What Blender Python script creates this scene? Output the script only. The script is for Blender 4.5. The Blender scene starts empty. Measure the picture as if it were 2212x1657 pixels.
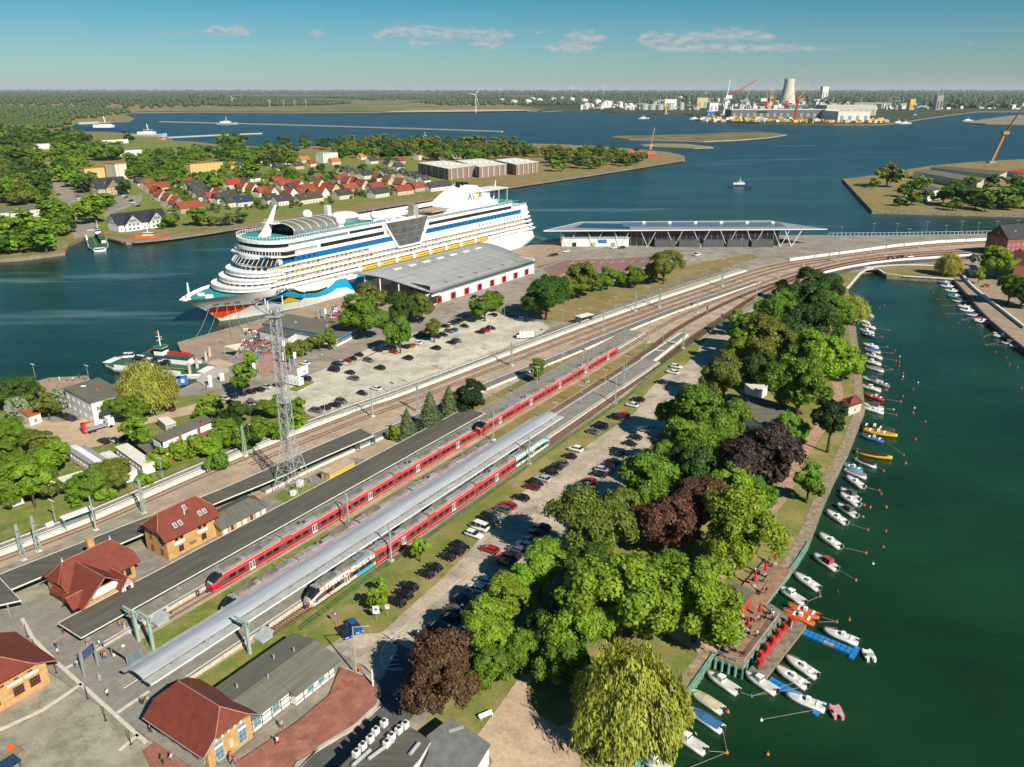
import bpy,bmesh,math,random
import numpy as np
from mathutils import Vector,Matrix
random.seed(7)
SC = bpy.context.scene
COL = SC.collection
R = math.radians
# ------------------------------------------------------------------ camera, sky, sun, exposure
CAM_H = 95.0
FPX = 1720.0                      # focal length in units of a 2212 px wide picture
PITCH = math.atan(636 / FPX)      # looking down
CP,SP = math.cos(PITCH),math.sin(PITCH)
cam_data = bpy.data.cameras.new('camera')
cam_data.sensor_width = 36.0
cam_data.lens = 36.0 * FPX / 2212
cam_data.clip_start = 1.0
cam_data.clip_end = 200000.0
cam = bpy.data.objects.new('camera',cam_data)
cam.location = (0,0,CAM_H)
cam.rotation_euler = (math.pi / 2 - PITCH,0,0)
COL.objects.link(cam)
SC.camera = cam
SUN_EL = R(37.0)
SUN_AZ = R(-53.0)                 # direction towards the sun, from +X
world = bpy.data.worlds.new('World')
SC.world = world
world.use_nodes = True
SKY_STRENGTH = 0.06
def build_world():
 nt = world.node_tree; nt.nodes.clear()
 N = nt.nodes.new; L = nt.links.new
 out = N('ShaderNodeOutputWorld'); bg = N('ShaderNodeBackground')
 sky = N('ShaderNodeTexSky'); sky.sky_type = 'NISHITA'; sky.sun_disc = False
 sky.sun_elevation = SUN_EL
 sky.sun_rotation = math.pi / 2 - SUN_AZ
 sky.altitude = 100; sky.air_density = 1.0; sky.dust_density = 0.35; sky.ozone_density = 2.5
 def m(op,a=None,b=None,c=None,clamp=False):
  n = N('ShaderNodeMath'); n.operation = op; n.use_clamp = clamp
  for i,v in enumerate((a,b,c)):
   if v is None: continue
   if isinstance(v,(int,float)): n.inputs[i].default_value = v
   else: L(v,n.inputs[i])
  return n.outputs[0]
 tc = N('ShaderNodeTexCoord'); sep = N('ShaderNodeSeparateXYZ'); L(tc.outputs['Generated'],sep.inputs[0])
 x,y,z = sep.outputs
 az = m('MULTIPLY',m('ARCTAN2',x,y),180 / math.pi)
 el = m('MULTIPLY',m('ARCSINE',z),180 / math.pi)
 azp = m('SUBTRACT',m('WRAP',az,45.0,-45.0),0.0)
 # fair-weather cumulus low in the sky, in two banks: (column, row, half height) along the picture, repeated every 90 degrees
 banks = ([(300,74,0),(350,73,4),(430,68,5),(480,66,9),(530,67,9),(560,67,0),(640,72,0),(690,72,7),(735,72,0),(790,76,0),(820,76,9),(880,63,12),(960,72,11),(1080,76,10),(1145,76,0),(1165,69,6),(1192,70,0),(1222,76,6),(1280,80,10),(1340,80,0),
              (1365,86,0),(1400,86,14),(1470,88,15),(1520,77,8),(1590,75,11),(1660,78,8),(1700,80,0),(2110,40,0),(2150,40,4),(2190,40,0)],
             [(495,84,0),(520,84,6),(545,84,0),(845,93,0),(905,93,9),(970,93,0),(990,95,0),(1050,95,12),(1115,95,0),(1150,101,0),(1200,101,9),(1250,101,11),(1330,101,0),(1380,103,0),(1430,103,8),(1560,103,8),(1700,104,7),(1800,106,4),(1900,115,0),(2040,95,0),(2100,95,3),(2170,95,0)])
 def sky_angle(px_,py_):
  u = (px_ - 1106) / FPX; v = (828.5 - py_) / FPX; dy = CP + v * SP; dz = -SP + v * CP
  return math.degrees(math.atan2(u,dy)),math.degrees(math.atan2(dz,math.hypot(u,dy)))
 fac = m('DIVIDE',m('ADD',azp,45.0),90.0)
 best = None
 for bank in banks:
  rp = N('ShaderNodeValToRGB'); L(fac,rp.inputs[0]); els = rp.color_ramp.elements
  for i,(px_,py_,hh) in enumerate(bank):
   a,e = sky_angle(px_,py_); pos = (a + 45) / 90
   q = els[i] if i < len(els) and i < 2 else els.new(pos)
   q.position = pos; q.color = (e / 10,math.degrees(hh / FPX),0,1)
  sp_ = N('ShaderNodeSeparateColor'); L(rp.outputs[0],sp_.inputs[0])
  hh = m('MULTIPLY',sp_.outputs[1],1.75)
  d = m('SUBTRACT',m('MINIMUM',m('MULTIPLY',hh,2.4),1.0),m('DIVIDE',m('ABSOLUTE',m('SUBTRACT',el,m('MULTIPLY',sp_.outputs[0],10.0))),m('MAXIMUM',hh,.02)))
  best = d if best is None else m('MAXIMUM',best,d)
 comb = N('ShaderNodeCombineXYZ'); L(m('MULTIPLY',az,1.0),comb.inputs[0]); L(m('MULTIPLY',el,2.6),comb.inputs[1])
 no = N('ShaderNodeTexNoise'); no.inputs['Scale'].default_value = 1.3; no.inputs['Detail'].default_value = 7; no.inputs['Roughness'].default_value = .62
 L(comb.outputs[0],no.inputs['Vector'])
 dens = m('ADD',best,m('MULTIPLY',m('SUBTRACT',no.outputs[0],.52),2.6))
 cover = N('ShaderNodeMapRange'); cover.inputs[1].default_value = .12; cover.inputs[2].default_value = .75; cover.interpolation_type = 'SMOOTHSTEP'
 L(dens,cover.inputs[0])
 # sunlit tops, greyer flat bottoms: the same field read slightly higher up
 no2 = N('ShaderNodeTexNoise'); no2.inputs['Scale'].default_value = 1.3; no2.inputs['Detail'].default_value = 4
 comb2 = N('ShaderNodeCombineXYZ'); L(m('MULTIPLY',m('ADD',az,.18),1.0),comb2.inputs[0]); L(m('MULTIPLY',m('ADD',el,-.22),2.6),comb2.inputs[1])
 L(comb2.outputs[0],no2.inputs['Vector'])
 lit = N('ShaderNodeMapRange'); lit.inputs[1].default_value = -.16; lit.inputs[2].default_value = .14
 L(m('SUBTRACT',no2.outputs[0],no.outputs[0]),lit.inputs[0])
 cc = N('ShaderNodeMixRGB'); cc.inputs[1].default_value = (4.0,5.0,5.6,1); cc.inputs[2].default_value = (7.6,7.5,7.2,1); L(lit.outputs[0],cc.inputs[0])
 # clear-day deepening of the blue with elevation, the same all round
 ramp = N('ShaderNodeValToRGB'); L(m('DIVIDE',el,90.0,clamp=True),ramp.inputs[0])
 cr = ramp.color_ramp; cr.elements[0].position = 0.0; cr.elements[0].color = SKY_LOW; cr.elements[1].position = .075; cr.elements[1].color = SKY_HIGH
 tint = N('ShaderNodeMixRGB'); tint.blend_type = 'MULTIPLY'; tint.inputs[0].default_value = 1.0
 L(sky.outputs[0],tint.inputs[1]); L(ramp.outputs[0],tint.inputs[2])
 mix = N('ShaderNodeMixRGB'); L(m('MULTIPLY',cover.outputs[0],.66),mix.inputs[0]); L(tint.outputs[0],mix.inputs[1]); L(cc.outputs[0],mix.inputs[2])
 L(mix.outputs[0],bg.inputs[0]); bg.inputs[1].default_value = SKY_STRENGTH
 L(bg.outputs[0],out.inputs[0])
SKY_LOW = (.64,.86,.98,1); SKY_HIGH = (.10,.60,.80,1)
build_world()
world.cycles.sampling_method = 'MANUAL'; world.cycles.sample_map_resolution = 256
sun_data = bpy.data.lights.new('sun','SUN')
sun_data.energy = 5.0
sun_data.angle = R(.5)
sun_data.color = (1.0,.92,.79)
sun = bpy.data.objects.new('sun',sun_data)
_d = Vector((math.cos(SUN_AZ) * math.cos(SUN_EL),math.sin(SUN_AZ) * math.cos(SUN_EL),math.sin(SUN_EL)))
sun.rotation_euler = _d.to_track_quat('Z','Y').to_euler()
COL.objects.link(sun)
SC.view_settings.view_transform = 'Standard'
SC.view_settings.look = 'None'
SC.view_settings.exposure = 0.42
SC.view_settings.gamma = 1.0
SC.view_settings.use_curve_mapping = False
cy = SC.cycles
cy.max_bounces = 5; cy.diffuse_bounces = 2; cy.glossy_bounces = 2; cy.transmission_bounces = 3
cy.transparent_max_bounces = 6; cy.volume_bounces = 0
cy.use_denoising = True
cy.caustics_reflective = False; cy.caustics_refractive = False
cy.use_adaptive_sampling = True; cy.adaptive_threshold = 0.02
SC.render.use_persistent_data = False
# ------------------------------------------------------------------ helpers
def G(x,y,z=0.0):
 """world point at height z seen at (x, y) of the 2212 x 1657 survey picture"""
 u = (x - 1106) / FPX; v = (828.5 - y) / FPX
 d = (u,CP + v * SP,-SP + v * CP); t = (z - CAM_H) / d[2]
 return Vector((d[0] * t,d[1] * t,z))
def G2(x,y,z=0.0):
 p = G(x,y,z); return (p.x,p.y)
def hgt(bx,by,ty,z=0.0):
 """height above z of an upright whose foot is at pixel (bx, by) and top in row ty"""
 Y = G(bx,by,z).y; v = (828.5 - ty) / FPX
 return (v * Y * CP - Y * SP) / (CP + v * SP) + CAM_H - z
ONES = ['','first','second','third','fourth','fifth','sixth','seventh','eighth','ninth','tenth','eleventh','twelfth','thirteenth','fourteenth','fifteenth','sixteenth','seventeenth','eighteenth','nineteenth']
TENS = {2: 'twent',3: 'thirt',4: 'fort',5: 'fift',6: 'sixt',7: 'sevent',8: 'eight',9: 'ninet'}
def nth(n):
 if n < 20: return ONES[n]
 if n < 100: return TENS[n // 10] + ('ieth' if n % 10 == 0 else 'y-' + ONES[n % 10])
 return ('one' if n < 200 else 'two') + '-hundred-' + (nth(n % 100) if n % 100 else 'even')
def tag(o,label=None,cat=None,group=None,kind=None):
 if label: o['label'] = label
 if cat: o['category'] = cat
 if group: o['group'] = group
 if kind: o['kind'] = kind
 return o
def empty(name,loc=(0,0,0),rz=0.0,parent=None):
 o = bpy.data.objects.new(name,None); COL.objects.link(o)
 o.location = loc; o.rotation_euler = (0,0,rz); o.empty_display_size = .1
 if parent: o.parent = parent
 return o
def thing(name,label,cat,loc=(0,0,0),rz=0.0,group=None):
 return tag(empty(name,loc,rz),label,cat,group)
def put(name,mesh,parent=None,loc=(0,0,0),rz=0.0,scale=None,color=None):
 o = bpy.data.objects.new(name,mesh); COL.objects.link(o)
 o.location = loc; o.rotation_euler = (0,0,rz)
 if scale is not None: o.scale = scale if hasattr(scale,'__len__') else (scale,) * 3
 if parent: o.parent = parent
 if color: o.color = color if len(color) == 4 else (*color,1)
 return o
def kids(o,_cache={}):
 return o.children
def copy_thing(src_list,loc,rz=0.0,label=None,cat=None,group=None,scale=None,color=None):
 """src_list: [root, (part, [sub, ...]), ...] -> a copy of the thing with its parts and sub-parts"""
 r = src_list[0].copy(); COL.objects.link(r); r.location = loc; r.rotation_euler = (0,0,rz)
 if scale is not None: r.scale = scale if hasattr(scale,'__len__') else (scale,) * 3
 tag(r,label,cat,group)
 for p,subs in src_list[1:]:
  c = p.copy(); COL.objects.link(c); c.parent = r
  if color and p.get('paint'): c.color = (*color,1)
  for s in subs:
   d = s.copy(); COL.objects.link(d); d.parent = c
   if color and s.get('paint'): d.color = (*color,1)
 return r
class MB:
 """collects geometry for ONE mesh"""
 def __init__(s): s.v = []; s.f = []; s.m = []; s.mi = 0; s.sm = []; s.smooth = False
 def mat(s,i): s.mi = i; return s
 def face(s,idx): s.f.append(tuple(idx)); s.m.append(s.mi); s.sm.append(s.smooth)
 def pts(s,ps): n = len(s.v); s.v.extend([tuple(p) for p in ps]); return list(range(n,n + len(ps)))
 def quad(s,a,b,c,d): s.face(s.pts([a,b,c,d])); return s
 def poly(s,ps): s.face(s.pts(ps)); return s
 def box(s,c,size,rz=0.0,taper=1.0,bottom=True):
  x,y,z = (q / 2 for q in size); ca,sa = math.cos(rz),math.sin(rz)
  P = []
  for zz,k in ((-z,1),(z,taper)):
   for xx,yy in ((-x,-y),(x,-y),(x,y),(-x,y)):
    xx *= k; yy *= k
    P.append((c[0] + xx * ca - yy * sa,c[1] + xx * sa + yy * ca,c[2] + zz))
  i = s.pts(P)
  if bottom: s.face((i[3],i[2],i[1],i[0]))
  s.face((i[4],i[5],i[6],i[7]))
  for k in range(4): s.face((i[k],i[(k + 1) % 4],i[4 + (k + 1) % 4],i[4 + k]))
  return s
 def prism(s,pts2,z0,z1,bottom=False,cap=True):
  n = len(pts2)
  if sum(pts2[i][0] * pts2[(i + 1) % n][1] - pts2[(i + 1) % n][0] * pts2[i][1] for i in range(n)) < 0: pts2 = list(reversed(pts2))
  a = s.pts([(p[0],p[1],z0) for p in pts2]); b = s.pts([(p[0],p[1],z1) for p in pts2])
  if cap: s.face(b)
  if bottom: s.face(list(reversed(a)))
  for k in range(n): s.face((a[k],a[(k + 1) % n],b[(k + 1) % n],b[k]))
  return s
 def extr(s,prof,x0,x1,axis='x',caps=True):
  """profile [(y, z)] extruded along x (or (x, z) along y); profile counter-clockwise looking against the axis"""
  if axis == 'x': a = s.pts([(x0,p[0],p[1]) for p in prof]); b = s.pts([(x1,p[0],p[1]) for p in prof])
  else: a = s.pts([(p[0],x0,p[1]) for p in prof]); b = s.pts([(p[0],x1,p[1]) for p in prof])
  n = len(prof)
  for k in range(n): s.face((a[k],a[(k + 1) % n],b[(k + 1) % n],b[k]))
  if caps: s.face(list(reversed(a))); s.face(b)
  return s
 def tube(s,p,q,r,n=6,r2=None,caps=True):
  p = Vector(p); q = Vector(q); d = (q - p)
  if d.length < 1e-6: return s
  d.normalize(); u = d.orthogonal().normalized(); w = d.cross(u); r2 = r if r2 is None else r2
  a = []; b = []
  for k in range(n):
   t = 2 * math.pi * k / n; o = u * math.cos(t) + w * math.sin(t)
   a.append(p + o * r); b.append(q + o * r2)
  a = s.pts(a); b = s.pts(b)
  for k in range(n): s.face((a[k],a[(k + 1) % n],b[(k + 1) % n],b[k]))
  if caps: s.face(list(reversed(a))); s.face(b)
  return s
 def beam(s,p,q,w): return s.tube(p,q,w * .7071,4)
 def loft(s,rings,close=True,cap0=True,cap1=True):
  R_ = [s.pts(r) for r in rings]; n = len(rings[0])
  for A,B in zip(R_,R_[1:]):
   for k in range(n if close else n - 1):
    s.face((A[k],A[(k + 1) % n],B[(k + 1) % n],B[k]))
  if cap0: s.face(list(reversed(R_[0])))
  if cap1: s.face(R_[-1])
  return s
 def lathe(s,prof,c=(0,0,0),n=12):
  rings = [[(c[0] + r * math.cos(2 * math.pi * k / n),c[1] + r * math.sin(2 * math.pi * k / n),c[2] + z) for k in range(n)] for r,z in prof]
  return s.loft(rings)
 def sphere(s,c,r,n=8,m=5,sz=1.0):
  prof = [(max(1e-3,r * math.sin(math.pi * k / m)),-r * sz * math.cos(math.pi * k / m)) for k in range(m + 1)]
  return s.lathe(prof,c,n)
 def mesh(s,name,mats):
  me = bpy.data.meshes.new(name); me.from_pydata(s.v,[],s.f)
  mats = mats if isinstance(mats,(list,tuple)) else [mats]
  for m_ in mats: me.materials.append(m_)
  if len(mats) > 1: me.polygons.foreach_set('material_index',s.m)
  if any(s.sm): me.polygons.foreach_set('use_smooth',s.sm)
  me.update(); return me
 def build(s,name,mats,parent=None,loc=(0,0,0),rz=0.0,color=None):
  return put(name,s.mesh(name,mats),parent,loc,rz,None,color)
def tri_mesh(name,v,f,mat,smooth=False):
 """mesh from numpy vertex (n,3) and quad/tri index arrays"""
 me = bpy.data.meshes.new(name); n = len(f); k = f.shape[1]
 me.vertices.add(len(v)); me.vertices.foreach_set('co',np.asarray(v,np.float32).ravel())
 me.loops.add(n * k); me.loops.foreach_set('vertex_index',np.asarray(f,np.int32).ravel())
 me.polygons.add(n); me.polygons.foreach_set('loop_start',np.arange(0,n * k,k,dtype=np.int32))
 if smooth: me.polygons.foreach_set('use_smooth',np.ones(n,bool))
 me.materials.append(mat); me.update(calc_edges=True); return me
def sheet(name,px,z,mat,kind='structure',base=None,raw=False,label=None,parent=None):
 """a flat ground patch; px = outline in survey pixels (or world xy when raw); base: give it sides down to that height"""
 P = [tuple(p) for p in px] if raw else [G2(x,y,z) for x,y in px]
 n = len(P)
 if sum(P[i][0] * P[(i + 1) % n][1] - P[(i + 1) % n][0] * P[i][1] for i in range(n)) < 0: P.reverse()
 from mathutils.geometry import tessellate_polygon
 tris = tessellate_polygon([[Vector((*p,0)) for p in P]])
 V = [(*p,z) for p in P]; F = []
 for a,b,c in tris:
  cr = (P[b][0] - P[a][0]) * (P[c][1] - P[a][1]) - (P[b][1] - P[a][1]) * (P[c][0] - P[a][0])
  F.append((a,b,c) if cr > 0 else (a,c,b))
 if base is not None:
  V += [(*p,base) for p in P]
  F += [(n + k,n + (k + 1) % n,(k + 1) % n,k) for k in range(n)]
 me = bpy.data.meshes.new(name); me.from_pydata(V,[],F); me.update()
 me.materials.append(mat[0] if isinstance(mat,tuple) else mat)
 if isinstance(mat,tuple):
  me.materials.append(mat[1])
  for p in me.polygons:
   if abs(p.normal.z) < .5: p.material_index = 1
 o = put(name,me,parent)
 if kind and not parent: o['kind'] = kind
 if label: o['label'] = label
 return o
def wpath(px,z=0.0,step=None,smooth=0):
 """world polyline from survey pixels, optionally corner-cut smooth"""
 P = [G(x,y,z) for x,y in px]
 for _ in range(smooth):
  Q = [P[0]]
  for a,b in zip(P,P[1:]): Q += [a * .75 + b * .25,a * .25 + b * .75]
  Q.append(P[-1]); P = Q
 return P
def normals2(P):
 N_ = []
 for i in range(len(P)):
  d = (P[min(i + 1,len(P) - 1)] - P[max(i - 1,0)]); d.z = 0; d.normalize(); N_.append(Vector((-d.y,d.x,0)))
 return N_
def offset(P,o): return [p + n * o for p,n in zip(P,normals2(P))]
def ribbon(mb,P,o0,o1,z0,z1=None,thick=None):
 """strip along P between lateral offsets o0 < o1 at height z0; with thick it gets a body below"""
 A = offset(P,o0); B = offset(P,o1)
 for i in range(len(P) - 1):
  a,b,c,d = A[i],A[i + 1],B[i + 1],B[i]
  mb.quad((a.x,a.y,z0),(b.x,b.y,z0),(c.x,c.y,z0),(d.x,d.y,z0))
  if thick:
   zl = z0 - thick
   mb.quad((a.x,a.y,zl),(b.x,b.y,zl),(b.x,b.y,z0),(a.x,a.y,z0))
   mb.quad((c.x,c.y,zl),(d.x,d.y,zl),(d.x,d.y,z0),(c.x,c.y,z0))
 if thick:
  for i,s_ in ((0,1),(len(P) - 1,-1)):
   a,d = A[i],B[i]; q = [(a.x,a.y,z0 - thick),(a.x,a.y,z0),(d.x,d.y,z0),(d.x,d.y,z0 - thick)]
   mb.poly(q if s_ > 0 else q[::-1])
def resample(P,step):
 out = [P[0].copy()]; acc = 0.0
 for a,b in zip(P,P[1:]):
  L_ = (b - a).length; pos = step - acc
  while pos <= L_:
   out.append(a.lerp(b,pos / L_)); pos += step
  acc = (acc + L_) % step if L_ > 0 else acc
 return out
def angle_of(a,b): return math.atan2(b.y - a.y,b.x - a.x)
# rail frame: s along the platforms (away from the camera), t to the left of it
RA = R(56.8)
RE = Vector((math.cos(RA),math.sin(RA),0)); RN = Vector((-math.sin(RA),math.cos(RA),0)); RO = G(444,1275)
def RF(s,t,z=0.0): return RO + RE * s + RN * t + Vector((0,0,z))
# ------------------------------------------------------------------ materials
MATS = {}
def mat(name,col,rough=.8,metal=0.0,var=.12,scale=1.0,bump=0.0,bscale=8.0,objcol=False,col2=None,spec=.3,emit=None,detail=4.0,rand=0.0,coords='Object',stretch=None,trans=0.0):
 """principled material whose colour drifts with noise (col -> col2), with optional bump; objcol multiplies by the object's own colour"""
 if name in MATS: return MATS[name]
 m = bpy.data.materials.new(name); MATS[name] = m; m.use_nodes = True
 nt = m.node_tree; N = nt.nodes.new; L = nt.links.new; b = nt.nodes['Principled BSDF']
 b.inputs['Roughness'].default_value = rough; b.inputs['Metallic'].default_value = metal; b.inputs['Specular IOR Level'].default_value = spec
 tc = N('ShaderNodeTexCoord'); vec = tc.outputs[coords]
 if stretch:
  mp = N('ShaderNodeMapping'); mp.inputs['Scale'].default_value = stretch; L(vec,mp.inputs[0]); vec = mp.outputs[0]
 c = (*col,1)
 if col2 is None: col2 = tuple(max(0,q * (1 - 2.2 * var)) for q in col); c = (*[min(1,q * (1 + var)) for q in col],1)
 no = N('ShaderNodeTexNoise'); no.inputs['Scale'].default_value = scale; no.inputs['Detail'].default_value = detail; no.inputs['Roughness'].default_value = .65; L(vec,no.inputs['Vector'])
 rp = N('ShaderNodeMapRange'); rp.inputs[1].default_value = .32; rp.inputs[2].default_value = .68; L(no.outputs[0],rp.inputs[0])
 mx = N('ShaderNodeMixRGB'); mx.inputs[1].default_value = c; mx.inputs[2].default_value = (*col2,1); L(rp.outputs[0],mx.inputs[0])
 o = mx.outputs[0]
 if objcol or rand:
  oi = N('ShaderNodeObjectInfo')
 if objcol:
  q = N('ShaderNodeMixRGB'); q.blend_type = 'MULTIPLY'; q.inputs[0].default_value = 1; L(o,q.inputs[1]); L(oi.outputs['Color'],q.inputs[2]); o = q.outputs[0]
 if rand:
  h = N('ShaderNodeHueSaturation'); mr = N('ShaderNodeMapRange'); mr.inputs[3].default_value = 1 - rand; mr.inputs[4].default_value = 1 + rand
  L(oi.outputs['Random'],mr.inputs[0]); L(mr.outputs[0],h.inputs['Value']); L(o,h.inputs['Color']); o = h.outputs[0]
 L(o,b.inputs['Base Color'])
 if emit: b.inputs['Emission Color'].default_value = (*emit[:3],1); b.inputs['Emission Strength'].default_value = emit[3]
 if trans: b.inputs['Transmission Weight'].default_value = trans
 if bump:
  n2 = N('ShaderNodeTexNoise'); n2.inputs['Scale'].default_value = bscale; n2.inputs['Detail'].default_value = 3; L(vec,n2.inputs['Vector'])
  bp = N('ShaderNodeBump'); bp.inputs['Strength'].default_value = bump; bp.inputs['Distance'].default_value = .1; L(n2.outputs[0],bp.inputs['Height']); L(bp.outputs[0],b.inputs['Normal'])
 return m
def paint(name,col,rough=.5,**k): return mat(name,col,rough,var=k.pop('var',.04),scale=k.pop('scale',.6),**k)
RA_SLAB = RA
def patch_mat(name,cols,scales=(.02,.15,1.2),rough=.95,bump=.25,bscale=2.0,thr=(.42,.58),slab=None,stain=0.0):
 """ground cover in three colours: large patches, medium patches, fine grain"""
 m = bpy.data.materials.new(name); MATS[name] = m; m.use_nodes = True
 nt = m.node_tree; N = nt.nodes.new; L = nt.links.new; b = nt.nodes['Principled BSDF']; b.inputs['Roughness'].default_value = rough; b.inputs['Specular IOR Level'].default_value = .15
 tc = N('ShaderNodeTexCoord')
 def noise(sc,d=5):
  n = N('ShaderNodeTexNoise'); n.inputs['Scale'].default_value = sc; n.inputs['Detail'].default_value = d; n.inputs['Roughness'].default_value = .65; L(tc.outputs['Object'],n.inputs['Vector']); return n.outputs[0]
 def ramp(v,a,c):
  r = N('ShaderNodeMapRange'); r.inputs[1].default_value = a; r.inputs[2].default_value = c; L(v,r.inputs[0]); return r.outputs[0]
 def mix(f,a,c,t='MIX'):
  x = N('ShaderNodeMixRGB'); x.blend_type = t
  L(f,x.inputs[0]) if not isinstance(f,float) else setattr(x.inputs[0],'default_value',f)
  for i,q in ((1,a),(2,c)):
   if isinstance(q,tuple): x.inputs[i].default_value = (*q,1)
   else: L(q,x.inputs[i])
  return x.outputs[0]
 a = mix(ramp(noise(scales[0]),*thr),cols[0],cols[1])
 a = mix(ramp(noise(scales[1]),thr[0] + .03,thr[1] + .06),a,cols[2])
 g = ramp(noise(scales[2],3),.25,.75)
 a = mix(.55,a,mix(g,tuple(.62 for _ in range(3)),tuple(1.25 for _ in range(3))),'MULTIPLY')
 if stain:    # old oil and damp marks, patched bits
  a = mix(ramp(noise(.42,6),.58,.70),a,mix(stain,a,(.10,.09,.08)))
  a = mix(ramp(noise(.055,3),.60,.63),a,mix(stain * .5,a,(.20,.18,.16)))
 if slab:
  mp = N('ShaderNodeMapping'); mp.inputs['Rotation'].default_value = (0,0,-RA_SLAB); L(tc.outputs['Object'],mp.inputs[0]); bt = N('ShaderNodeTexBrick'); L(mp.outputs[0],bt.inputs['Vector'])
  for k_,v_ in (('Scale',1.0),('Mortar Size',slab * .012),('Mortar Smooth',.3),('Brick Width',slab * 1.6),('Row Height',slab)): bt.inputs[k_].default_value = v_
  bt.inputs['Color1'].default_value = (1.06,1.05,1.04,1); bt.inputs['Color2'].default_value = (.93,.93,.93,1); bt.inputs['Mortar'].default_value = (.55,.54,.52,1); a = mix(.85,a,bt.outputs[0],'MULTIPLY')
 L(a,b.inputs['Base Color'])
 if bump:
  bp = N('ShaderNodeBump'); bp.inputs['Strength'].default_value = bump; bp.inputs['Distance'].default_value = .2; L(noise(bscale,3),bp.inputs['Height']); L(bp.outputs[0],b.inputs['Normal'])
 return m
ASPHALT = mat('asphalt',(.11,.108,.10),.92,var=.14,scale=.25,bump=.1,bscale=6)
ASPHALT_OLD = mat('old_asphalt',(.24,.21,.17),.92,var=.12,scale=.18,bump=.1,bscale=6)
CONCRETE = mat('concrete',(.48,.45,.38),.85,var=.12,scale=.5,bump=.08,bscale=5)
PALE_CONC = mat('pale_concrete',(.72,.69,.60),.8,var=.08,scale=.6)
WHITE = paint('white_paint',(.80,.80,.78),.45)
DARK = paint('dark_metal',(.045,.047,.05),.5)
GREY = paint('grey_metal',(.30,.31,.32),.5)
GALV = paint('galvanised_steel',(.48,.50,.49),.45,metal=.3)
GLASS = mat('dark_glass',(.02,.026,.03),.08,var=.2,scale=.8,spec=.6)
PALE_GLASS = mat('pale_glass',(.16,.24,.27),.1,var=.15,scale=.6,spec=.6)
RED = paint('red_paint',(.55,.03,.03),.5)
ORANGE = paint('orange_paint',(.80,.13,.02),.5)
BLUE = paint('blue_paint',(.03,.15,.45),.5)
YELLOW = paint('yellow_paint',(.78,.46,.04),.5)
TEAL = paint('teal_deck',(.03,.30,.28),.6)
RUBBER = mat('rubber',(.02,.02,.02),.9,var=.1)
WOOD = mat('wood_deck',(.30,.22,.15),.85,var=.2,scale=2.0,stretch=(1,6,1))
SKIN = mat('skin',(.55,.33,.23),.7,var=.05)
CARPAINT = paint('car_paint',(1,1,1),.22,objcol=True,var=.02,spec=.6)
TINT = mat('object_tint',(1,1,1),.7,var=.08,scale=1.2,objcol=True)
TINT_ROUGH = mat('object_tint_rough',(1,1,1),.9,var=.16,scale=.8,objcol=True,bump=.1)
# ------------------------------------------------------------------ the large setting: water, land, ground cover
def water_material():
 m = bpy.data.materials.new('harbour_water'); m.use_nodes = True
 nt = m.node_tree; N = nt.nodes.new; L = nt.links.new; b = nt.nodes['Principled BSDF']
 b.inputs['IOR'].default_value = 1.33; b.inputs['Specular IOR Level'].default_value = .26
 tc = N('ShaderNodeTexCoord')
 def noise(sc,d,stretch):
  mp = N('ShaderNodeMapping'); mp.inputs['Scale'].default_value = stretch; mp.inputs['Rotation'].default_value = (0,0,R(22)); L(tc.outputs['Object'],mp.inputs[0])
  n = N('ShaderNodeTexNoise'); n.inputs['Scale'].default_value = sc; n.inputs['Detail'].default_value = d; n.inputs['Roughness'].default_value = .6; L(mp.outputs[0],n.inputs['Vector']); return n.outputs[0]
 def ramp(v,a,c,lo=0.0,hi=1.0):
  r = N('ShaderNodeMapRange'); r.inputs[1].default_value = a; r.inputs[2].default_value = c; r.inputs[3].default_value = lo; r.inputs[4].default_value = hi; L(v,r.inputs[0]); return r.outputs[0]
 # base colour runs from dark green near to blue-green further off along y
 sep = N('ShaderNodeSeparateXYZ'); L(tc.outputs['Object'],sep.inputs[0])
 far = ramp(sep.outputs[1],160,1300)
 L(ramp(sep.outputs[1],100,1500,.14,.38),b.inputs['Roughness'])
 mx = N('ShaderNodeMixRGB'); mx.inputs[1].default_value = WATER_NEAR; mx.inputs[2].default_value = WATER_FAR; L(far,mx.inputs[0])
 wv = N('ShaderNodeMixRGB'); wv.blend_type = 'MULTIPLY'; wv.inputs[0].default_value = .85
 pat = ramp(noise(.011,6,(1,2.2,1)),.35,.65,.62,1.4); cmb = N('ShaderNodeCombineXYZ')
 for i in range(3): L(pat,cmb.inputs[i])
 L(mx.outputs[0],wv.inputs[1]); L(cmb.outputs[0],wv.inputs[2])
 # thin foam streaks drawn out by wind and wakes on the open river
 fo = ramp(noise(.018,5,(.22,1.5,1)),.60,.74)
 ff = N('ShaderNodeMath'); ff.operation = 'MULTIPLY'; L(fo,ff.inputs[0]); L(ramp(sep.outputs[1],220,420,0,.42),ff.inputs[1])
 fm = N('ShaderNodeMixRGB'); fm.inputs[2].default_value = (.30,.42,.46,1); L(ff.outputs[0],fm.inputs[0]); L(wv.outputs[0],fm.inputs[1])
 L(fm.outputs[0],b.inputs['Base Color'])
 b1 = N('ShaderNodeBump'); b1.inputs['Strength'].default_value = .55; b1.inputs['Distance'].default_value = .35; L(noise(.30,4,(1,2.0,1)),b1.inputs['Height'])
 b2 = N('ShaderNodeBump'); b2.inputs['Strength'].default_value = .35; b2.inputs['Distance'].default_value = .8; L(noise(.05,3,(1,2.6,1)),b2.inputs['Height']); L(b1.outputs[0],b2.inputs['Normal'])
 L(b2.outputs[0],b.inputs['Normal'])
 return m
WATER_NEAR = (.008,.040,.014,1); WATER_FAR = (.013,.052,.066,1)
WATER_M = water_material()
WZ = -1.9
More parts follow.
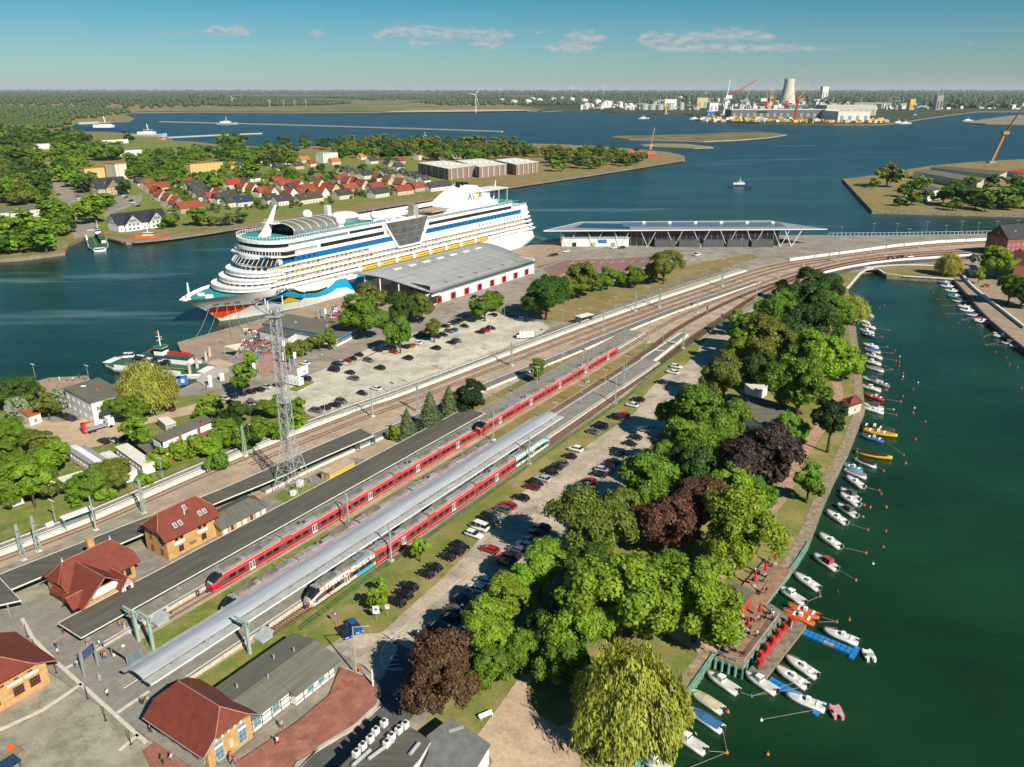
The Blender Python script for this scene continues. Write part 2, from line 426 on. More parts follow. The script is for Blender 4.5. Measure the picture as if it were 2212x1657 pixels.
sheet('water',[(-70000,-300),(70000,-300),(70000,70000),(-70000,70000)],WZ,WATER_M,raw=True)
DRY = patch_mat('dry_grass',((.27,.19,.075),(.17,.17,.05),(.32,.24,.12)),(.03,.12,1.6))
LAWN = patch_mat('park_lawn',((.22,.21,.06),(.34,.26,.11),(.14,.19,.04)),(.05,.16,1.8))
GREEN = patch_mat('rank_grass',((.13,.19,.03),(.18,.22,.045),(.27,.23,.085)),(.08,.3,1.5))
FARLAND = patch_mat('far_meadows',((.035,.052,.022),(.050,.070,.026),(.095,.105,.045)),(.0011,.0032,.03),bump=0)
SANDY = patch_mat('sandy_ground',((.58,.43,.29),(.50,.37,.25),(.42,.33,.22)),(.06,.25,1.5))
GRAVEL = patch_mat('pale_gravel',((.66,.60,.47),(.54,.51,.42),(.42,.385,.30)),(.03,.12,1.4),stain=.45)
BALLAST = patch_mat('ballast',((.50,.39,.28),(.42,.325,.235),(.34,.265,.195)),(.04,.2,2.2),stain=.45)
PAVE = patch_mat('grey_paving',((.26,.245,.21),(.23,.215,.188),(.30,.28,.24)),(.1,.4,2.5),bump=.12,bscale=4,slab=2.2,stain=.35)
COBBLE = patch_mat('worn_cobbles',((.39,.355,.27),(.32,.295,.22),(.23,.22,.165)),(.06,.25,2.6),bump=.2,bscale=5,stain=.5)
BRICKPAVE = patch_mat('red_brick_paving',((.33,.135,.095),(.28,.11,.08),(.38,.18,.13)),(.12,.5,2.8),bump=.12,bscale=5,slab=1.4,stain=.3)
QUAYPAVE = patch_mat('quay_paving',((.40,.30,.205),(.36,.27,.185),(.30,.23,.17)),(.04,.2,1.6),bump=.1,slab=4.0,stain=.4)
TOWNROAD = patch_mat('town_road',((.38,.33,.26),(.30,.265,.21),(.22,.20,.165)),(.03,.15,1.4),bump=.08,stain=.45)
PARKING = patch_mat('parking_concrete',((.56,.47,.355),(.45,.38,.29),(.32,.28,.22)),(.03,.15,1.5),bump=.1,slab=5.0,stain=.6)
REDPARK = patch_mat('red_paved_apron',((.28,.15,.12),(.24,.135,.11),(.23,.19,.16)),(.03,.12,1.2),bump=.05,slab=6.0,stain=.4)
QUAYWALL = mat('quay_wall',(.26,.23,.19),.9,var=.3,scale=.5,stretch=(1,1,3))
STONEBANK = patch_mat('stone_revetment',((.24,.20,.15),(.19,.16,.125),(.30,.26,.20)),(.05,.35,1.2),bump=.6,bscale=1.0)
GREENWALL = paint('green_sheet_pile',(.16,.36,.27),.6,var=.15)
MAIN = [(-420,1700),(-420,860),(0,838),(51,831),(105,816),(187,811),(201,826),(270,833),(330,838),(391,840),(426,824),(452,800),(434,780),(391,757),(384,739),
  (529,699),(608,676),(748,638),(867,606),(993,571),(1100,542),(1178,520),(1225,511),(1500,508),(1784,508),(1943,508),(2143,504),(2420,500),(2420,800),(2212,752),(2147,699),(2113,665),(2086,632),(2060,604),
  (1916,595),(1894,581),(1864,584),(1830,622),(1838,660),(1845,692),(1852,746),(1859,797),(1865,865),(1869,884),(1835,970),(1801,1037),(1780,1086),(1748,1170),(1716,1222),
  (1648,1302),(1544,1411),(1472,1514),(1428,1586),(1368,1662),(1330,1760),(-420,1760)]
sheet('ground',MAIN,0.0,(TOWNROAD,QUAYWALL),base=-6)
LEFTBANK = [(-500,600),(0,560),(45,557),(140,545),(150,527),(182,513),(232,512),(272,523),(350,516),(425,506),(520,491),(700,468),(860,441),(1025,416),(1106,403),(1300,374),(1480,345),
   (1478,336),(1440,328),(1330,318),(1200,311),(1000,308),(800,310),(680,316),(560,316),(470,312),(420,306),(350,303),(345,296),(290,288),(180,284),(150,276),(170,264),(280,262),(292,256),(268,248),(290,243.5),
   (400,242.5),(620,243.5),(960,242.5),(1100,240.5),(1180,240),(1182,232),(1130,214),(-700,210)]
FARLOW = -.8
sheet('ground',LEFTBANK,0.0,(DRY,STONEBANK),base=-6)['label'] = 'wooded far bank with the harbour village'
FARSHORE = [(1170,241),(1215,238.5),(1300,240),(1325,243),(1480,246.5),(1508,250),(1516,256),(1500,258),(1640,265),(1800,268.5),(1905,268.5),(1945,264),(1990,257),(2060,247),(2110,241),(2400,240),(3200,236),(3200,196.6),(-1800,196.6),(-1800,222),(-700,222),(400,222),(1100,222)]
sheet('terrain',FARSHORE,1.2,(FARLAND,QUAYWALL),base=-6)
# meadow island and reed bank in the river
sheet('island',[(1318,297),(1330,293.5),(1400,292.5),(1500,289.5),(1560,286),(1640,284.5),(1685,287),(1700,291),(1660,297),(1600,302),(1520,305.5),(1440,303),(1360,301)],-.6,(patch_mat('island_meadow',((.15,.14,.055),(.24,.20,.09),(.12,.10,.06)),(.01,.03,.2)),SANDY),base=-4)
sheet('island',[(1382,312),(1420,310),(1480,311),(1535,316),(1542,319),(1500,320),(1440,317),(1390,315)],-.9,(patch_mat('reed_bank',((.36,.27,.12),(.30,.22,.09),(.22,.19,.08)),(.02,.06,.3)),SANDY),base=-4)
# shipyard peninsula on the right and the mole behind it
sheet('ground',[(1820,386),(1845,384),(1890,378),(2010,358),(2110,349),(2212,344),(2600,330),(2600,468),(2212,463),(1884,455)],.6,(DRY,QUAYWALL),base=-6)
sheet('ground',[(2085,265),(2120,258),(2180,250),(2212,248),(2700,240),(2700,275),(2212,268.5),(2130,267.5)],.8,(patch_mat('mole_yard',((.30,.25,.18),(.24,.21,.16),(.20,.20,.12)),(.01,.05,.3)),QUAYWALL),base=-6)
# ------------------------------------------------------------------ ground cover, roads, platforms' surroundings (sheets a few mm to cm apart)
sheet('ground_cover',[(-420,1270),(-420,850),(0,842),(60,838),(108,885),(150,912),(300,872),(380,857),(440,852),(480,869),(560,884),(640,884),(690,909),(560,962),(300,1068),(0,1190)],.03,GREEN)
YARD = [(0,928),(60,915),(140,893),(190,900),(235,905),(325,901),(434,868),(440,890),(370,903),(280,925),(250,955),(150,978),(118,950),(58,943),(0,950)]
sheet('yard',YARD,.05,SANDY)
sheet('yard',[(95,893),(140,888),(185,897),(170,908),(110,912),(88,905)],.06,TOWNROAD)
sheet('quay',[(389,757),(383,740),(529,700),(608,677),(748,639),(867,607),(993,572),(1100,543),(1180,521),(1215,518),(1218,560),(1165,577),(945,662),(830,660),(760,672),(700,700),(620,705),(575,712),(520,735),(470,772),(436,780)],.03,QUAYPAVE)
sheet('terrace',[(500,745),(560,722),(640,700),(760,668),(800,660),(815,690),(770,720),(730,742),(640,765),(585,768),(530,775)],.05,mat('terrace_gravel',(.23,.18,.14),.95,var=.25,scale=.4))
sheet('plaza',[(545,766),(625,764),(640,792),(612,806),(566,813),(552,790)],.07,mat('pink_paving',(.40,.25,.19),.9,var=.15,scale=.6))
sheet('quay',[(40,835),(105,817),(187,813),(205,830),(160,860),(80,862),(50,848)],.04,QUAYPAVE)
sheet('car_park',[(478,868),(600,836),(700,798),(800,752),(905,716),(1000,690),(1060,672),(1150,688),(1188,707),(1160,728),(1010,790),(860,850),(740,897),(690,906),(640,882),(560,882)],.05,GRAVEL)
sheet('verge',[(690,818),(760,786),(850,745),(905,718),(1000,688),(1010,692),(905,724),(800,765),(700,814)],.08,GREEN)
sheet('verge',[(620,842),(668,818),(680,826),(640,846)],.08,GREEN)
sheet('field',[(1105,668),(1140,655),(1215,642),(1345,604),(1520,566),(1620,548),(1640,556),(1500,596),(1345,652),(1235,697),(1180,690)],.05,DRY)
sheet('apron',[(1160,577),(1218,560),(1560,540),(1700,548),(1560,588),(1500,598),(1380,596),(1250,575),(1190,590)],.03,TOWNROAD)
sheet('apron',[(1172,580),(1225,562),(1420,555),(1430,568),(1330,590),(1230,584),(1195,600)],.05,REDPARK)
sheet('quay',[(1216,519),(1227,512),(1784,509),(2143,505),(2400,501),(2400,515),(2143,514),(1943,524),(1700,545),(1560,541),(1218,561)],.02,mat('terminal_quay',(.30,.27,.22),.9,var=.15,scale=.1))
# trackbed: rail frame for the straight part, survey outline for the curve
RAILFIELD_TOP = [(-200,1285),(0,1203),(224,1115),(590,957),(781,884),(960,820),(1210,722),(1303,690),(1430,642),(1522,614),(1621,580),(1706,560),(1808,546),(1977,523),(2170,514)]
FENCE_PX = [(651,1363),(797,1253),(1042,1080),(1210,959),(1354,861),(1391,826),(1440,781),(1475,751),(1542,710),(1580,685),(1639,648),(1690,622),(1745,603)]
sheet('trackbed',RAILFIELD_TOP + [(2170,546),(1910,563),(1800,584)] + FENCE_PX[::-1] + [(560,1435),(400,1480),(-200,1500)],.04,BALLAST)
def rsheet(name,s0,s1,t0,t1,z,m,**k): return sheet(name,[RF(s0,t0)[:2],RF(s1,t0)[:2],RF(s1,t1)[:2],RF(s0,t1)[:2]],z,m,raw=True,**k)
rsheet('track_verge',-26,205,-4.2,-9.0,.07,DRY)
rsheet('track_verge',96,182,.6,13.5,.07,DRY)
rsheet('track_verge',0,205,-24.0,-25.2,.06,GREEN)
sheet('verge',FENCE_PX[:8] + [(1500,742),(1530,726),(1500,768),(1473,795),(1433,812),(1421,822),(1389,857),(1375,888),(1258,970),(1116,1072),(1012,1192),(948,1256),(867,1327),(850,1345),(823,1366),(745,1372),(700,1400),(672,1384)],.055,LAWN)
sheet('car_park',[(823,1366),(850,1345),(867,1327),(948,1256),(1012,1192),(1116,1072),(1258,970),(1375,888),(1389,857),(1421,822),(1433,812),(1473,795),(1500,768),(1530,726),(1580,700),(1640,655),(1700,640),(1740,650),(1700,700),(1640,740),(1580,790),(1540,840),(1470,880),
                   (1420,940),(1380,1000),(1300,1100),(1180,1230),(1060,1330),(990,1420),(930,1460),(880,1430)],.05,PARKING)
sheet('road',[(560,1700),(640,1618),(763,1572),(815,1522),(825,1495),(818,1470),(760,1420),(735,1402),(760,1378),(823,1366),(880,1400),(960,1400),(960,1480),(890,1550),(850,1590),(760,1660),(700,1710)],.06,ASPHALT)
sheet('road',[(700,1400),(745,1373),(823,1366),(860,1400),(830,1460),(818,1470),(790,1440),(735,1412)],.064,PARKING)
# station square and plazas stand level with the platforms
PZ = .76
sheet('station_square',[(-300,1480),(0,1228),(60,1204),(300,1100),(470,1150),(250,1345),(205,1405),(320,1540),(330,1600),(380,1720),(-300,1720)],.45,COBBLE,base=-.2)
sheet('plaza',[(306,1622),(360,1583),(520,1640),(640,1560),(712,1500),(735,1440),(790,1458),(815,1478),(822,1497),(812,1522),(763,1568),(690,1612),(640,1640),(610,1700),(360,1720)],.50,BRICKPAVE,base=-.2)
sheet('kerb',[(735,1440),(790,1456),(817,1476),(825,1497),(815,1524),(764,1572),(690,1616),(640,1646),(610,1710),(600,1705),(690,1610),(763,1566),(811,1522),(820,1497),(813,1479),(788,1460)],.53,CONCRETE,base=0)
# the park
sheet('park_lawn',[(1540,840),(1580,790),(1640,740),(1700,700),(1740,650),(1745,604),(1800,586),(1864,588),(1832,624),(1840,660),(1847,692),(1854,746),(1861,797),(1867,865),(1867,884),(1833,970),(1799,1037),(1778,1086),(1746,1170),(1714,1222),(1646,1302),(1542,1411),(1470,1514),
     (1426,1586),(1366,1662),(1300,1720),(1000,1720),(900,1600),(960,1480),(1060,1330),(1180,1230),(1300,1100),(1380,1000),(1420,940),(1470,880)],.04,LAWN)
sheet('path',[(1122,1462),(1155,1450),(1146,1490),(1148,1520),(1164,1545),(1208,1570),(1250,1552),(1284,1526),(1310,1510),(1320,1550),(1280,1590),(1255,1640),(1240,1720),(1050,1720),(1062,1640),(1030,1590),(1052,1560),(1092,1506)],.07,SANDY)
PINKPATH = mat('pink_path',(.43,.27,.19),.95,var=.15,scale=.5,bump=.1)
def strip(name,px,w0,w1,z,m,smooth=2,thick=None,kind='structure',parent=None):
 mb = MB(); ribbon(mb,wpath(px,z,smooth=smooth),w0,w1,z,thick=thick); o = mb.build(name,m,parent)
 if kind and not parent: o['kind'] = kind
 return o
strip('path',[(1725,660),(1760,740),(1795,790),(1815,850),(1790,900),(1760,940),(1720,1000),(1690,1070),(1640,1130),(1600,1200),(1560,1240),(1500,1270)],-1.7,1.7,.08,PINKPATH)
strip('path',[(1440,1350),(1500,1385),(1530,1400),(1548,1408)],-2.2,2.2,.075,SANDY)
# boarded promenade along the basin with its green sheet-pile coping
SHORE1 = [(1845,692),(1852,746),(1859,797),(1865,865),(1869,884),(1835,970),(1801,1037),(1780,1086),(1748,1170),(1716,1222),(1690,1250)]
SHORE2 = [(1548,1408),(1472,1514),(1428,1586),(1368,1662),(1330,1740)]
PROM = mat('promenade_boards',(.34,.27,.18),.9,var=.25,scale=.9)
for sh in (SHORE1,SHORE2):
 strip('promenade',sh,-2.6 ,-.25,.09,PROM,smooth=1)
sheet('plaza',[(2063,606),(2090,636),(2115,667),(2150,701),(2215,756),(2300,800),(2300,700),(2212,660),(2160,620),(2120,590),(2085,570),(2062,575)],.05,QUAYPAVE)
sheet('street',[(2090,560),(2120,590),(2160,622),(2212,662),(2400,760),(2400,600),(2180,560),(2140,548)],.07,COBBLE)
sheet('road',[(1742,605),(1800,583),(1910,562),(2050,553),(2140,548),(2140,556),(2060,562),(1920,572),(1850,582),(1800,596),(1765,612)],.06,ASPHALT)
sheet('field',[(1866,585),(1895,579),(1930,574),(2060,572),(2065,600),(2058,603),(1918,595),(1900,583)],.055,DRY)
strip('path',[(1870,578),(1930,572),(2000,572),(2065,578)],-1.6,1.6,.09,PALE_CONC)
# left bank: village streets, meadow by the shore
sheet('road',[(160,515),(205,512),(205,490),(185,450),(165,420),(120,380),(105,350),(95,352),(100,385),(120,415),(140,450),(150,480)],.08,TOWNROAD)
sheet('car_park',[(225,470),(260,455),(305,435),(310,420),(250,425),(220,450)],.09,TOWNROAD)
sheet('road',[(315,415),(345,440),(365,460),(372,468),(382,464),(350,430),(300,395),(275,380),(268,384)],.1,TOWNROAD)
sheet('ground_cover',[(-500,500),(0,545),(60,545),(130,530),(160,500),(110,400),(60,300),(-200,260),(-500,260)],.05,GREEN)
sheet('ground_cover',[(210,500),(260,500),(420,490),(520,478),(860,428),(1025,404),(980,380),(880,340),(700,330),(400,330),(200,360),(180,420)],.04,GREEN)
sheet('ground_cover',[(100,330),(160,285),(260,290),(345,300),(420,310),(480,315),(480,335),(300,340)],.045,GREEN)
strip('embankment',[(232,513),(272,524),(350,517),(425,507),(520,492),(700,469),(860,442),(1025,417),(1106,404),(1300,375),(1480,346)],.0,7.0,.12,STONEBANK,smooth=1,thick=1.0)
# concrete embankment round the head of the basin
# ------------------------------------------------------------------ trees: leaf-clump crowns on tapered trunks, shared meshes
def foliage_material(name='foliage',transl=.30):
 m = bpy.data.materials.new(name); m.use_nodes = True
 nt = m.node_tree; N = nt.nodes.new; L = nt.links.new; b = nt.nodes['Principled BSDF']; out = nt.nodes['Material Output']
 b.inputs['Roughness'].default_value = .55; b.inputs['Specular IOR Level'].default_value = .25
 oi = N('ShaderNodeObjectInfo'); tc = N('ShaderNodeTexCoord')
 n1 = N('ShaderNodeTexNoise'); n1.inputs['Scale'].default_value = .55; n1.inputs['Detail'].default_value = 2; L(tc.outputs['Object'],n1.inputs['Vector'])
 n2 = N('ShaderNodeTexNoise'); n2.inputs['Scale'].default_value = 3.1; n2.inputs['Detail'].default_value = 2; L(tc.outputs['Object'],n2.inputs['Vector'])
 mr = N('ShaderNodeMapRange'); mr.inputs[1].default_value = .3; mr.inputs[2].default_value = .7; mr.inputs[3].default_value = .68; mr.inputs[4].default_value = 1.32; L(n1.outputs[0],mr.inputs[0])
 mr2 = N('ShaderNodeMapRange'); mr2.inputs[1].default_value = .3; mr2.inputs[2].default_value = .7; mr2.inputs[3].default_value = .7; mr2.inputs[4].default_value = 1.3; L(n2.outputs[0],mr2.inputs[0])
 mu = N('ShaderNodeMath'); mu.operation = 'MULTIPLY'; L(mr.outputs[0],mu.inputs[0]); L(mr2.outputs[0],mu.inputs[1])
 mh = N('ShaderNodeMapRange'); mh.inputs[1].default_value = .3; mh.inputs[2].default_value = .7; mh.inputs[3].default_value = .485; mh.inputs[4].default_value = .515; L(n2.outputs[0],mh.inputs[0])
 hs = N('ShaderNodeHueSaturation'); L(oi.outputs['Color'],hs.inputs['Color']); L(mu.outputs[0],hs.inputs['Value']); L(mh.outputs[0],hs.inputs['Hue'])
 L(hs.outputs[0],b.inputs['Base Color'])
 tr = N('ShaderNodeBsdfTranslucent'); L(hs.outputs[0],tr.inputs[0])
 mx = N('ShaderNodeMixShader'); mx.inputs[0].default_value = transl; L(b.outputs[0],mx.inputs[1]); L(tr.outputs[0],mx.inputs[2]); L(mx.outputs[0],out.inputs[0])
 return m
FOLIAGE = foliage_material()
BARK = mat('bark',(.10,.075,.05),.95,var=.3,scale=2.0)
def leaf_quads(rng,pos,nrm,size,aspect=1.0):
 """one bent leaf clump (quad) per position, facing about nrm"""
 n = len(pos); up = rng.normal(size=(n,3)); u = np.cross(nrm,up); u /= np.linalg.norm(u,axis=1)[:,None] + 1e-9
 w = np.cross(nrm,u); s = size[:,None]
 a = rng.uniform(.55,1.0,(n,1)); c = rng.uniform(.55,1.0,(n,1))
 V = np.stack([pos - u * s * a,pos - w * s * c * aspect,pos + u * s * .9,pos + w * s * aspect * .9],1).reshape(-1,3)
 F = np.arange(n * 4).reshape(-1,4); return V,F
def unit(rng,n):
 d = rng.normal(size=(n,3)); return d / np.linalg.norm(d,axis=1)[:,None]
def broadleaf(seed,h,r,n=6500,leaf=.34,lobes=26,base=.22,top=1.0,lobe=.40,flat=1.0):
 """big boughs carry smaller leaf clumps; leaves sit on the clumps' outer faces, so crevices between them stay dark"""
 rng = np.random.default_rng(seed); zc = h * (base + (1 - base) * .5); rz = h * (1 - base) * .5; nb = max(6,int(lobes / 2.5))
 d = unit(rng,nb); d[:,2] = np.where(d[:,2] < -.5,-d[:,2],d[:,2]); d[0] = (0.1,0,1)
 big = d * np.array([r,r,rz]) * rng.uniform(.36,.70,(nb,1)); br = rng.uniform(.8,1.25,nb) * lobe * r * 1.18
 k = np.repeat(np.arange(nb),6); dm = unit(rng,len(k)); o = big[k] / (np.linalg.norm(big[k],axis=1)[:,None] + 1e-9); dm = dm + o * .9 + np.array([0,0,.2]); dm /= np.linalg.norm(dm,axis=1)[:,None]
 cen = big[k] + dm * br[k][:,None] * rng.uniform(.6,.95,(len(k),1)) * np.array([1,1,.9]); cen[:,2] += zc; lr = br[k] * rng.uniform(.36,.58,len(k)); nm = len(k)
 tp = 1 - (1 - top) * np.clip((cen[:,2] - zc) / rz,0,1); cen[:,:2] *= tp[:,None]; cen[:,2] = np.maximum(cen[:,2],h * base * .7 + lr * .3)
 k = rng.choice(nm,n,p=lr ** 2 / (lr ** 2).sum()); dd = unit(rng,n); out = cen[k] - np.array([0,0,zc]); out /= np.linalg.norm(out,axis=1)[:,None] + 1e-9
 dd = dd + out * .8 + np.array([0,0,.3]); dd /= np.linalg.norm(dd,axis=1)[:,None]; rad = lr[k] * rng.uniform(.66,1.08,n) * np.where(rng.random(n) < .10,1.3,1)
 pos = cen[k] + dd * rad[:,None]; nr = dd + rng.normal(size=(n,3)) * .42; nr /= np.linalg.norm(nr,axis=1)[:,None]
 V,F = leaf_quads(rng,pos,nr,leaf * rng.uniform(.55,1.45,n))
 m = n // 10; di = unit(rng,m); pi = di * np.array([r,r,rz]) * rng.uniform(.2,.55,(m,1)) + np.array([0,0,zc])
 V2,F2 = leaf_quads(rng,pi,unit(rng,m),np.full(m,leaf * 2.2)); big[:,2] += zc
 return np.concatenate([V,V2]),np.concatenate([F,F2 + len(V)]),big
def trunk_mb(h,r,cen,rng,base=.22):
 mb = MB(); tr = .022 * h + .08; zt = h * (base + .12)
 mb.tube((0,0,-.3),(0,0,zt),tr,8,tr * .7)
 for c in cen[:9]:
  mid = Vector((c[0] * .45,c[1] * .45,zt + (c[2] - zt) * .5)); mb.tube((0,0,zt * .85),mid,tr * .55,5,tr * .3); mb.tube(mid,c,tr * .3,5,tr * .1)
 return mb
TREES = {}
def reg(key,h,r,crown_me,trunk_me): TREES[key] = (h,r,crown_me,trunk_me)
def make_broad(key,seed,h,r,**k):
 V,F,cen = broadleaf(seed,h,r,**k); rng = np.random.default_rng(seed + 9)
 reg(key,h,r,tri_mesh(key + '_crown',V,F,FOLIAGE),trunk_mb(h,r,cen,rng,k.get('base',.22)).mesh(key + '_trunk',BARK))
for i in range(4): make_broad('broad%d' % i,11 + i,14,5.6 + .3 * i,n=22000,leaf=.24,lobes=27 + 5 * i,lobe=.40,base=.14,top=(.75,.9,.65,1)[i])
for i in range(2): make_broad('tall%d' % i,31 + i,17,4.6,n=12000,leaf=.27,lobes=34,base=.12,top=.6,lobe=.42)
for i in range(2): make_broad('small%d' % i,41 + i,6,2.5,n=2200,leaf=.24,lobes=16)
for i in range(3): make_broad('bush%d' % i,51 + i,3,2.2,n=1500,leaf=.24,lobes=14,base=0.0,lobe=.5)
for i in range(4): make_broad('far%d' % i,61 + i,13,5.2,n=1000,leaf=.78,lobes=16,base=.1,lobe=.46)
def make_willow(key,seed,h,r,n=9500):
 rng = np.random.default_rng(seed); ns = 900
 d = unit(rng,ns); d[:,2] = np.abs(d[:,2]) * .85 + .05; d /= np.linalg.norm(d,axis=1)[:,None]
 lump = 1 + .16 * np.sin(d[:,0] * 7 + seed) * np.cos(d[:,1] * 6 + 2)
 top = d * np.array([r * .93,r * .93,h * .55]) * (rng.uniform(.72,1.0,ns) * lump)[:,None]; top[:,2] += h * .42
 ln = rng.uniform(.35,.75,ns) * top[:,2]
 k = rng.integers(0,ns,n); t = rng.random(n) ** 1.2
 pos = top[k].copy(); pos[:,2] -= t * ln[k]; pos[:,:2] *= (1 + .10 * t)[:,None]; pos += rng.normal(size=(n,3)) * .28
 nr = pos * np.array([1,1,0]) / (np.linalg.norm(pos[:,:2],axis=1)[:,None] + .1) + rng.normal(size=(n,3)) * .5 + np.array([0,0,.35]); nr /= np.linalg.norm(nr,axis=1)[:,None]
 u = np.cross(nr,np.tile([0,0,1.0],(n,1))); u /= np.linalg.norm(u,axis=1)[:,None] + 1e-9; w = np.cross(nr,u); s = rng.uniform(.07,.13,(n,1)); l = rng.uniform(.25,.55,(n,1))
 V = np.stack([pos - u * s,pos - w * l,pos + u * s,pos + w * l],1).reshape(-1,3)
 mb = MB(); mb.tube((0,0,-.3),(.2,.1,h * .35),.5,8,.34)
 for q in range(7): a = q * .9; c = Vector((math.cos(a) * r * .5,math.sin(a) * r * .5,h * .72)); mb.tube((.2,.1,h * .33),c,.2,5,.06)
 reg(key,h,r,tri_mesh(key + '_crown',V,np.arange(n * 4).reshape(-1,4),FOLIAGE),mb.mesh(key + '_trunk',BARK))
make_willow('willow0',71,13,6.5,30000); make_willow('willow1',72,12,5.5,14000)
def make_conifer(key,seed,h,r,n=5200,leaf=.2,ragged=.12):
 rng = np.random.default_rng(seed); z = h * (.04 + .96 * (1 - np.sqrt(rng.random(n)))); tier = np.floor(z / (h / 13)); fz = z / (h / 13) - tier
 rr = r * (1 - z / h) ** .85 * (1.05 - .32 * fz); az = rng.uniform(0,2 * math.pi,n); rr *= 1 + ragged * np.sin(az * 5 + tier * 2.1) + rng.normal(size=n) * .05
 rad = rr * rng.uniform(.72,1.05,n); pos = np.stack([np.cos(az) * rad,np.sin(az) * rad,z - rad * .16],1)
 nr = np.stack([np.cos(az),np.sin(az),np.full(n,.9)],1) + rng.normal(size=(n,3)) * .35; nr /= np.linalg.norm(nr,axis=1)[:,None]
 V,F = leaf_quads(rng,pos,nr,leaf * rng.uniform(.7,1.4,n)); mb = MB(); mb.tube((0,0,-.3),(0,0,h * .9),.2,6,.03)
 reg(key,h,r,tri_mesh(key + '_crown',V,F,FOLIAGE),mb.mesh(key + '_trunk',BARK))
make_conifer('spruce0',81,13,4.4); make_conifer('spruce1',82,10,3.3)
make_broad('pine0',91,14,5.0,n=5200,leaf=.3,lobes=30,base=.28,lobe=.3)
def tree(key,loc,h=None,r=None,col=(.07,.12,.022),label=None,group=None,name='tree',cat='tree',rz=None):
 H0,R0,cm,tm = TREES[key]; s = (h or H0) / H0; sr = (r or R0) / R0
 o = tag(empty(name,loc,random.uniform(0,6.28) if rz is None else rz),label,cat,group)
 o.scale = (sr,sr,s)
 j = lambda q: max(.004,q * random.uniform(.9,1.1))
 put('crown',cm,o,color=tuple(j(q) for q in col)); put('trunk',tm,o)
 return o
GREENS = {'mid': (.145,.255,.022),'bright': (.210,.345,.024),'lime': (.27,.37,.024),'deep': (.064,.132,.020),'copper': (.150,.078,.042),'purple': (.080,.046,.046),'willow': (.36,.37,.055),'olive': (.175,.205,.034),'spruce': (.12,.155,.062),'dark': (.032,.066,.016),'grey': (.13,.18,.08)}
# ------------------------------------------------------------------ where the trees stand: (kind, crown centre x, y, crown radius in survey px, height/radius, colour)
def place_trees(data,where,group,zbase=0.0,cat='tree',name='tree',side='left'):
 data = sorted(data,key=lambda d: d[1] if side == 'left' else d[2])
 count = {}
 NM = {'mid': 'mid green','bright': 'bright green','lime': 'lime green','deep': 'deep green','copper': 'copper leaved','purple': 'dark purple','willow': 'yellow green','olive': 'olive green','spruce': 'grey green','dark': 'very dark green','grey': 'greyish','white': 'white flowering','lilac': 'lilac flowering'}
 KD = {'br': 'round crowned tree','ta': 'tall tree','sm': 'small tree','bu': 'bush','fa': 'tree','wi': 'weeping willow','sp': 'spruce','pi': 'pine'}
 from collections import Counter
 tot = Counter((NM[d[5]],KD[d[0][:2]]) for d in data)
 for key,cx,cy,rp,hf,col in data:
  P = G(cx,cy,zbase)
  for _ in range(4):
   dist = math.sqrt(P.x ** 2 + P.y ** 2 + (CAM_H - P.z) ** 2); r = rp * 1.06 * dist / FPX; h = r * hf; P = G(cx,cy,zbase + h * .56)
  nm,kd = NM[col],KD[key[:2]]; count[nm,kd] = k = count.get((nm,kd),0) + 1
  lab = f'{nm} {kd} {where}' if tot[nm,kd] == 1 else f'{nth(k)} {nm} {kd} from the {side} {where}'
  c = GREENS.get(col) or {'white': (.30,.32,.22),'lilac': (.22,.16,.20)}[col]
  kind = 'bush' if key[:2] == 'bu' else name
  tree(key,(P.x,P.y,zbase),h,r,c,lab,group,kind,kind)
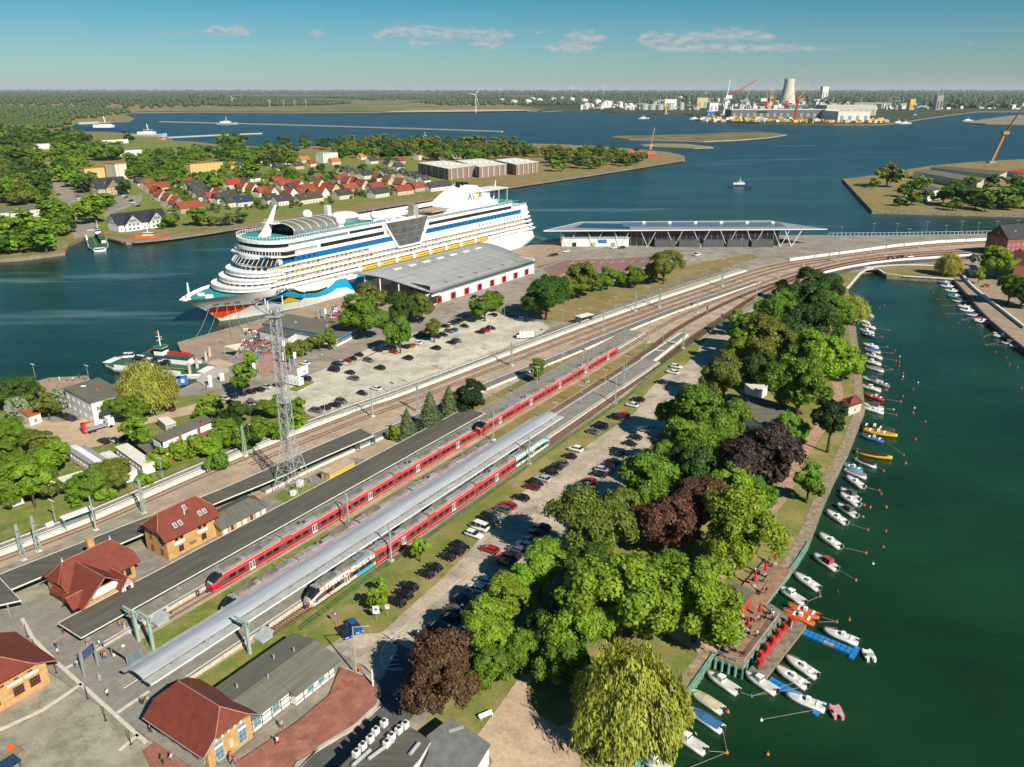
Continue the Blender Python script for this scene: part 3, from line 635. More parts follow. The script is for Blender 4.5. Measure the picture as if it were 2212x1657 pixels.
PARK = [('broad3',951,1468,70,2.1,'copper'),('tall0',1048,1360,58,2.6,'bright'),('tall1',1096,1302,48,2.7,'bright'),('broad1',1112,1408,42,2.3,'mid'),('broad0',1058,1440,44,2.1,'mid'),('tall1',1168,1228,52,2.7,'bright'),('tall0',1126,1270,42,2.6,'bright'),
 ('broad2',1236,1354,68,2.3,'bright'),('broad0',1216,1424,50,2.2,'mid'),('broad1',1345,1290,108,2.0,'bright'),('broad3',1272,1158,74,2.2,'olive'),('broad0',1331,1108,52,2.4,'olive'),('broad2',1392,1050,62,2.3,'mid'),('broad1',1440,1136,66,2.2,'copper'),('broad3',1505,1104,54,2.4,'copper'),
 ('broad2',1500,1030,58,2.3,'deep'),('broad0',1580,1058,56,2.3,'bright'),('broad1',1630,1068,38,2.3,'mid'),('broad2',1655,1005,80,2.0,'purple'),('small0',1748,1046,30,2.4,'mid'),('broad3',1596,1158,72,2.2,'lime'),('broad0',1508,1292,86,2.1,'bright'),('willow0',1360,1490,112,1.75,'willow'),
 ('broad1',1522,899,58,2.3,'mid'),('broad2',1583,918,42,2.4,'mid'),('broad0',1489,967,58,2.3,'bright'),('broad3',1515,1006,52,2.3,'mid'),('broad1',1420,1000,40,2.4,'mid'),('broad0',1706,922,31,2.3,'bright'),('pine0',1796,919,42,2.4,'dark'),('broad2',1730,841,58,2.2,'mid'),('broad3',1762,792,34,2.3,'copper'),
 ('broad1',1826,775,34,2.2,'lime'),('broad0',1768,775,56,2.2,'bright'),('broad3',1747,722,48,2.3,'deep'),('broad1',1660,743,48,2.3,'olive'),('tall0',1598,756,29,2.8,'bright'),('broad2',1567,814,42,2.4,'olive'),('broad0',1615,712,38,2.3,'mid'),('broad1',1672,674,40,2.2,'mid'),('broad3',1712,667,38,2.3,'deep'),
 ('broad2',1754,667,48,2.2,'deep'),('broad0',1795,670,38,2.3,'mid'),('broad1',1750,619,32,2.2,'deep'),('broad3',1794,626,26,2.2,'deep'),('small1',1689,626,15,2.3,'mid'),('willow1',1843,662,30,1.9,'willow'),('small0',1591,700,20,2.4,'bright'),('bush1',1554,851,20,1.4,'mid'),('broad2',1700,745,40,2.2,'deep'),('broad1',1640,800,36,2.4,'deep'),
 ('broad2',1280,1230,50,2.3,'deep'),('broad3',1185,1370,45,2.3,'deep'),('broad0',1440,1235,50,2.3,'mid'),('broad1',1455,900,34,2.4,'mid'),('broad3',1560,985,40,2.3,'mid')]
place_trees(PARK,'in the waterside park','trees of the park beside the basin',side='left')
VERGE = [('small0',906,1190,21,2.2,'bright'),('small1',826,1270,17,2.2,'bright'),('small0',812,1300,22,2.2,'bright')]
place_trees(VERGE,'on the car park verge','young trees on the verge')
TOWN = [('broad0',785,677,46,2.0,'mid'),('broad1',802,640,28,2.2,'olive'),('broad2',863,722,29,2.5,'mid'),('broad3',865,673,29,2.4,'deep'),('broad0',906,661,27,2.4,'olive'),('tall0',937,712,18,2.7,'olive'),('broad1',1047,661,29,2.0,'mid'),('broad2',1078,653,16,2.2,'mid'),
 ('broad3',1180,646,45,1.75,'deep'),('broad0',1254,600,38,2.0,'olive'),('broad1',1230,626,21,2.0,'mid'),('broad2',1312,599,23,1.8,'mid'),('broad0',1371,595,25,1.7,'mid'),('broad3',1435,578,32,1.9,'olive'),('bush0',1340,604,16,1.6,'mid'),('bush1',1284,614,18,1.6,'mid'),('bush2',1400,598,15,1.5,'deep')]
place_trees(TOWN,'between station and quay','trees between the station and the quay')
STATION = [('spruce0',929,885,38,2.5,'spruce'),('spruce1',970,866,30,2.6,'spruce'),('broad2',1021,860,40,1.8,'dark'),('spruce1',879,911,26,2.7,'spruce'),('bush0',851,938,15,1.8,'bright'),('tall1',1164,797,19,2.7,'mid')]
place_trees(STATION,'on the green between the tracks','trees between the tracks')
LEFTG = [('willow0',312,826,54,1.8,'willow'),('broad1',268,884,30,1.9,'mid'),('broad0',298,870,28,2.0,'deep'),('small0',523,822,26,2.2,'mid'),('small1',455,884,23,2.3,'bright'),('broad2',508,892,28,1.8,'deep'),('broad3',582,884,22,1.6,'mid'),('bush1',600,872,14,1.8,'mid'),('small0',645,888,22,2.1,'mid'),('broad1',484,935,29,1.8,'mid'),
 ('broad0',562,927,30,1.7,'mid'),('small1',301,939,29,2.1,'mid'),('broad3',23,943,30,1.8,'mid'),('broad1',86,958,30,1.8,'olive'),('broad2',117,989,33,1.9,'bright'),('broad0',40,1021,44,1.7,'mid'),('small0',66,1052,30,2.4,'bright'),('broad3',242,1032,33,1.7,'olive'),('broad1',194,1042,34,1.7,'mid'),('small1',109,1060,21,2.0,'olive'),
 ('broad2',10,1070,24,1.8,'mid'),('bush0',352,990,24,1.3,'bright'),('bush1',384,978,25,1.3,'bright'),('bush2',418,966,25,1.3,'bright'),('bush0',450,968,24,1.3,'bright'),('bush2',340,1002,17,1.3,'bright'),('broad3',31,850,32,1.7,'deep'),('broad1',60,853,26,1.7,'mid'),('bush2',35,884,20,1.5,'white'),('small0',102,880,22,1.9,'olive'),('bush1',129,864,17,1.5,'white'),
 ('bush0',542,880,14,1.8,'lilac'),('bush1',530,958,22,1.5,'mid'),('bush2',470,1000,20,1.4,'mid'),('broad0',-8,985,30,1.8,'mid'),('bush0',640,915,20,1.3,'bright'),('bush2',610,940,16,1.3,'mid'),('bush1',160,1075,18,1.4,'mid'),('bush0',230,1062,18,1.3,'bright'),('bush2',310,1040,16,1.2,'bright'),('small1',435,905,16,2.0,'mid')]
place_trees(LEFTG,'in the gardens left of the tracks','trees in the gardens left of the tracks')
HEDGE = [('bush0',612,770,13,1.6,'olive'),('bush1',630,762,15,1.8,'olive'),('bush2',650,755,15,1.8,'olive'),('small0',672,745,14,2.0,'olive'),('small1',690,740,15,2.0,'olive'),('small0',711,734,17,2.2,'mid'),('small1',539,780,17,2.0,'bright'),('bush1',738,728,10,1.4,'mid')]
place_trees(HEDGE,'beside the quay restaurant','planting beside the quay restaurant')
RIGHT = [('willow1',2052,566,23,1.9,'willow'),('broad0',2157,562,29,2.0,'bright'),('small0',2116,596,11,2.2,'bright'),('broad2',2184,624,27,1.9,'mid'),('broad1',2212,630,26,1.9,'deep'),('small1',2102,562,9,2.0,'deep')]
place_trees(RIGHT,'at the head of the basin','trees at the head of the basin')
YARDR = [('far0',1919,378,23,1.6,'olive'),('far1',1955,412,14,1.5,'mid'),('far2',1975,402,12,1.5,'deep'),('far3',1990,395,14,1.5,'mid'),('far0',1885,395,10,1.4,'mid'),('far1',2060,405,14,1.6,'mid'),('far2',2040,420,20,1.5,'mid'),('far3',2075,425,22,1.5,'deep'),('far0',2110,430,22,1.5,'mid'),('far1',2140,420,22,1.5,'olive'),('far2',2170,425,22,1.5,'mid'),('far3',2200,420,22,1.5,'deep'),
 ('far0',2230,428,22,1.5,'mid'),('far1',2060,440,14,1.4,'mid'),('far2',2130,442,14,1.4,'deep'),('far3',2180,440,14,1.4,'mid'),('far0',1970,430,15,1.3,'mid'),('far1',1945,435,12,1.3,'deep'),('far2',1995,420,11,1.4,'olive'),('far3',2100,395,14,1.4,'mid'),('far0',2150,390,13,1.4,'deep'),('far1',2200,392,14,1.4,'mid')]
place_trees(YARDR,'on the shipyard peninsula','trees on the shipyard peninsula',zbase=.6)
# ------------------------------------------------------------------ railway: tracks, platforms, fence
RUST = mat('rusty_rail',(.20,.075,.04),.7,var=.2,scale=1.5)
SLEEPER = mat('concrete_sleeper',(.44,.38,.30),.9,var=.2,scale=.7)
DARKSLEEPER = mat('dark_sleeper',(.16,.12,.09),.9,var=.2,scale=.7)
def U1P():
 return wpath([(-160,1270),(0,1211),(112,1168),(224,1125),(390,1050),(586,966),(781,890),(864,862),(958,826),(1100,772),(1210,730),(1303,695),(1425,652),(1522,620),(1621,586),(1706,566),(1808,552),(1977,530),(2180,519)],0,smooth=2)
def poly_s(s0,s1,t): return [RF(s0,t),RF((s0 + s1) / 2,t),RF(s1,t)]
U1 = U1P()
U2 = [p for p in offset(U1,-4.6) if p.y > 190]
def join(straight,px):
 P = straight + [G(x,y) for x,y in px]
 for _ in range(2):
  Q = [P[0]]
  for a,b in zip(P,P[1:]): Q += [a * .75 + b * .25,a * .25 + b * .75]
  Q.append(P[-1]); P = Q
 return P
RT = join([RF(-14,-1.5),RF(60,-1.5),RF(130,-1.5),RF(190,-1.2)],[(1444,695),(1542,652),(1642,613),(1774,571),(1910,549),(2170,535)])
MT = join([RF(-6,-10.9),RF(60,-10.9),RF(130,-10.9),RF(190,-10.7)],[(1444,722),(1503,687),(1581,648),(1680,609),(1780,578),(1910,553),(2170,539)])
LT = join([RF(-4,-21.8),RF(60,-21.8),RF(130,-21.6)],[(1405,800),(1483,738),(1542,699),(1642,632),(1720,602),(1790,582),(1910,558),(2170,543)])
LT2 = join([RF(175,-19.5)],[(1475,752),(1560,690),(1630,640),(1690,611)])
U3 = [p for p in offset(U1,-9.4) if 300 < p.y < 470]
slp_mesh = MB().box((0,0,.09),(.26,2.6,.14),bottom=False).mesh('sleeper',SLEEPER)
slp_dark = MB().box((0,0,.09),(.26,2.6,.14),bottom=False).mesh('sleeper',DARKSLEEPER)
def track(P,label,near=0,skip=0.0,dark=False):
 root = empty('railway_track',P[0]); tag(root,label,None,None,'structure'); inv = Vector(P[0])
 Q = resample(P,.62)
 for off in (-.75,.75):
  mb = MB(); ribbon(mb,resample(P,3.0),off - .075,off + .075,.30,thick=.18); mb.build('rail',RUST,root,-inv)
 mb = MB(); k = 0
 N_ = normals2(Q)
 for i,(p,n) in enumerate(zip(Q,N_)):
  a = math.atan2(-n.x,n.y)
  if i < near: put('sleeper',slp_dark if dark else slp_mesh,root,(p.x - inv.x,p.y - inv.y,0),a)
  else: mb.box((p.x,p.y,.09),(.26,2.6,.14),a,bottom=False)
 o = mb.build('sleepers',DARKSLEEPER if dark else SLEEPER,root,-inv); o['kind'] = 'stuff'
track(U1,'rusty rails beside the white platform edge, on pale sleepers',150)
track(U2,'second track beside the white platform, on pale sleepers',40)
track(U3,'third track of the far group, on pale sleepers')
track(RT,'track under the two coupled red trains, on pale sleepers',40)
track(MT,'dark track along the middle platform edge',0,dark=True)
track(LT,'track under the train with the coloured end cars',20,dark=True)
track(LT2,'siding next to the green fence',0,dark=True)
PLATFORM = patch_mat('platform_paving',((.29,.275,.24),(.26,.245,.215),(.22,.21,.185)),(.1,.5,3),bump=.08,slab=1.2,stain=.35)
PLATFORM2 = mat('platform_asphalt',(.185,.18,.165),.9,var=.1,scale=.5)
EDGE = mat('platform_edge',(.60,.55,.45),.85,var=.15,scale=1.5)
LINEW = paint('white_line',(.80,.79,.74),.7)
BLACK_GAP = mat('tar_joint',(.07,.068,.062),.9,var=.15)
def platform_s(label,s0,s1,t0,t1,lines):
 r = empty('platform',RF(s0,t0)); tag(r,label,None,None,'structure'); inv = -r.location
 P = [RF(s0,0),RF(s1,0)]
 mb = MB(); ribbon(mb,P,t0,t1,PZ,thick=PZ); mb.build('paving',PLATFORM,r,inv)
 for t in lines: mb = MB(); ribbon(mb,P,t - .11,t + .11,PZ + .012,thick=.01); mb.build('safety_line',LINEW,r,inv)
 for t,sgn in ((t0,-1),(t1,1)):
  mb = MB(); ribbon(mb,P,t - .06 if sgn < 0 else t,t if sgn < 0 else t + .06,PZ + .03,thick=PZ); mb.build('coping',EDGE,r,inv)
 return r
platform_s('paved island platform under the grey flat canopy',-26,214,.25,8.6,[.95])
platform_s('paved island platform under the silver canopy',-26,182,-20.15,-12.55,[-13.2,-19.5])
# narrow tail of the middle platform: white walled troughs
r = empty('platform',RF(182,-15)); tag(r,'narrow platform tail with white edges beyond the silver canopy',None,None,'structure')
mb = MB(); mb.prism([RF(182.1,-12.6)[:2],RF(222,-12.2)[:2],RF(221.5,-15.2)[:2],RF(182.1,-17.2)[:2]],0,PZ - .1); mb.build('paving',PLATFORM2,r,-r.location)
for a,b in ((( 182.1,-12.5),(222,-12.1)),((182.1,-17.4),(221.5,-15.3)),((221.8,-12.1),(221.5,-15.3)),((195,-12.5),(195,-16.5)),((208,-12.3),(208,-15.9))):
 mb = MB(); ribbon(mb,[RF(*a),RF(*b)],-.3,.3,PZ + .06,thick=PZ + .06); mb.build('coping',PALE_CONC,r,-r.location)
# upper platform (white edged) following the far tracks, with its fence
r = empty('platform',U1[0]); tag(r,'long white edged platform beside the gravel car park',None,None,'structure'); inv = -r.location
UPR = [p for p in U1 if p.x < 139]
for nm,a,b,z,th,m_ in (('edge_wall',1.75,3.1,PZ + .02,PZ,PALE_CONC),('paving',3.1,5.6,PZ,PZ,PLATFORM),('safety_line',3.65,4.0,PZ + .012,.01,LINEW),('rear_kerb',5.6,5.9,PZ + .12,PZ + .1,PALE_CONC)):
 mb = MB(); ribbon(mb,resample(UPR,6.0),a,b,z,thick=th); mb.build(nm,m_,r,inv)
# middle strip platform along the second group of tracks
SPX = [(560,1055),(664,1003),(807,941),(900,900),(1000,852),(1080,818),(1216,766),(1303,728),(1440,673),(1560,632),(1640,605)]
SP_ = wpath(SPX,PZ,smooth=2)
r = empty('platform',SP_[0]); tag(r,'thin grey platform with a white edge line between the track groups',None,None,'structure'); inv = -r.location
for nm,a,b,z,th,m_ in (('paving',-2.2,1.8,PZ - .02,PZ,PLATFORM2),('safety_line',1.2,1.5,PZ,.02,LINEW),('edge_wall',-2.6,-2.2,PZ - .1,PZ,PALE_CONC)):
 mb = MB(); ribbon(mb,resample(SP_,5.0),a,b,z,thick=th); mb.build(nm,m_,r,inv)
# paved head of the station and the widening near platform two
sheet('station_square',[RF(-26,25)[:2],RF(60,18)[:2],RF(62,14)[:2],RF(56,8.4)[:2],RF(-26,8.4)[:2]],PZ - .012,PAVE,raw=True,base=0)
sheet('station_square',[RF(-31,30)[:2],RF(-25.9,30)[:2],RF(-25.9,-42)[:2],RF(-30,-42)[:2]],PZ - .02,PAVE,raw=True,base=0)
sheet('station_square',[RF(-26.2,.2)[:2],RF(-17,.2)[:2],RF(-17,-4)[:2],RF(-19,-12.5)[:2],RF(-26.2,-12.5)[:2]],PZ - .03,PAVE,raw=True,base=0)
sheet('track_verge',[RF(-17,-3.4)[:2],RF(30,-3.6)[:2],RF(30,-8.6)[:2],RF(-17,-12)[:2]],.09,GREEN,raw=True)
sheet('track_verge',[RF(-19,-20.3)[:2],RF(30,-23.5)[:2],RF(30,-25)[:2],RF(-10,-28)[:2],RF(-22,-27)[:2]],.09,GREEN,raw=True)
# pale guide strips set into the square (tactile paving)
TACT = mat('guide_strip',(.62,.56,.45),.85,var=.08)
def guide(pts):
 mb = MB(); ribbon(mb,[RF(*p) for p in pts],-.32,.32,PZ + .02,thick=.12); o = mb.build('guide_strip',TACT); o['kind'] = 'structure'
guide([(-25.5,20.5),(-27.4,13),(-28.6,3),(-29.3,-6),(-30.2,-17),(-31,-27)])
guide([(-29.2,-6.2),(-36,-6.8),(-44,-5)]); guide([(-28.5,-.2),(-20,-.1),(-8,.6)]); guide([(-29.8,-17.5),(-24,-17.4)]); guide([(-30.7,-24.5),(-34.2,-25)])
# fences
FENCE_GREEN = paint('green_fence',(.025,.13,.07),.6)
FENCE_GREY = paint('fence_wire',(.22,.19,.14),.6)
def fence(name,label,P,h,step,m,rails=(.15,.95),w=.05,wires=0,z0=0.0):
 r = empty(name,P[0]); tag(r,label,'fence'); inv = -Vector(P[0]); Q = resample(P,step)
 pm = MB().box((0,0,h / 2),(w * 1.4,w * 1.4,h),bottom=False).mesh('post',m)
 for i,q in enumerate(Q):
  if i < 60: put('post',pm,r,(q.x + inv.x,q.y + inv.y,z0 + inv.z * 0 - P[0].z * 0))
 if len(Q) > 60:
  mb = MB()
  for q in Q[60:]: mb.box((q.x,q.y,z0 + h / 2),(w * 1.4,w * 1.4,h),bottom=False)
  o = mb.build('posts',m,r,(inv.x,inv.y,0)); o['kind'] = 'stuff'
 for f in rails:
  mb = MB(); R_ = resample(P,step)
  for a,b in zip(R_,R_[1:]): mb.beam((a.x,a.y,z0 + h * f),(b.x,b.y,z0 + h * f),w)
  mb.build('rail',m,r,(inv.x,inv.y,0))
 if wires:
  mb = MB()
  for a,b in zip(Q,Q[1:]):
   for k in range(1,wires):
    c = a.lerp(b,k / wires); mb.beam((c.x,c.y,z0 + h * .05),(c.x,c.y,z0 + h * .97),w * .35)
  o = mb.build('mesh_bars',m,r,(inv.x,inv.y,0)); o['kind'] = 'stuff'
 r.location.z = 0
 return r
fence('fence','green mesh fence between the trains and the car park',wpath(FENCE_PX[:12],0),1.3,2.5,FENCE_GREEN,(.1,.5,.95),.06,8)
fence('fence','grey railing behind the white edged platform',offset(UPR,6.4),1.2,2.4,FENCE_GREY,(.45,.95),.07,0,.3)
fence('fence','dark mesh fence below the gravel car park',wpath([(690,912),(760,893),(860,857),(1010,796),(1160,733),(1195,716),(1345,660),(1500,603),(1560,585)],0),1.5,2.6,mat('dark_green_fence',(.05,.07,.04),.7),(.1,.95),.06,5)
# ------------------------------------------------------------------ station roofs and houses (local frame: x along the platforms, y to their left)
def tile_material(name,c1,c2,scale=7.5):
 m = bpy.data.materials.new(name); m.use_nodes = True
 nt = m.node_tree; N = nt.nodes.new; L = nt.links.new; b = nt.nodes['Principled BSDF']; b.inputs['Roughness'].default_value = .7
 tc = N('ShaderNodeTexCoord'); no = N('ShaderNodeTexNoise'); no.inputs['Scale'].default_value = .8; no.inputs['Detail'].default_value = 6; L(tc.outputs['Object'],no.inputs['Vector'])
 n3 = N('ShaderNodeTexNoise'); n3.inputs['Scale'].default_value = 9; n3.inputs['Detail'].default_value = 2; L(tc.outputs['Object'],n3.inputs['Vector'])
 ad = N('ShaderNodeMath'); ad.operation = 'MULTIPLY_ADD'; ad.inputs[1].default_value = .5; L(n3.outputs[0],ad.inputs[0]); L(no.outputs[0],ad.inputs[2])
 mr = N('ShaderNodeMapRange'); mr.inputs[1].default_value = .5; mr.inputs[2].default_value = 1.0; L(ad.outputs[0],mr.inputs[0])
 mx = N('ShaderNodeMixRGB'); mx.inputs[1].default_value = (*c1,1); mx.inputs[2].default_value = (*c2,1); L(mr.outputs[0],mx.inputs[0])
 wv = N('ShaderNodeTexWave'); wv.wave_type = 'BANDS'; wv.bands_direction = 'Z'; wv.inputs['Scale'].default_value = scale * .32; wv.inputs['Distortion'].default_value = .4; L(tc.outputs['Object'],wv.inputs['Vector'])
 bp = N('ShaderNodeBump'); bp.inputs['Strength'].default_value = .5; bp.inputs['Distance'].default_value = .05; L(wv.outputs[0],bp.inputs['Height']); L(bp.outputs[0],b.inputs['Normal'])
 mu = N('ShaderNodeMixRGB'); mu.blend_type = 'MULTIPLY'; mu.inputs[0].default_value = .35; L(mx.outputs[0],mu.inputs[1]); L(wv.outputs[1],mu.inputs[2]); L(mu.outputs[0],b.inputs['Base Color'])
 return m
TILE = tile_material('red_roof_tiles',(.27,.055,.028),(.17,.035,.022))
FELT = mat('roofing_felt',(.115,.108,.088),.9,var=.14,scale=.35,stretch=(.3,3,1))
FELT2 = mat('grey_green_felt',(.155,.15,.115),.9,var=.12,scale=.4,stretch=(.3,3,1))
YBRICK = mat('yellow_brick',(.56,.33,.13),.85,var=.13,scale=1.2,bump=.15,bscale=9)
REDBRICK = mat('red_brick',(.30,.10,.065),.85,var=.15,scale=1.2,bump=.15,bscale=9)
WHITEWALL = mat('white_render',(.76,.75,.71),.8,var=.06,scale=.6)
TIMBER = mat('dark_timber',(.09,.055,.035),.8,var=.2)
RIDGECOL = mat('ridge_mortar',(.42,.20,.14),.8,var=.2,scale=2)
def roof_mb(x0,x1,y0,y1,ze,zr,axis='x',hip0=0.0,hip1=0.0,hz=0.0,th=.16):
 """pitched roof with overhang already in the extents; hip = how far the ridge stops short; hz = fraction of the rise where the hip starts (0 full hip)"""
 mb = MB()
 def T(a,b,z): return (a,b,z) if axis == 'x' else (b,a,z)
 a0,a1,b0,b1 = (x0,x1,y0,y1) if axis == 'x' else (y0,y1,x0,x1)
 bm_ = (b0 + b1) / 2; zh = ze + (zr - ze) * hz
 def end(a,hip,s):
  if hip <= 0: return [T(a,b0,ze),T(a,bm_,zr),T(a,b1,ze)],T(a,bm_,zr)
  return [T(a,b0,ze),T(a,b0 + (bm_ - b0) * hz,zh),T(a,b1 - (b1 - bm_) * hz,zh),T(a,b1,ze)],T(a + s * hip,bm_,zr)
 E0,r0 = end(a0,hip0,1); E1,r1 = end(a1,hip1,-1)
 faces = []
 s0 = [E0[0]] + ([E0[1]] if hip0 > 0 and hz > 0 else []) + [r0,r1] + ([E1[1]] if hip1 > 0 and hz > 0 else []) + [E1[0]]
 s1 = [E0[-1]] + ([E0[2]] if hip0 > 0 and hz > 0 else []) + [r0,r1] + ([E1[2]] if hip1 > 0 and hz > 0 else []) + [E1[-1]]
 faces += [s0,s1]
 if hip0 > 0: faces.append([E0[1] if hz > 0 else E0[0],r0,E0[2] if hz > 0 else E0[-1]])
 if hip1 > 0: faces.append([E1[1] if hz > 0 else E1[0],r1,E1[2] if hz > 0 else E1[-1]])
 for f in faces:
  v = [Vector(p) for p in f]; n = (v[1] - v[0]).cross(v[2] - v[0])
  if n.z < 0: v.reverse();
  n = (v[1] - v[0]).cross(v[2] - v[0]).normalized()
  lo = [p - Vector((0,0,th)) for p in v]
  i = mb.pts(v); j = mb.pts(lo); mb.face(i); mb.face(j[::-1])
  for k in range(len(v)): mb.face((j[k],j[(k + 1) % len(v)],i[(k + 1) % len(v)],i[k]))
 return mb,(r0,r1)
def ridge_bars(parent,pairs,m,r=.09,name='ridge'):
 for a,b in pairs: MB().tube(a,b,r,6).build(name,m,parent)
def wall_mb(x0,x1,y0,y1,z0,z1,gable=None,axis='x',zr=None,cut=1.0):
 """walls; gable 'both': end walls rise to the ridge (cut < 1 stops them under a half hip)"""
 mb = MB(); mb.prism([(x0,y0),(x1,y0),(x1,y1),(x0,y1)],z0,z1,cap=gable is None)
 if gable:
  zt = z1 + (zr - z1) * cut; k = (1 - cut) / 2
  for e in ((x0,x1) if axis == 'x' else (y0,y1)):
   lo,hi = (y0,y1) if axis == 'x' else (x0,x1); w = hi - lo; md = (lo + hi) / 2
   pts = [(lo,z1),(hi,z1),(hi - w / 2 * cut,zt),(lo + w / 2 * cut,zt)]
   P = [((e,p,z) if axis == 'x' else (p,e,z)) for p,z in pts]
   mb.poly(P); mb.poly(P[::-1])
 return mb
_win = {}
def window_mesh(w,h,kind='dark',bars=(1,1)):
 """frame + pane pair, facing -y, centred on the wall face"""
 key = (round(w,2),round(h,2),bars)
 if key not in _win:
  f = MB(); t = .09
  for sx in (-1,1): f.box((sx * (w / 2 - t / 2),-.04,0),(t,.1,h))
  for sz in (-1,1): f.box((0,-.04,sz * (h / 2 - t / 2)),(w - 2 * t,.1,t))
  for k in range(1,bars[0] + 1): f.box((-w / 2 + w * k / (bars[0] + 1),-.035,0),(.05,.08,h - 2 * t))
  for k in range(1,bars[1] + 1): f.box((0,-.03,-h / 2 + h * k / (bars[1] + 1)),(w - 2 * t,.06,.05))
  p = MB(); p.box((0,-.012,0),(w - .1,.02,h - .1)); _win[key] = (f,p,{})
 return _win[key]
def window(parent,x,y,z,face,w=1.0,h=1.3,frame=None,glass=None,bars=(1,1),name='window',sill=None):
 """face: direction the wall looks, '-y', '+y', '-x', '+x'"""
 frame = frame or WHITE; glass = glass or GLASS; f,p,c = window_mesh(w,h,bars=bars)
 if frame.name not in c: c[frame.name] = f.mesh('window',frame)
 if glass.name not in c: c[glass.name] = p.mesh('pane',glass)
 rz = {'-y': 0,'+x': math.pi / 2,'+y': math.pi,'-x': -math.pi / 2}[face] if isinstance(face,str) else face
 o = put(name,c[frame.name],parent,(x,y,z),rz); put('pane',c[glass.name],o)
 return o
def boxpart(parent,name,c,size,m,rz=0.0): return MB().box(c,size,rz).build(name,m,parent)
# --- flat grey canopy
def canopy_posts(parent,s_list,t,z0,z1,arm,m):
 pm = MB(); pm.box((0,0,(z1 - z0) / 2),(.18,.18,z1 - z0)); pm.beam((0,0,z1 - z0 - .9),(0,arm,z1 - z0 - .1),.12); pm.beam((0,0,z1 - z0 - .9),(0,-arm,z1 - z0 - .1),.12); pm.box((0,0,.06),(.9,.9,.12)); me = pm.mesh('post',m)
 for s in s_list: put('post',me,parent,(s,t,z0))
ca = thing('platform_canopy','long flat grey felt canopy over the platform of the red trains','canopy',RF(0,0),RA)
mb = MB(); mb.extr([(9.0,3.45),(9.0,3.62),(5.2,3.75),(1.5,3.62),(1.5,3.45)][::-1],-24.3,100.5,'x'); mb.build('roof',FELT,ca)
for y in (1.44,9.06): boxpart(ca,'edge_trim',(38.1,y,3.58),(124.9,.1,.22),PALE_CONC)
for x in (-24.36,100.56): boxpart(ca,'edge_trim',(x,5.25,3.6),(.1,7.5,.22),PALE_CONC)
canopy_posts(ca,[-22 + 9.4 * k for k in range(14)],4.2,PZ,3.5,2.4,GREY)
# --- silver canopy: wing, groove, vault, gutter, wing
SILVER = mat('silver_sheet',(.52,.55,.58),.42,metal=.25,var=.10,scale=.25,stretch=(.25,2.5,1))
SILVER2 = mat('dull_sheet',(.50,.51,.50),.5,metal=.2,var=.12,scale=.5)
GUTTER = mat('gutter_dirt',(.42,.37,.28),.8,var=.2,scale=.8)
cs = thing('platform_canopy','long silver vaulted metal canopy between the trains','canopy',RF(0,0),RA)
def prof_strip(name,pts,m,x0=-25,x1=110,th=.12):
 q = [(y,z) for y,z in pts] + [(y,z - th) for y,z in reversed(pts)]
 mb = MB(); mb.extr(q,x0,x1,'x'); return mb.build(name,m,cs)
prof_strip('upper_wing',[(-12.75,4.0),(-13.85,4.15)],SILVER2,-25.6,106)
prof_strip('groove',[(-13.85,3.98),(-14.1,3.98)],DARK,-25.4,108)
n_ = 7; VA = [(-14.1 - 4.0 * k / n_,4.12 + .62 * math.sin(math.pi * (.12 + .80 * k / n_))) for k in range(n_ + 1)]
prof_strip('vault',VA,SILVER)
prof_strip('gutter',[(-18.1,4.05),(-18.65,4.05)],GUTTER)
prof_strip('lower_wing',[(-18.65,4.22),(-20.15,4.12)],SILVER2)
prof_strip('edge_trim',[(-20.15,4.16),(-20.25,4.16)],WHITE,th=.25)
bm_ = MB().box((0,0,0),(.08,.9,.08)).mesh('gutter_bracket',DARK)
for k in range(20): put('gutter_bracket',bm_,cs,(-20 + 6.6 * k,-18.4,4.15))
canopy_posts(cs,[-22 + 6.6 * k for k in range(20)],-16.4,PZ,4.0,2.6,GREY)
# --- dark canopy behind the station houses
cbU = wpath([(-140,1298),(0,1240),(150,1182),(312,1118),(430,1077),(601,1003),(656,976),(777,925)],3.7,smooth=1); cbL = wpath([(-110,1330),(28,1273),(180,1209),(320,1150),(456,1092),(609,1030),(664,1003),(807,941)],3.6,smooth=1)
cb = thing('platform_canopy','dark grey curved canopy behind the red roofed station houses','canopy',(cbL[0].x,cbL[0].y,0)); inv = -cb.location
mb = MB()
for i in range(len(cbU) - 1):
 a,b,c,d = cbL[i],cbL[i + 1],cbU[i + 1],cbU[i]; mb.quad(a,b,c,d); dn = Vector((0,0,-.2)); mb.quad(d + dn,c + dn,b + dn,a + dn); mb.quad(a + dn,b + dn,b,a); mb.quad(c + dn,d + dn,d,c)
mb.build('roof',FELT,cb,inv)
for P in (cbU,cbL):
 mb = MB(); ribbon(mb,P,-.08,.08,3.75,thick=.25); mb.build('edge_trim',PALE_CONC,cb,inv)
mid = [(a + b) / 2 for a,b in zip(cbU,cbL)]
pm = MB().box((0,0,1.4),(.18,.18,2.8)).mesh('post',GREY)
for p in resample(mid,11): put('post',pm,cb,(p.x + inv.x,p.y + inv.y,PZ - .1))
cl = thing('platform_canopy','corner of a dark grey canopy at the left picture edge','canopy',RF(-24,22),0)
P = [(RF(-23.0,33),3.9),(RF(-24.6,21.4),3.9),(RF(-32,26),3.9),(RF(-32,36),3.9)]
mb = MB(); mb.prism([(p.x - cl.location.x,p.y - cl.location.y) for p,_ in P],3.6,3.9,bottom=True); mb.build('roof',FELT,cl)
mb = MB(); ribbon(mb,[p for p,_ in (P[0],P[1],P[2])],-.07,.07,3.95,thick=.28); mb.build('edge_trim',PALE_CONC,cl,(-cl.location.x,-cl.location.y,0))
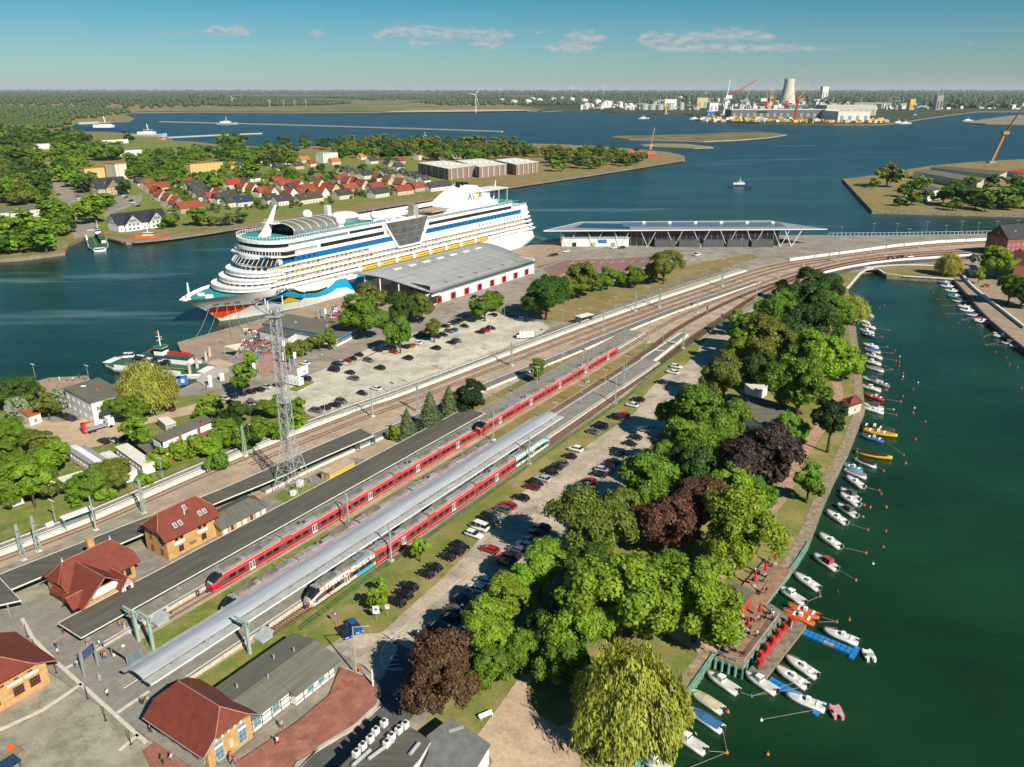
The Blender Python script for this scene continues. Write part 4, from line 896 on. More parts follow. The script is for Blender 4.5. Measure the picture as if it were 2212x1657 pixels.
mb = MB(); q = RF(-26.5,22.6) - cl.location; mb.box((q.x,q.y,2.0),(.2,.2,3.4)); mb.build('post',GREY,cl)
# --- station house with cross gables
h1 = thing('station_house','yellow brick station house with cross gabled red tile roof','station house',RF(-12,18),RA)
wall_mb(-6.4,6.6,-3.0,5.6,0,4.6,'both','x',8.9,.5).build('wall',YBRICK,h1)
m_,rr = roof_mb(-7.4,7.6,-4.0,6.6,4.3,9.0,'x',2.6,2.6,.38); m_.build('roof',TILE,h1)
wall_mb(-6.9,1.3,-8.6,-3.0,0,4.2,'both','y',8.0,.55).build('wall',YBRICK,h1)
m2,r2 = roof_mb(-7.9,2.3,-9.7,2.0,4.0,8.3,'y',0,0); m2.build('roof',TILE,h1)
ridge_bars(h1,[rr,r2,((-7.9,-9.7,4.1),(-2.8,-9.7,8.35)),((2.3,-9.7,4.1),(-2.8,-9.7,8.35)),((-7.4,-1,6.0),rr[0]),((-7.4,3.6,6.0),rr[0]),((7.6,3.6,6.0),rr[1]),((7.6,-1,6.0),rr[1])],RIDGECOL)
boxpart(h1,'gable_panel',(-2.8,-8.72,5.3),(5.2,.2,1.5),WHITEWALL)
# little dormer gable on the right slope, entrance gable on the left one
m3,r3 = roof_mb(-.8,2.6,-10.6,-5.0,4.6,6.7,'y'); m3.build('dormer_roof',TILE,h1); wall_mb(-.3,2.1,-10.1,-6,2.8,4.7,'both','y',6.4,.9).build('dormer_wall',WHITEWALL,h1)
m4,r4 = roof_mb(-9.0,-5.6,-8.0,-4.4,4.0,5.9,'x'); m4.build('dormer_roof',TILE,h1); ridge_bars(h1,[r3,r4],RIDGECOL)
for x in (-.0,1.1,2.0): boxpart(h1,'timber',(min(x,2.0),-10.12,3.9),(.12,.06,1.8),mat('red_timber',(.28,.07,.04),.8))
window(h1,.9,-10.12,4.0,'-y',1.0,1.0,MATS['red_timber'],bars=(1,0))
for x in (3.6,5.2): window(h1,x,-3.02,2.6,'-y',1.1,1.5,TIMBER)
for x in (-5.2,-2.8,-.6): window(h1,x,-8.64,2.2,'-y',1.2,1.8,TIMBER)
window(h1,6.63,.5,2.6,'+x',1.2,1.6,TIMBER); window(h1,-6.93,-5.5,2.3,'-x',1.2,1.8,TIMBER); window(h1,-6.43,1.5,2.4,'-x',1.2,1.6,TIMBER)
boxpart(h1,'chimney',(2.0,3.4,9.0),(1.3,.9,2.2),YBRICK)
for x in (-4.8,5.0): MB().lathe([(.05,0),(.22,.1),(.07,.35),(.16,.55),(.03,1.0)],(x,1.3,8.95),8).build('finial',GALV,h1)
# --- two-storey station house
h2 = thing('station_house','tall yellow brick house with red hipped roof and skylights','station house',RF(8,18.3),RA)
wall_mb(-6.0,6.0,-3.7,3.9,0,6.3,'both','x',10.2,.5).build('wall',YBRICK,h2)
m_,rr = roof_mb(-7.0,7.0,-4.8,5.0,5.9,10.4,'x',2.4,2.4,.42); m_.build('roof',TILE,h2)
ridge_bars(h2,[rr,((-7,-2.8,7.8),rr[0]),((-7,3,7.8),rr[0]),((7,-2.8,7.8),rr[1]),((7,3,7.8),rr[1])],RIDGECOL)
BROWNF = paint('brown_frame',(.26,.10,.05),.6)
for x in (-3.6,-2.4,2.2,3.4): window(h2,x,-3.72,5.0,'-y',.8,1.3,BROWNF,bars=(0,1))
for x in (-3.0,2.8): boxpart(h2,'plaster_panel',(x,-3.73,3.75),(2.6,.08,.75),WHITEWALL)
for x in (-2.8,2.9): window(h2,x,-3.72,2.2,'-y',1.2,1.5,BROWNF);
for x in (0,): boxpart(h2,'flower_box',(x,-3.9,2.3),(1.4,.4,.5),mat('flowers',(.40,.10,.18),.9,var=.3,scale=6,col2=(.10,.2,.05)))
for y in (-1.8,1.6): window(h2,-6.03,y,5.0,'-x',.9,1.4,BROWNF); window(h2,-6.03,y,2.2,'-x',1.0,1.5,BROWNF)
boxpart(h2,'gable_panel',(-6.06,.1,6.7),(.12,5.0,.7),WHITEWALL)
sl = math.atan2(4.5,4.9)
def skylight(x,y):
 z = 5.9 + (y + 4.8) * 4.5 / 4.9; o = MB().box((0,0,0),(.8,1.2,.12)).build('skylight',PALE_CONC,h2,(x,y,z + .05)); o.rotation_euler = (sl,0,0)
 MB().box((0,0,.07),(.62,1.0,.04)).build('pane',PALE_GLASS,o)
for x in (-3.0,-1.7,3.2,4.4): skylight(x,-3.0)
skylight(1.0,-1.0)
MB().tube((.2,-2.0,8.3),(.2,-2.0,9.4),.12,8).build('vent_pipe',WHITE,h2)
# --- low wing with arches
h3 = thing('station_wing','low grey roofed wing with white arched brick front','building',RF(20.4,16.2),RA)
wall_mb(-6.3,6.3,-3.5,4.0,0,3.3,'both','x',4.8).build('wall',YBRICK,h3)
m_,rr = roof_mb(-6.8,6.6,-4.2,4.6,3.2,4.9,'x',0,2.0,.3); m_.build('roof',mat('old_slate',(.14,.135,.115),.9,var=.15,scale=.5,stretch=(3,.4,1)),h3)
for k in range(7): boxpart(h3,'plaster_panel',(-5.3 + 1.8 * k,-3.53,2.1),(1.1,.08,1.5),WHITEWALL)
for k in (1,4): window(h3,-5.3 + 1.8 * k,-3.6,2.0,'-y',.8,1.1,BROWNF)
# --- yellow equipment container
yb = thing('equipment_container','yellow flat roofed equipment container beside the grey canopy','container',RF(51,13.4),RA)
MB().prism([(-4.5,-1.5),(4.5,-1.5),(4.5,1.5),(-4.5,1.5)],PZ,3.0).build('body',YELLOW,yb)
MB().box((0,0,3.12),(9.3,3.3,.28)).build('roof_rim',GREY,yb); MB().box((0,0,3.27),(8.9,2.9,.06)).build('roof',SANDY,yb); boxpart(yb,'door',(-4.53,0,1.8),(.06,1.0,2.0),mat('grey_door',(.35,.36,.30),.6))
for k in range(5): boxpart(yb,'panel_joint',(-2.9 + 1.45 * k,-1.52,1.9),(.05,.04,2.1),mat('ochre_joint',(.5,.28,.02),.7))
# --- yellow brick house at the left edge
h5 = thing('station_house','yellow brick house with red hipped roof at the left edge','station house',RF(-37,4),RA)
wall_mb(-7,5.2,-5.2,5.6,0,5.2).build('wall',YBRICK,h5)
m_,rr = roof_mb(-8,6.6,-6.6,7.4,4.7,8.8,'y',4.4,4.4,.45); m_.build('roof',TILE,h5); ridge_bars(h5,[rr,((6.6,-6.6,4.8),(2.95,-6.6,6.6)),((2.95,-6.6,6.6),rr[0])],RIDGECOL)
for x in (-3.4,.4,4.0 - 1):
 boxpart(h5,'plaster_panel',(x - .3,-5.23,4.1),(2.4,.08,.5),WHITEWALL); window(h5,x,-5.22,2.5,'-y',1.7,1.7,MATS['red_timber'],bars=(3,2))
for k in range(4): boxpart(h5,'eaves_vent',(-4 + 2.2 * k,-5.23,4.75),(.7,.08,.3),TIMBER)
window(h5,5.23,0,2.4,'+x',1.5,1.7,MATS['red_timber'],bars=(2,1)); window(h5,5.23,3.5,2.4,'+x',1.5,1.7,MATS['red_timber'],bars=(2,1))
# --- yellow brick shop with red roof, bottom
h6 = thing('station_shop','yellow brick shop with red tile roof and blue windows','building',RF(-25,-34),RA)
BLUEF = paint('light_blue_frame',(.30,.52,.60),.5)
wall_mb(-3.9,4.0,-5.6,6.4,.3,4.7,'both','y',8.6,.5).build('wall',YBRICK,h6)
m_,rr = roof_mb(-5.2,5.2,-6.6,8.2,4.2,8.8,'y',2.2,2.6,.45); m_.build('roof',TILE,h6); ridge_bars(h6,[rr,((-2.9,-6.6,6.3),rr[0]),((2.9,-6.6,6.3),rr[0])],RIDGECOL); ridge_bars(h6,[((-5.2,-6.6,4.3),(-2.9,-6.6,6.3)),((5.2,-6.6,4.3),(2.9,-6.6,6.3)),((-5.22,-6.6,4.25),(-5.22,8.2,4.25))],GALV,.06,'gutter')
for x in (-2.0,2.2): window(h6,x,-5.63,2.7,'-y',1.5,3.4,BLUEF,PALE_GLASS,(1,3)); boxpart(h6,'shop_sign',(x,-5.72,3.6),(1.5,.06,.45),WHITE)
boxpart(h6,'notice',(.2,-5.64,2.4),(.7,.06,1.6),mat('paper',(.62,.56,.38),.8))
for k in range(5): boxpart(h6,'eaves_vent',(-2.2 + 1.1 * k,-5.64,4.75),(.35,.08,.4),WHITEWALL)
for y in (-4,-1,2,4.6): window(h6,-3.93,y,2.3,'-x',1.2,2.2,BLUEF,PALE_GLASS,(1,2))
# --- long grey-roofed wing with half timbering
h7 = thing('station_wing','long grey roofed half timbered wing beside the brick plaza','building',RF(-11.6,-34.5),RA)
MB().prism([(-9.2,-4.4),(-1.0,-4.4),(-1.0,-5.6),(7.6,-5.6),(7.6,4.6),(-9.2,4.6)],.3,3.2).build('wall',WHITEWALL,h7)
mb = MB(); A_ = [(-9.3,-5.2),(-1.7,-5.2),(-1.7,-6.5),(8.6,-6.5)]
for (xa,xb,yl) in ((-9.3,-1.7,-5.2),(-1.7,8.6,-6.5)):
 zl = 3.55 - (-5.2 - yl) * .22; mb.quad((xa,yl,zl),(xb,yl,zl),(xb,-.6,5.0),(xa,-.6,5.0)); mb.quad((xb,yl,zl - .15),(xa,yl,zl - .15),(xa,yl,zl),(xb,yl,zl)); mb.quad((xa,-.6,4.8),(xb,-.6,4.8),(xb,yl,zl - .2),(xa,yl,zl - .2))
mb.quad((-9.3,-.6,5.0),(8.6,-.6,5.0),(8.6,5.3,3.9),(-9.3,5.3,3.9)); mb.quad((8.6,-6.5,3.1),(8.6,5.3,3.7),(8.6,5.3,3.9),(8.6,-.6,5.0)); mb.quad((8.6,5.3,3.7),(-9.3,5.3,3.7),(-9.3,5.3,3.9),(8.6,5.3,3.9)); mb.quad((-9.3,5.3,3.7),(-9.3,-5.2,3.4),(-9.3,-.6,5.0),(-9.3,5.3,3.9))
mb.build('roof',FELT2,h7)
sm_ = MB().box((0,0,0),(.05,1,.05)).mesh('roof_seam',mat('seam',(.22,.21,.16),.8))
for k in range(13):
 x = -8.2 + 1.35 * k; yl = -5.2 if x < -1.7 else -6.5; zl = 3.55 - (-5.2 - yl) * .22; L_ = math.hypot(-.6 - yl,5 - zl); o = put('roof_seam',sm_,h7,(x,(yl - .6) / 2,(zl + 5) / 2 + .02)); o.scale = (1,L_ * .98,1); o.rotation_euler = (math.atan2(5 - zl,-.6 - yl),0,0)
 L_ = math.hypot(5.9,1.1); o = put('roof_seam',sm_,h7,(x,2.35,4.47)); o.scale = (1,L_ * .98,1); o.rotation_euler = (-math.atan2(1.1,5.9),0,0)
for k in range(9):
 x = -8.8 + 1.9 * k; y = -4.43 if x < -1.1 else -5.63
 boxpart(h7,'timber',(x,y,1.75),(.13,.06,2.8),TIMBER)
for xa,xb,y in ((-9.2,-1.0,-4.43),(-1.0,7.6,-5.63)):
 for z in (1.0,2.1): boxpart(h7,'timber',((xa + xb) / 2,y - .01,z),(xb - xa,.06,.11),TIMBER)
for x,y in ((-7.9,-4.44),(-4.1,-4.44),(2.2,-5.64),(4.6,-5.64)): window(h7,x,y - .03,2.0,'-y',1.4,1.7,BLUEF,PALE_GLASS)
for x,y,z in ((-6.5,1.5,4.6),(-2.5,-1.2,4.9),(1.5,2.0,4.6),(4.5,.4,4.8)): MB().tube((x,y,z),(x,y,z + .8),.14,8).build('vent_pipe',GALV,h7)
# --- grey flat roof with air-conditioning units at the bottom edge
h8P = [(700,1690),(848,1545),(930,1600),(905,1640),(850,1700)]
h8 = thing('flat_roof_building','grey flat roofed building with rows of air conditioning units','building',G(800,1640)); iv8 = -h8.location
W8 = [G2(x,y,4.2) for x,y in h8P]; MB().prism([(x + iv8.x,y + iv8.y) for x,y in W8],0,4.2).build('wall',WHITEWALL,h8);
W8b = [G2(x,y,4.25) for x,y in h8P]; MB().prism([(x + iv8.x,y + iv8.y) for x,y in W8b],4.0,4.3).build('roof',FELT,h8)
acm = MB().box((0,0,.55),(1.0,.8,1.0)); acm = acm.mesh('air_conditioner',WHITE); fan = MB().lathe([(.01,1.06),(.34,1.06),(.34,1.10)],(0,0,0),10).mesh('fan',DARK)
for i,(x,y) in enumerate([(812,1585),(830,1568),(846,1598),(862,1583),(800,1602),(784,1618),(770,1634),(876,1572),(836,1612)]):
 p = G(x,y,4.3) + iv8; o = put('air_conditioner',acm,h8,p,RA); put('fan',fan,o)
for a,b in (((795,1640),(850,1600)),((885,1630),(905,1605)),((760,1655),(800,1620))):
 p,q = G(*a,4.6) + iv8,G(*b,4.6) + iv8; MB().tube(p,q,.3,8).build('duct',GALV,h8)
h9 = thing('flat_roof_building','small grey flat roofed annex beside the sandy path','building',G(990,1610)); iv9 = -h9.location
W9 = [G2(x,y,3.6) for x,y in [(925,1590),(975,1553),(1056,1610),(1005,1690),(900,1690),(930,1625)]]; MB().prism([(x + iv9.x,y + iv9.y) for x,y in W9],0,3.6).build('wall',WHITEWALL,h9)
W9 = [G2(x,y,3.7) for x,y in [(922,1590),(975,1549),(1060,1608),(1008,1694),(898,1694),(926,1625)]]; MB().prism([(x + iv9.x,y + iv9.y) for x,y in W9],3.5,3.75).build('roof',mat('grey_membrane',(.19,.19,.18),.85,var=.12,scale=.6),h9)
p = G(985,1575,3.8) + iv9; MB().box(p,(2.4,.5,.25),.4).build('roof_vent',GALV,h9)
# --- kiosk and departure board
kk = thing('shelter','small glass sided shelter with grey boarded roof at the track head','shelter',RF(-21.1,-6.7),RA)
boxpart(kk,'roof',(0,0,3.1),(3.2,5.0,.16),mat('weathered_boards',(.27,.24,.19),.9,var=.2,scale=2,stretch=(6,.6,1)))
for x,y in ((-1.4,-2.3),(1.4,-2.3),(-1.4,2.3),(1.4,2.3)): boxpart(kk,'post',(x,y,1.9),(.12,.12,2.3),GREY)
boxpart(kk,'glass_wall',(1.45,0,1.9),(.05,4.4,2.0),PALE_GLASS); boxpart(kk,'glass_wall',(0,-2.35,1.9),(2.7,.05,2.0),PALE_GLASS); boxpart(kk,'roof_box',(-.2,.4,3.3),(.5,.4,.3),WHITE)
db = thing('departure_board','tall blue departure board in a grey portal on the square','board',RF(-26.6,-4.8),RA + .35)
for x in (-1.6,1.6): boxpart(db,'post',(x,0,3.2),(.3,.3,5.0),GREY)
boxpart(db,'frame',(0,0,5.1),(2.9,.45,1.9),GREY); boxpart(db,'screen',(0,-.24,5.1),(2.6,.06,1.6),mat('board_screen',(.015,.03,.11),.3,var=.1))
for k in range(5): boxpart(db,'text_row',(-.1,-.28,4.55 + .28 * k),(2.2,.02,.07),mat('board_text',(.20,.26,.40),.5))
# ------------------------------------------------------------------ cruise ship at the quay (local x from bow to stern, -y towards the quay, z from quay level)
SHIP_A = R(55.258); SHIP_O = Vector((-130.0,342.4,0))
def SH(x,y,z=0.0): return SHIP_O + Vector((x * math.cos(SHIP_A) - y * math.sin(SHIP_A),x * math.sin(SHIP_A) + y * math.cos(SHIP_A),z))
SHIPW = paint('ship_white',(.82,.82,.80),.4,var=.03,scale=.15)
SHIPB = paint('ship_blue',(.005,.13,.36),.45)
CYAN = paint('ship_cyan',(.01,.33,.55),.45)
ship = thing('cruise_ship','white cruise ship with painted smile and eye moored at quay','cruise ship',SHIP_O,SHIP_A)
def stem_x(z): k = (z + 1.9) / 13.4; return -18.7 * (.55 * k + .45 * k * k) if z > -1.9 else (z + 1.9) * -.5
def aft_x(z): return 226 + max(0,min(12.6,(z + 1.9) * 3.2)) - max(0,z - 2) * .55
def half_b(x,z):
 ln = 74 - 3.0 * (z + 1.9); d = max(0.0,min(1.0,(x - stem_x(z)) / ln)); b = 15.5 * math.sin(math.pi / 2 * d) ** .85
 a = (aft_x(z) - x) / 16
 return b * (1.0 if a > 1 else max(.72,.72 + .28 * math.sin(math.pi / 2 * max(0,a))))
ZL = [-3.2,-1.9,0,2.5,5,7.5,9.5,11.4]
us = [0,.008,.02,.035,.055,.08,.11,.145,.185,.23,.3,.5,.75,.92,.97,1.0]
hull = MB(); hull.smooth = True
for side in (-1,1):
 rows = [hull.pts([(stem_x(z) + (aft_x(z) - stem_x(z)) * u,side * half_b(stem_x(z) + (aft_x(z) - stem_x(z)) * u,z),z) for u in us]) for z in ZL]
 for ri,(a,b) in enumerate(zip(rows,rows[1:])):
  hull.mi = 1 if ri == 0 else 0
  for k in range(len(us) - 1):
   q = (a[k],a[k + 1],b[k + 1],b[k]); hull.face(q if side < 0 else q[::-1])
hull.mi = 0; hull.smooth = False
for z0,z1 in zip(ZL,ZL[1:]):
 hull.quad((aft_x(z0),-half_b(aft_x(z0),z0),z0),(aft_x(z0),half_b(aft_x(z0),z0),z0),(aft_x(z1),half_b(aft_x(z1),z1),z1),(aft_x(z1),-half_b(aft_x(z1),z1),z1))
hull.build('hull',[SHIPW,RED],ship)
deck = MB(); zd = 10.5; X_ = [stem_x(zd) + .3 + (40 - stem_x(zd)) * u ** 1.3 for u in [k / 12 for k in range(13)]]
deck.poly([(x,-half_b(x,zd) + .25,zd) for x in X_] + [(x,half_b(x,zd) - .25,zd) for x in reversed(X_)]); fd = deck.build('fore_deck',TEAL,ship)
MB().lathe([(1.9,0),(1.9,.9),(1.6,1.1),(.1,1.1)],(-6,-3,zd),14).build('winch_cover',SHIPW,fd); MB().lathe([(1.6,0),(1.6,.8),(.1,.9)],(-5.5,3.5,zd),14).build('winch_cover',SHIPW,fd)
MB().lathe([(2.2,0),(1.9,.8),(.1,1.0)],(-15.2,0,zd + .4),12).build('bow_housing',SHIPW,fd)
m_ = MB(); m_.tube((-13.5,0,zd),(-13.5,0,18),.55,8,.3); m_.box((-13.5,0,15.4),(.3,2.0,.3)); m_.build('bow_mast',SHIPW,ship)
# flat paint on the shell, laid on the surface of the hull
def hull_paint(name,xs,top,bot,m,off=.06,nz=4,parent=None,side=-1):
 mb = MB(); mb.smooth = True; cols = []
 for x in xs:
  t,b = top(x),bot(x); cols.append(mb.pts([(x,side * (half_b(x,b + (t - b) * k / nz) + off),b + (t - b) * k / nz) for k in range(nz + 1)]))
 for a,b in zip(cols,cols[1:]):
  for k in range(nz):
   q = (a[k],b[k],b[k + 1],a[k + 1]); mb.face(q if side < 0 else q[::-1])
 return mb.build(name,m,parent or ship)
def lerp_pts(pts):
 def f(x):
  for (xa,ya),(xb,yb) in zip(pts,pts[1:]):
   if x <= xb:
    t = (x - xa) / (xb - xa); t = t * t * (3 - 2 * t); return ya + (yb - ya) * max(0,t)
  return pts[-1][1]
 return f
fr_ = lambda a,b,n: [a + (b - a) * k / n for k in range(n + 1)]
OR_RED = paint('ship_red',(.50,.012,.02),.45); OR_OR = paint('ship_orange',(.80,.10,.01),.45); SHIPK = paint('ship_black',(.012,.012,.015),.45); SHIPY = paint('ship_yellow',(.85,.62,.01),.45)
lip_top = lerp_pts([(-8.2,4.6),(-3,5.6),(3,5.0),(13,4.4)]); lip_mid = lerp_pts([(-8.2,4.4),(-4,3.2),(3,3.2),(13,4.3)]); lip_bot = lerp_pts([(-8.2,4.3),(-4,1.4),(0,-.4),(5,1.2),(13,4.2)])
for sd in (-1,1):
 xs = fr_(-6.2,12.9,22); cl_ = lambda f: (lambda x: max(f(x),min(lip_top(x),11)) if stem_x(f(x)) > x else f(x))
 hull_paint('painted_outline',xs,lambda x: lip_top(x) + .35,lambda x: lip_mid(x) - .3,SHIPK,.05,side=sd); hull_paint('painted_smile',xs,lip_top,lip_mid,OR_RED,.08,side=sd)
 xs = fr_(-3.6,12.4,20); hull_paint('painted_smile',xs,lambda x: lip_mid(x) - .25,lip_bot,OR_OR,.09,side=sd)
ey_top = lerp_pts([(12,5.6),(18,7.2),(27,9.6),(36,6.4),(44,5.6),(54,6.4)]); ey_bot = lerp_pts([(12,5.2),(18,5.6),(27,7.6),(36,5.0),(44,4.2),(54,5.2)])
wave_t = lerp_pts([(14,4.8),(22,7.2),(27,8.2),(36,5.2),(44,4.4),(50,5.4),(57,8.2),(62,8.0),(67,4.6),(72,9.0),(77,9.2),(84,5.2),(92,9.4),(98,8.6),(108,5.0),(118,8.8),(128,8.0),(140,5.4),(154,7.2),(168,6.6)])
wave_b = lerp_pts([(14,4.5),(22,5.8),(27,6.2),(36,3.0),(44,2.2),(50,2.4),(57,4.0),(62,3.4),(67,1.0),(72,3.6),(77,4.4),(84,1.8),(92,4.4),(98,4.2),(108,2.4),(118,4.6),(128,4.4),(140,3.2),(154,5.2),(168,6.2)])
hull_paint('painted_eyebrow',fr_(12,50,40),ey_top,ey_bot,SHIPK,.06)
hull_paint('painted_wave',fr_(14,168,110),wave_t,wave_b,CYAN,.10)
hull_paint('painted_eye',fr_(14,36,22),lerp_pts([(14,4.3),(22,5.6),(26,6.0),(36,3.0)]),lerp_pts([(14,3.4),(20,3.6),(26,2.2),(36,2.4)]),SHIPK,.12)
hull_paint('painted_eye',fr_(25,34.5,10),lerp_pts([(25,3.0),(27.5,5.0),(34.5,2.7)]),lerp_pts([(25,2.2),(34.5,2.0)]),SHIPY,.16)
hull_paint('painted_eye',fr_(16,20.5,6),lerp_pts([(16,3.9),(18.5,4.8),(20.5,4.2)]),lerp_pts([(16,3.7),(20.5,3.4)]),CYAN,.16)
def lettering(parent,body,loc,size,m,name='lettering',rot=(math.pi / 2,0,0),ext=.02,align='LEFT'):
 c = bpy.data.curves.new(name,'FONT'); c.body = body; c.size = size; c.extrude = ext; c.align_x = align
 t = bpy.data.objects.new(name,c); COL.objects.link(t); dg = bpy.context.evaluated_depsgraph_get(); dg.update()
 me = bpy.data.meshes.new_from_object(t.evaluated_get(dg)); bpy.data.objects.remove(t); bpy.data.curves.remove(c)
 me.materials.clear(); me.materials.append(m)
 o = put(name,me,parent,loc); o.rotation_euler = rot
 return o
def hb(x,z): return -half_b(x,z) - .12
a_ = math.atan2(hb(30,9) - hb(19.5,9),10.5)
lettering(ship,'AIDA',(19.4,hb(19.4,9.4) - .25,8.6),2.9,SHIPB,rot=(math.pi / 2 + .12,0,a_),ext=.05); lettering(ship,'diva',(26.2,hb(26.2,9.2) - .2,8.6),2.4,GREY,rot=(math.pi / 2 + .12,0,a_),ext=.05)
pt = MB().box((0,0,0),(.7,.12,.5)).mesh('porthole',GLASS)
for k in range(22):
 x = 56 + 7.6 * k; z = 9.2 - (0 if k < 3 else 0)
 put('porthole',pt,ship,(x,-half_b(x,z) - .03,z))
 if k % 2 == 0: put('porthole',pt,ship,(x + 2.5,-half_b(x,3) - .03,3.2))
pt2 = MB().box((0,0,0),(2.6,.14,.45)).mesh('hawse_opening',mat('opening_shade',(.12,.11,.10),.9))
for x in (-4,0,4,12,16,20): b_ = hb(x,7.4); o = put('hawse_opening',pt2,ship,(x,b_ + .1,7.4)); o.rotation_euler = (0,0,math.atan2(hb(x + 1,7.4) - hb(x - 1,7.4),2))
def outline(xf,hw,xa,n=14,depth=15.0):
 """plan of a deck: rounded front at xf, half width hw, straight back at xa"""
 P = []
 for k in range(n + 1):
  t = -math.pi / 2 + math.pi * k / n; P.append((xf + depth * (1 - max(0,math.cos(t)) ** .8),hw * math.sin(t)))
 return P + [(xa,hw),(xa,-hw)]
def deck_block(name,xf,hw,xa,z0,z1,m,depth=15.0,parent=None): return MB().prism(outline(xf,hw,xa,depth=depth),z0,z1).build(name,m,parent or ship)
# inner core, then parapet bands; the open balcony rows lie between the bands
ROWS = [(10.3,12.1),(13.0,14.8),(15.7,17.4),(18.4,20.1)]
XA = [230,228.5,227,225.5,224]
CORE = mat('cabin_wall',(.50,.46,.40),.7,var=.1,scale=.3)
for z0,z1,xf in ((9.5,12.6,8.0),(12.6,15.3,7.0),(15.3,18.0,11.5),(18.0,21.0,16.4)): MB().prism(outline(xf,13.6,222,depth=13),z0,z1).build('cabin_block',SHIPW,ship)
MB().prism([(30,13.4),(30,15.5),(222,15.5),(222,13.4)],9.5,31.4).build('far_side',SHIPW,ship)
bands = [(9.3,10.3,-4.4),(12.1,13.0,1.7),(14.8,15.7,6.2),(17.4,18.4,10.2),(20.1,21.2,15.3)]
for (z0,z1,xf),xa in zip(bands,XA):
 deck_block('deck_band',xf if z0 > 10 else 15,15.5,xa,z0,z1,SHIPW)
 if 10 < z0 < 20: MB().loft([[(p[0],p[1],z) for p in outline(xf,15.5,34)[:-2]] for z in (z0 - .75,z1 + .45)],close=False,cap0=False,cap1=False).build('front_parapet',SHIPW,ship)
div = MB().box((0,0,0),(.14,1.7,1.8)).mesh('balcony_divider',SHIPW)
dor = MB().box((0,0,0),(1.25,.06,1.6)).mesh('balcony_door',TINT)
dor2 = MB().box((0,0,0),(1.0,.06,1.6)).mesh('balcony_window',GLASS)
rr_ = random.Random(3)
DC = [(.62,.42,.06),(.55,.33,.03),(.60,.45,.12),(.30,.07,.04),(.36,.28,.22),(.66,.55,.35),(.55,.40,.10)]
rowspan = [[(20,72,3.0),(186,222,3.0)],[(17,222,3.0)],[(20,222,3.0)],[(24,80,3.0),(196,220,3.0)]]
for (z0,z1),spans in zip(ROWS,rowspan):
 rowo = MB().box((121,-13.68,(z0 + z1) / 2),(206,.06,z1 - z0)).build('balcony_row',CORE,ship); zc = (z0 + z1) / 2
 for a,b,st in spans:
  for k in range(int((b - a) / st)):
   x = a + st * k; put('balcony_divider',div,rowo,(x,-14.6,zc))
   put('balcony_door',dor,rowo,(x + 1.9,-13.78 - rr_.uniform(0,.9),zc),color=rr_.choice(DC)); put('balcony_window',dor2,rowo,(x + .75,-13.74,zc))
 if len(spans) == 2:   # closed plating where the row is interrupted
  a,b = spans[0][1],spans[1][0]
  if z0 > 18: MB().box(((a + b) / 2,-14.6,zc),(b - a,1.8,z1 - z0)).build('plating',SHIPW,ship)
for z0,xf in ((10.6,4.6),(13.1,3.6),(15.8,8.1),(18.5,13.0)):      # cabins round the front of each tier
 for k in range(9):
  t = -1.25 + .22 * k; x = xf + 3.2 + 13 * (1 - math.cos(t) ** .8); y = 13.4 * math.sin(t)
  o = put('front_window',dor2,ship,(x,y,z0 + .8)); o.rotation_euler = (0,0,math.atan2(13.4 * math.cos(t),13 * .8 * max(.2,math.cos(t)) ** -.2 * math.sin(t)) - math.pi); o.scale = (1.7,1,1)
# lifeboats in the recess
boat = MB(); BX = [-6.4,-5.4,-3,0,3,5.4,6.4]
boat.loft([[(x,s * 1.9 * w,z) for s,z,w in ((-.4,-1.3,f),(-1,-.6,f),(-1,.2,f),(-.72,1.0,f),(.72,1.0,f),(1,.2,f),(1,-.6,f),(.4,-1.3,f))] for x,f in zip(BX,(.25,.75,1,1,1,.75,.25))]); boat.smooth = True
bme = boat.mesh('lifeboat',YELLOW); bw = MB().box((0,-1.72,.35),(8.5,.3,.35)).mesh('lifeboat_window',GLASS)
for k in range(8):
 o = put('lifeboat',bme,ship,(79.5 + 13.6 * k,-14.6,10.4)); o.scale = (.96,1,1); put('lifeboat_window',bw,o); boxpart(ship,'davit',(72.6 + 13.6 * k,-15.0,10.6),(.9,1.4,3.2),SHIPW)
# blue stripe deck, glass front, bridge, window decks
MB().prism([(23,15.5),(23,-15.5),(223,-15.5),(223,15.5)],21.2,24.9).build('stripe_deck',SHIPW,ship)
for a,b in ((25,98),(121.5,215.5)): boxpart(ship,'blue_stripe',((a + b) / 2,-15.53,22.45),(b - a,.1,2.5),SHIPB)
deck_block('front_deck',17.5,14.6,60,21.2,24.6,SHIPW,14)
fp = MB()
for (z,xf,hw) in ((20.95,9.0,15.4),(24.3,13.6,14.75)): pass
PA = outline(15.2,15.45,32,18,11)[:-2]; PB = outline(18.2,14.9,32,18,9)[:-2]
fp.loft([[(*p,20.9) for p in PA],[(*p,23.7) for p in PB]],close=False,cap0=False,cap1=False); fp.build('front_glazing',GLASS,ship)
mb = MB(); mb.loft([[(*p,23.65) for p in PB],[(p[0] - .05,p[1] * 1.004,24.35) for p in PB]],close=False,cap0=False,cap1=False); mb.build('blue_stripe',SHIPB,ship)
mb = MB()
for p,q in zip(PA[1:-1],PB[1:-1]):
 for f in (0,): mb.beam((p[0] - .1,p[1] * 1.01,20.95),(q[0] - .1,q[1] * 1.01,23.7),.16)
mb.build('glazing_bars',SHIPW,ship)
deck_block('bridge_floor',18.4,15.6,44,24.4,25.1,SHIPW,12)
MB().prism([(25,-18.2),(31,-18.2),(34,-15),(34,15),(31,18.2),(25,18.2),(20,14.0),(20,-14.0)],24.5,25.1).build('bridge_wing',SHIPW,ship)
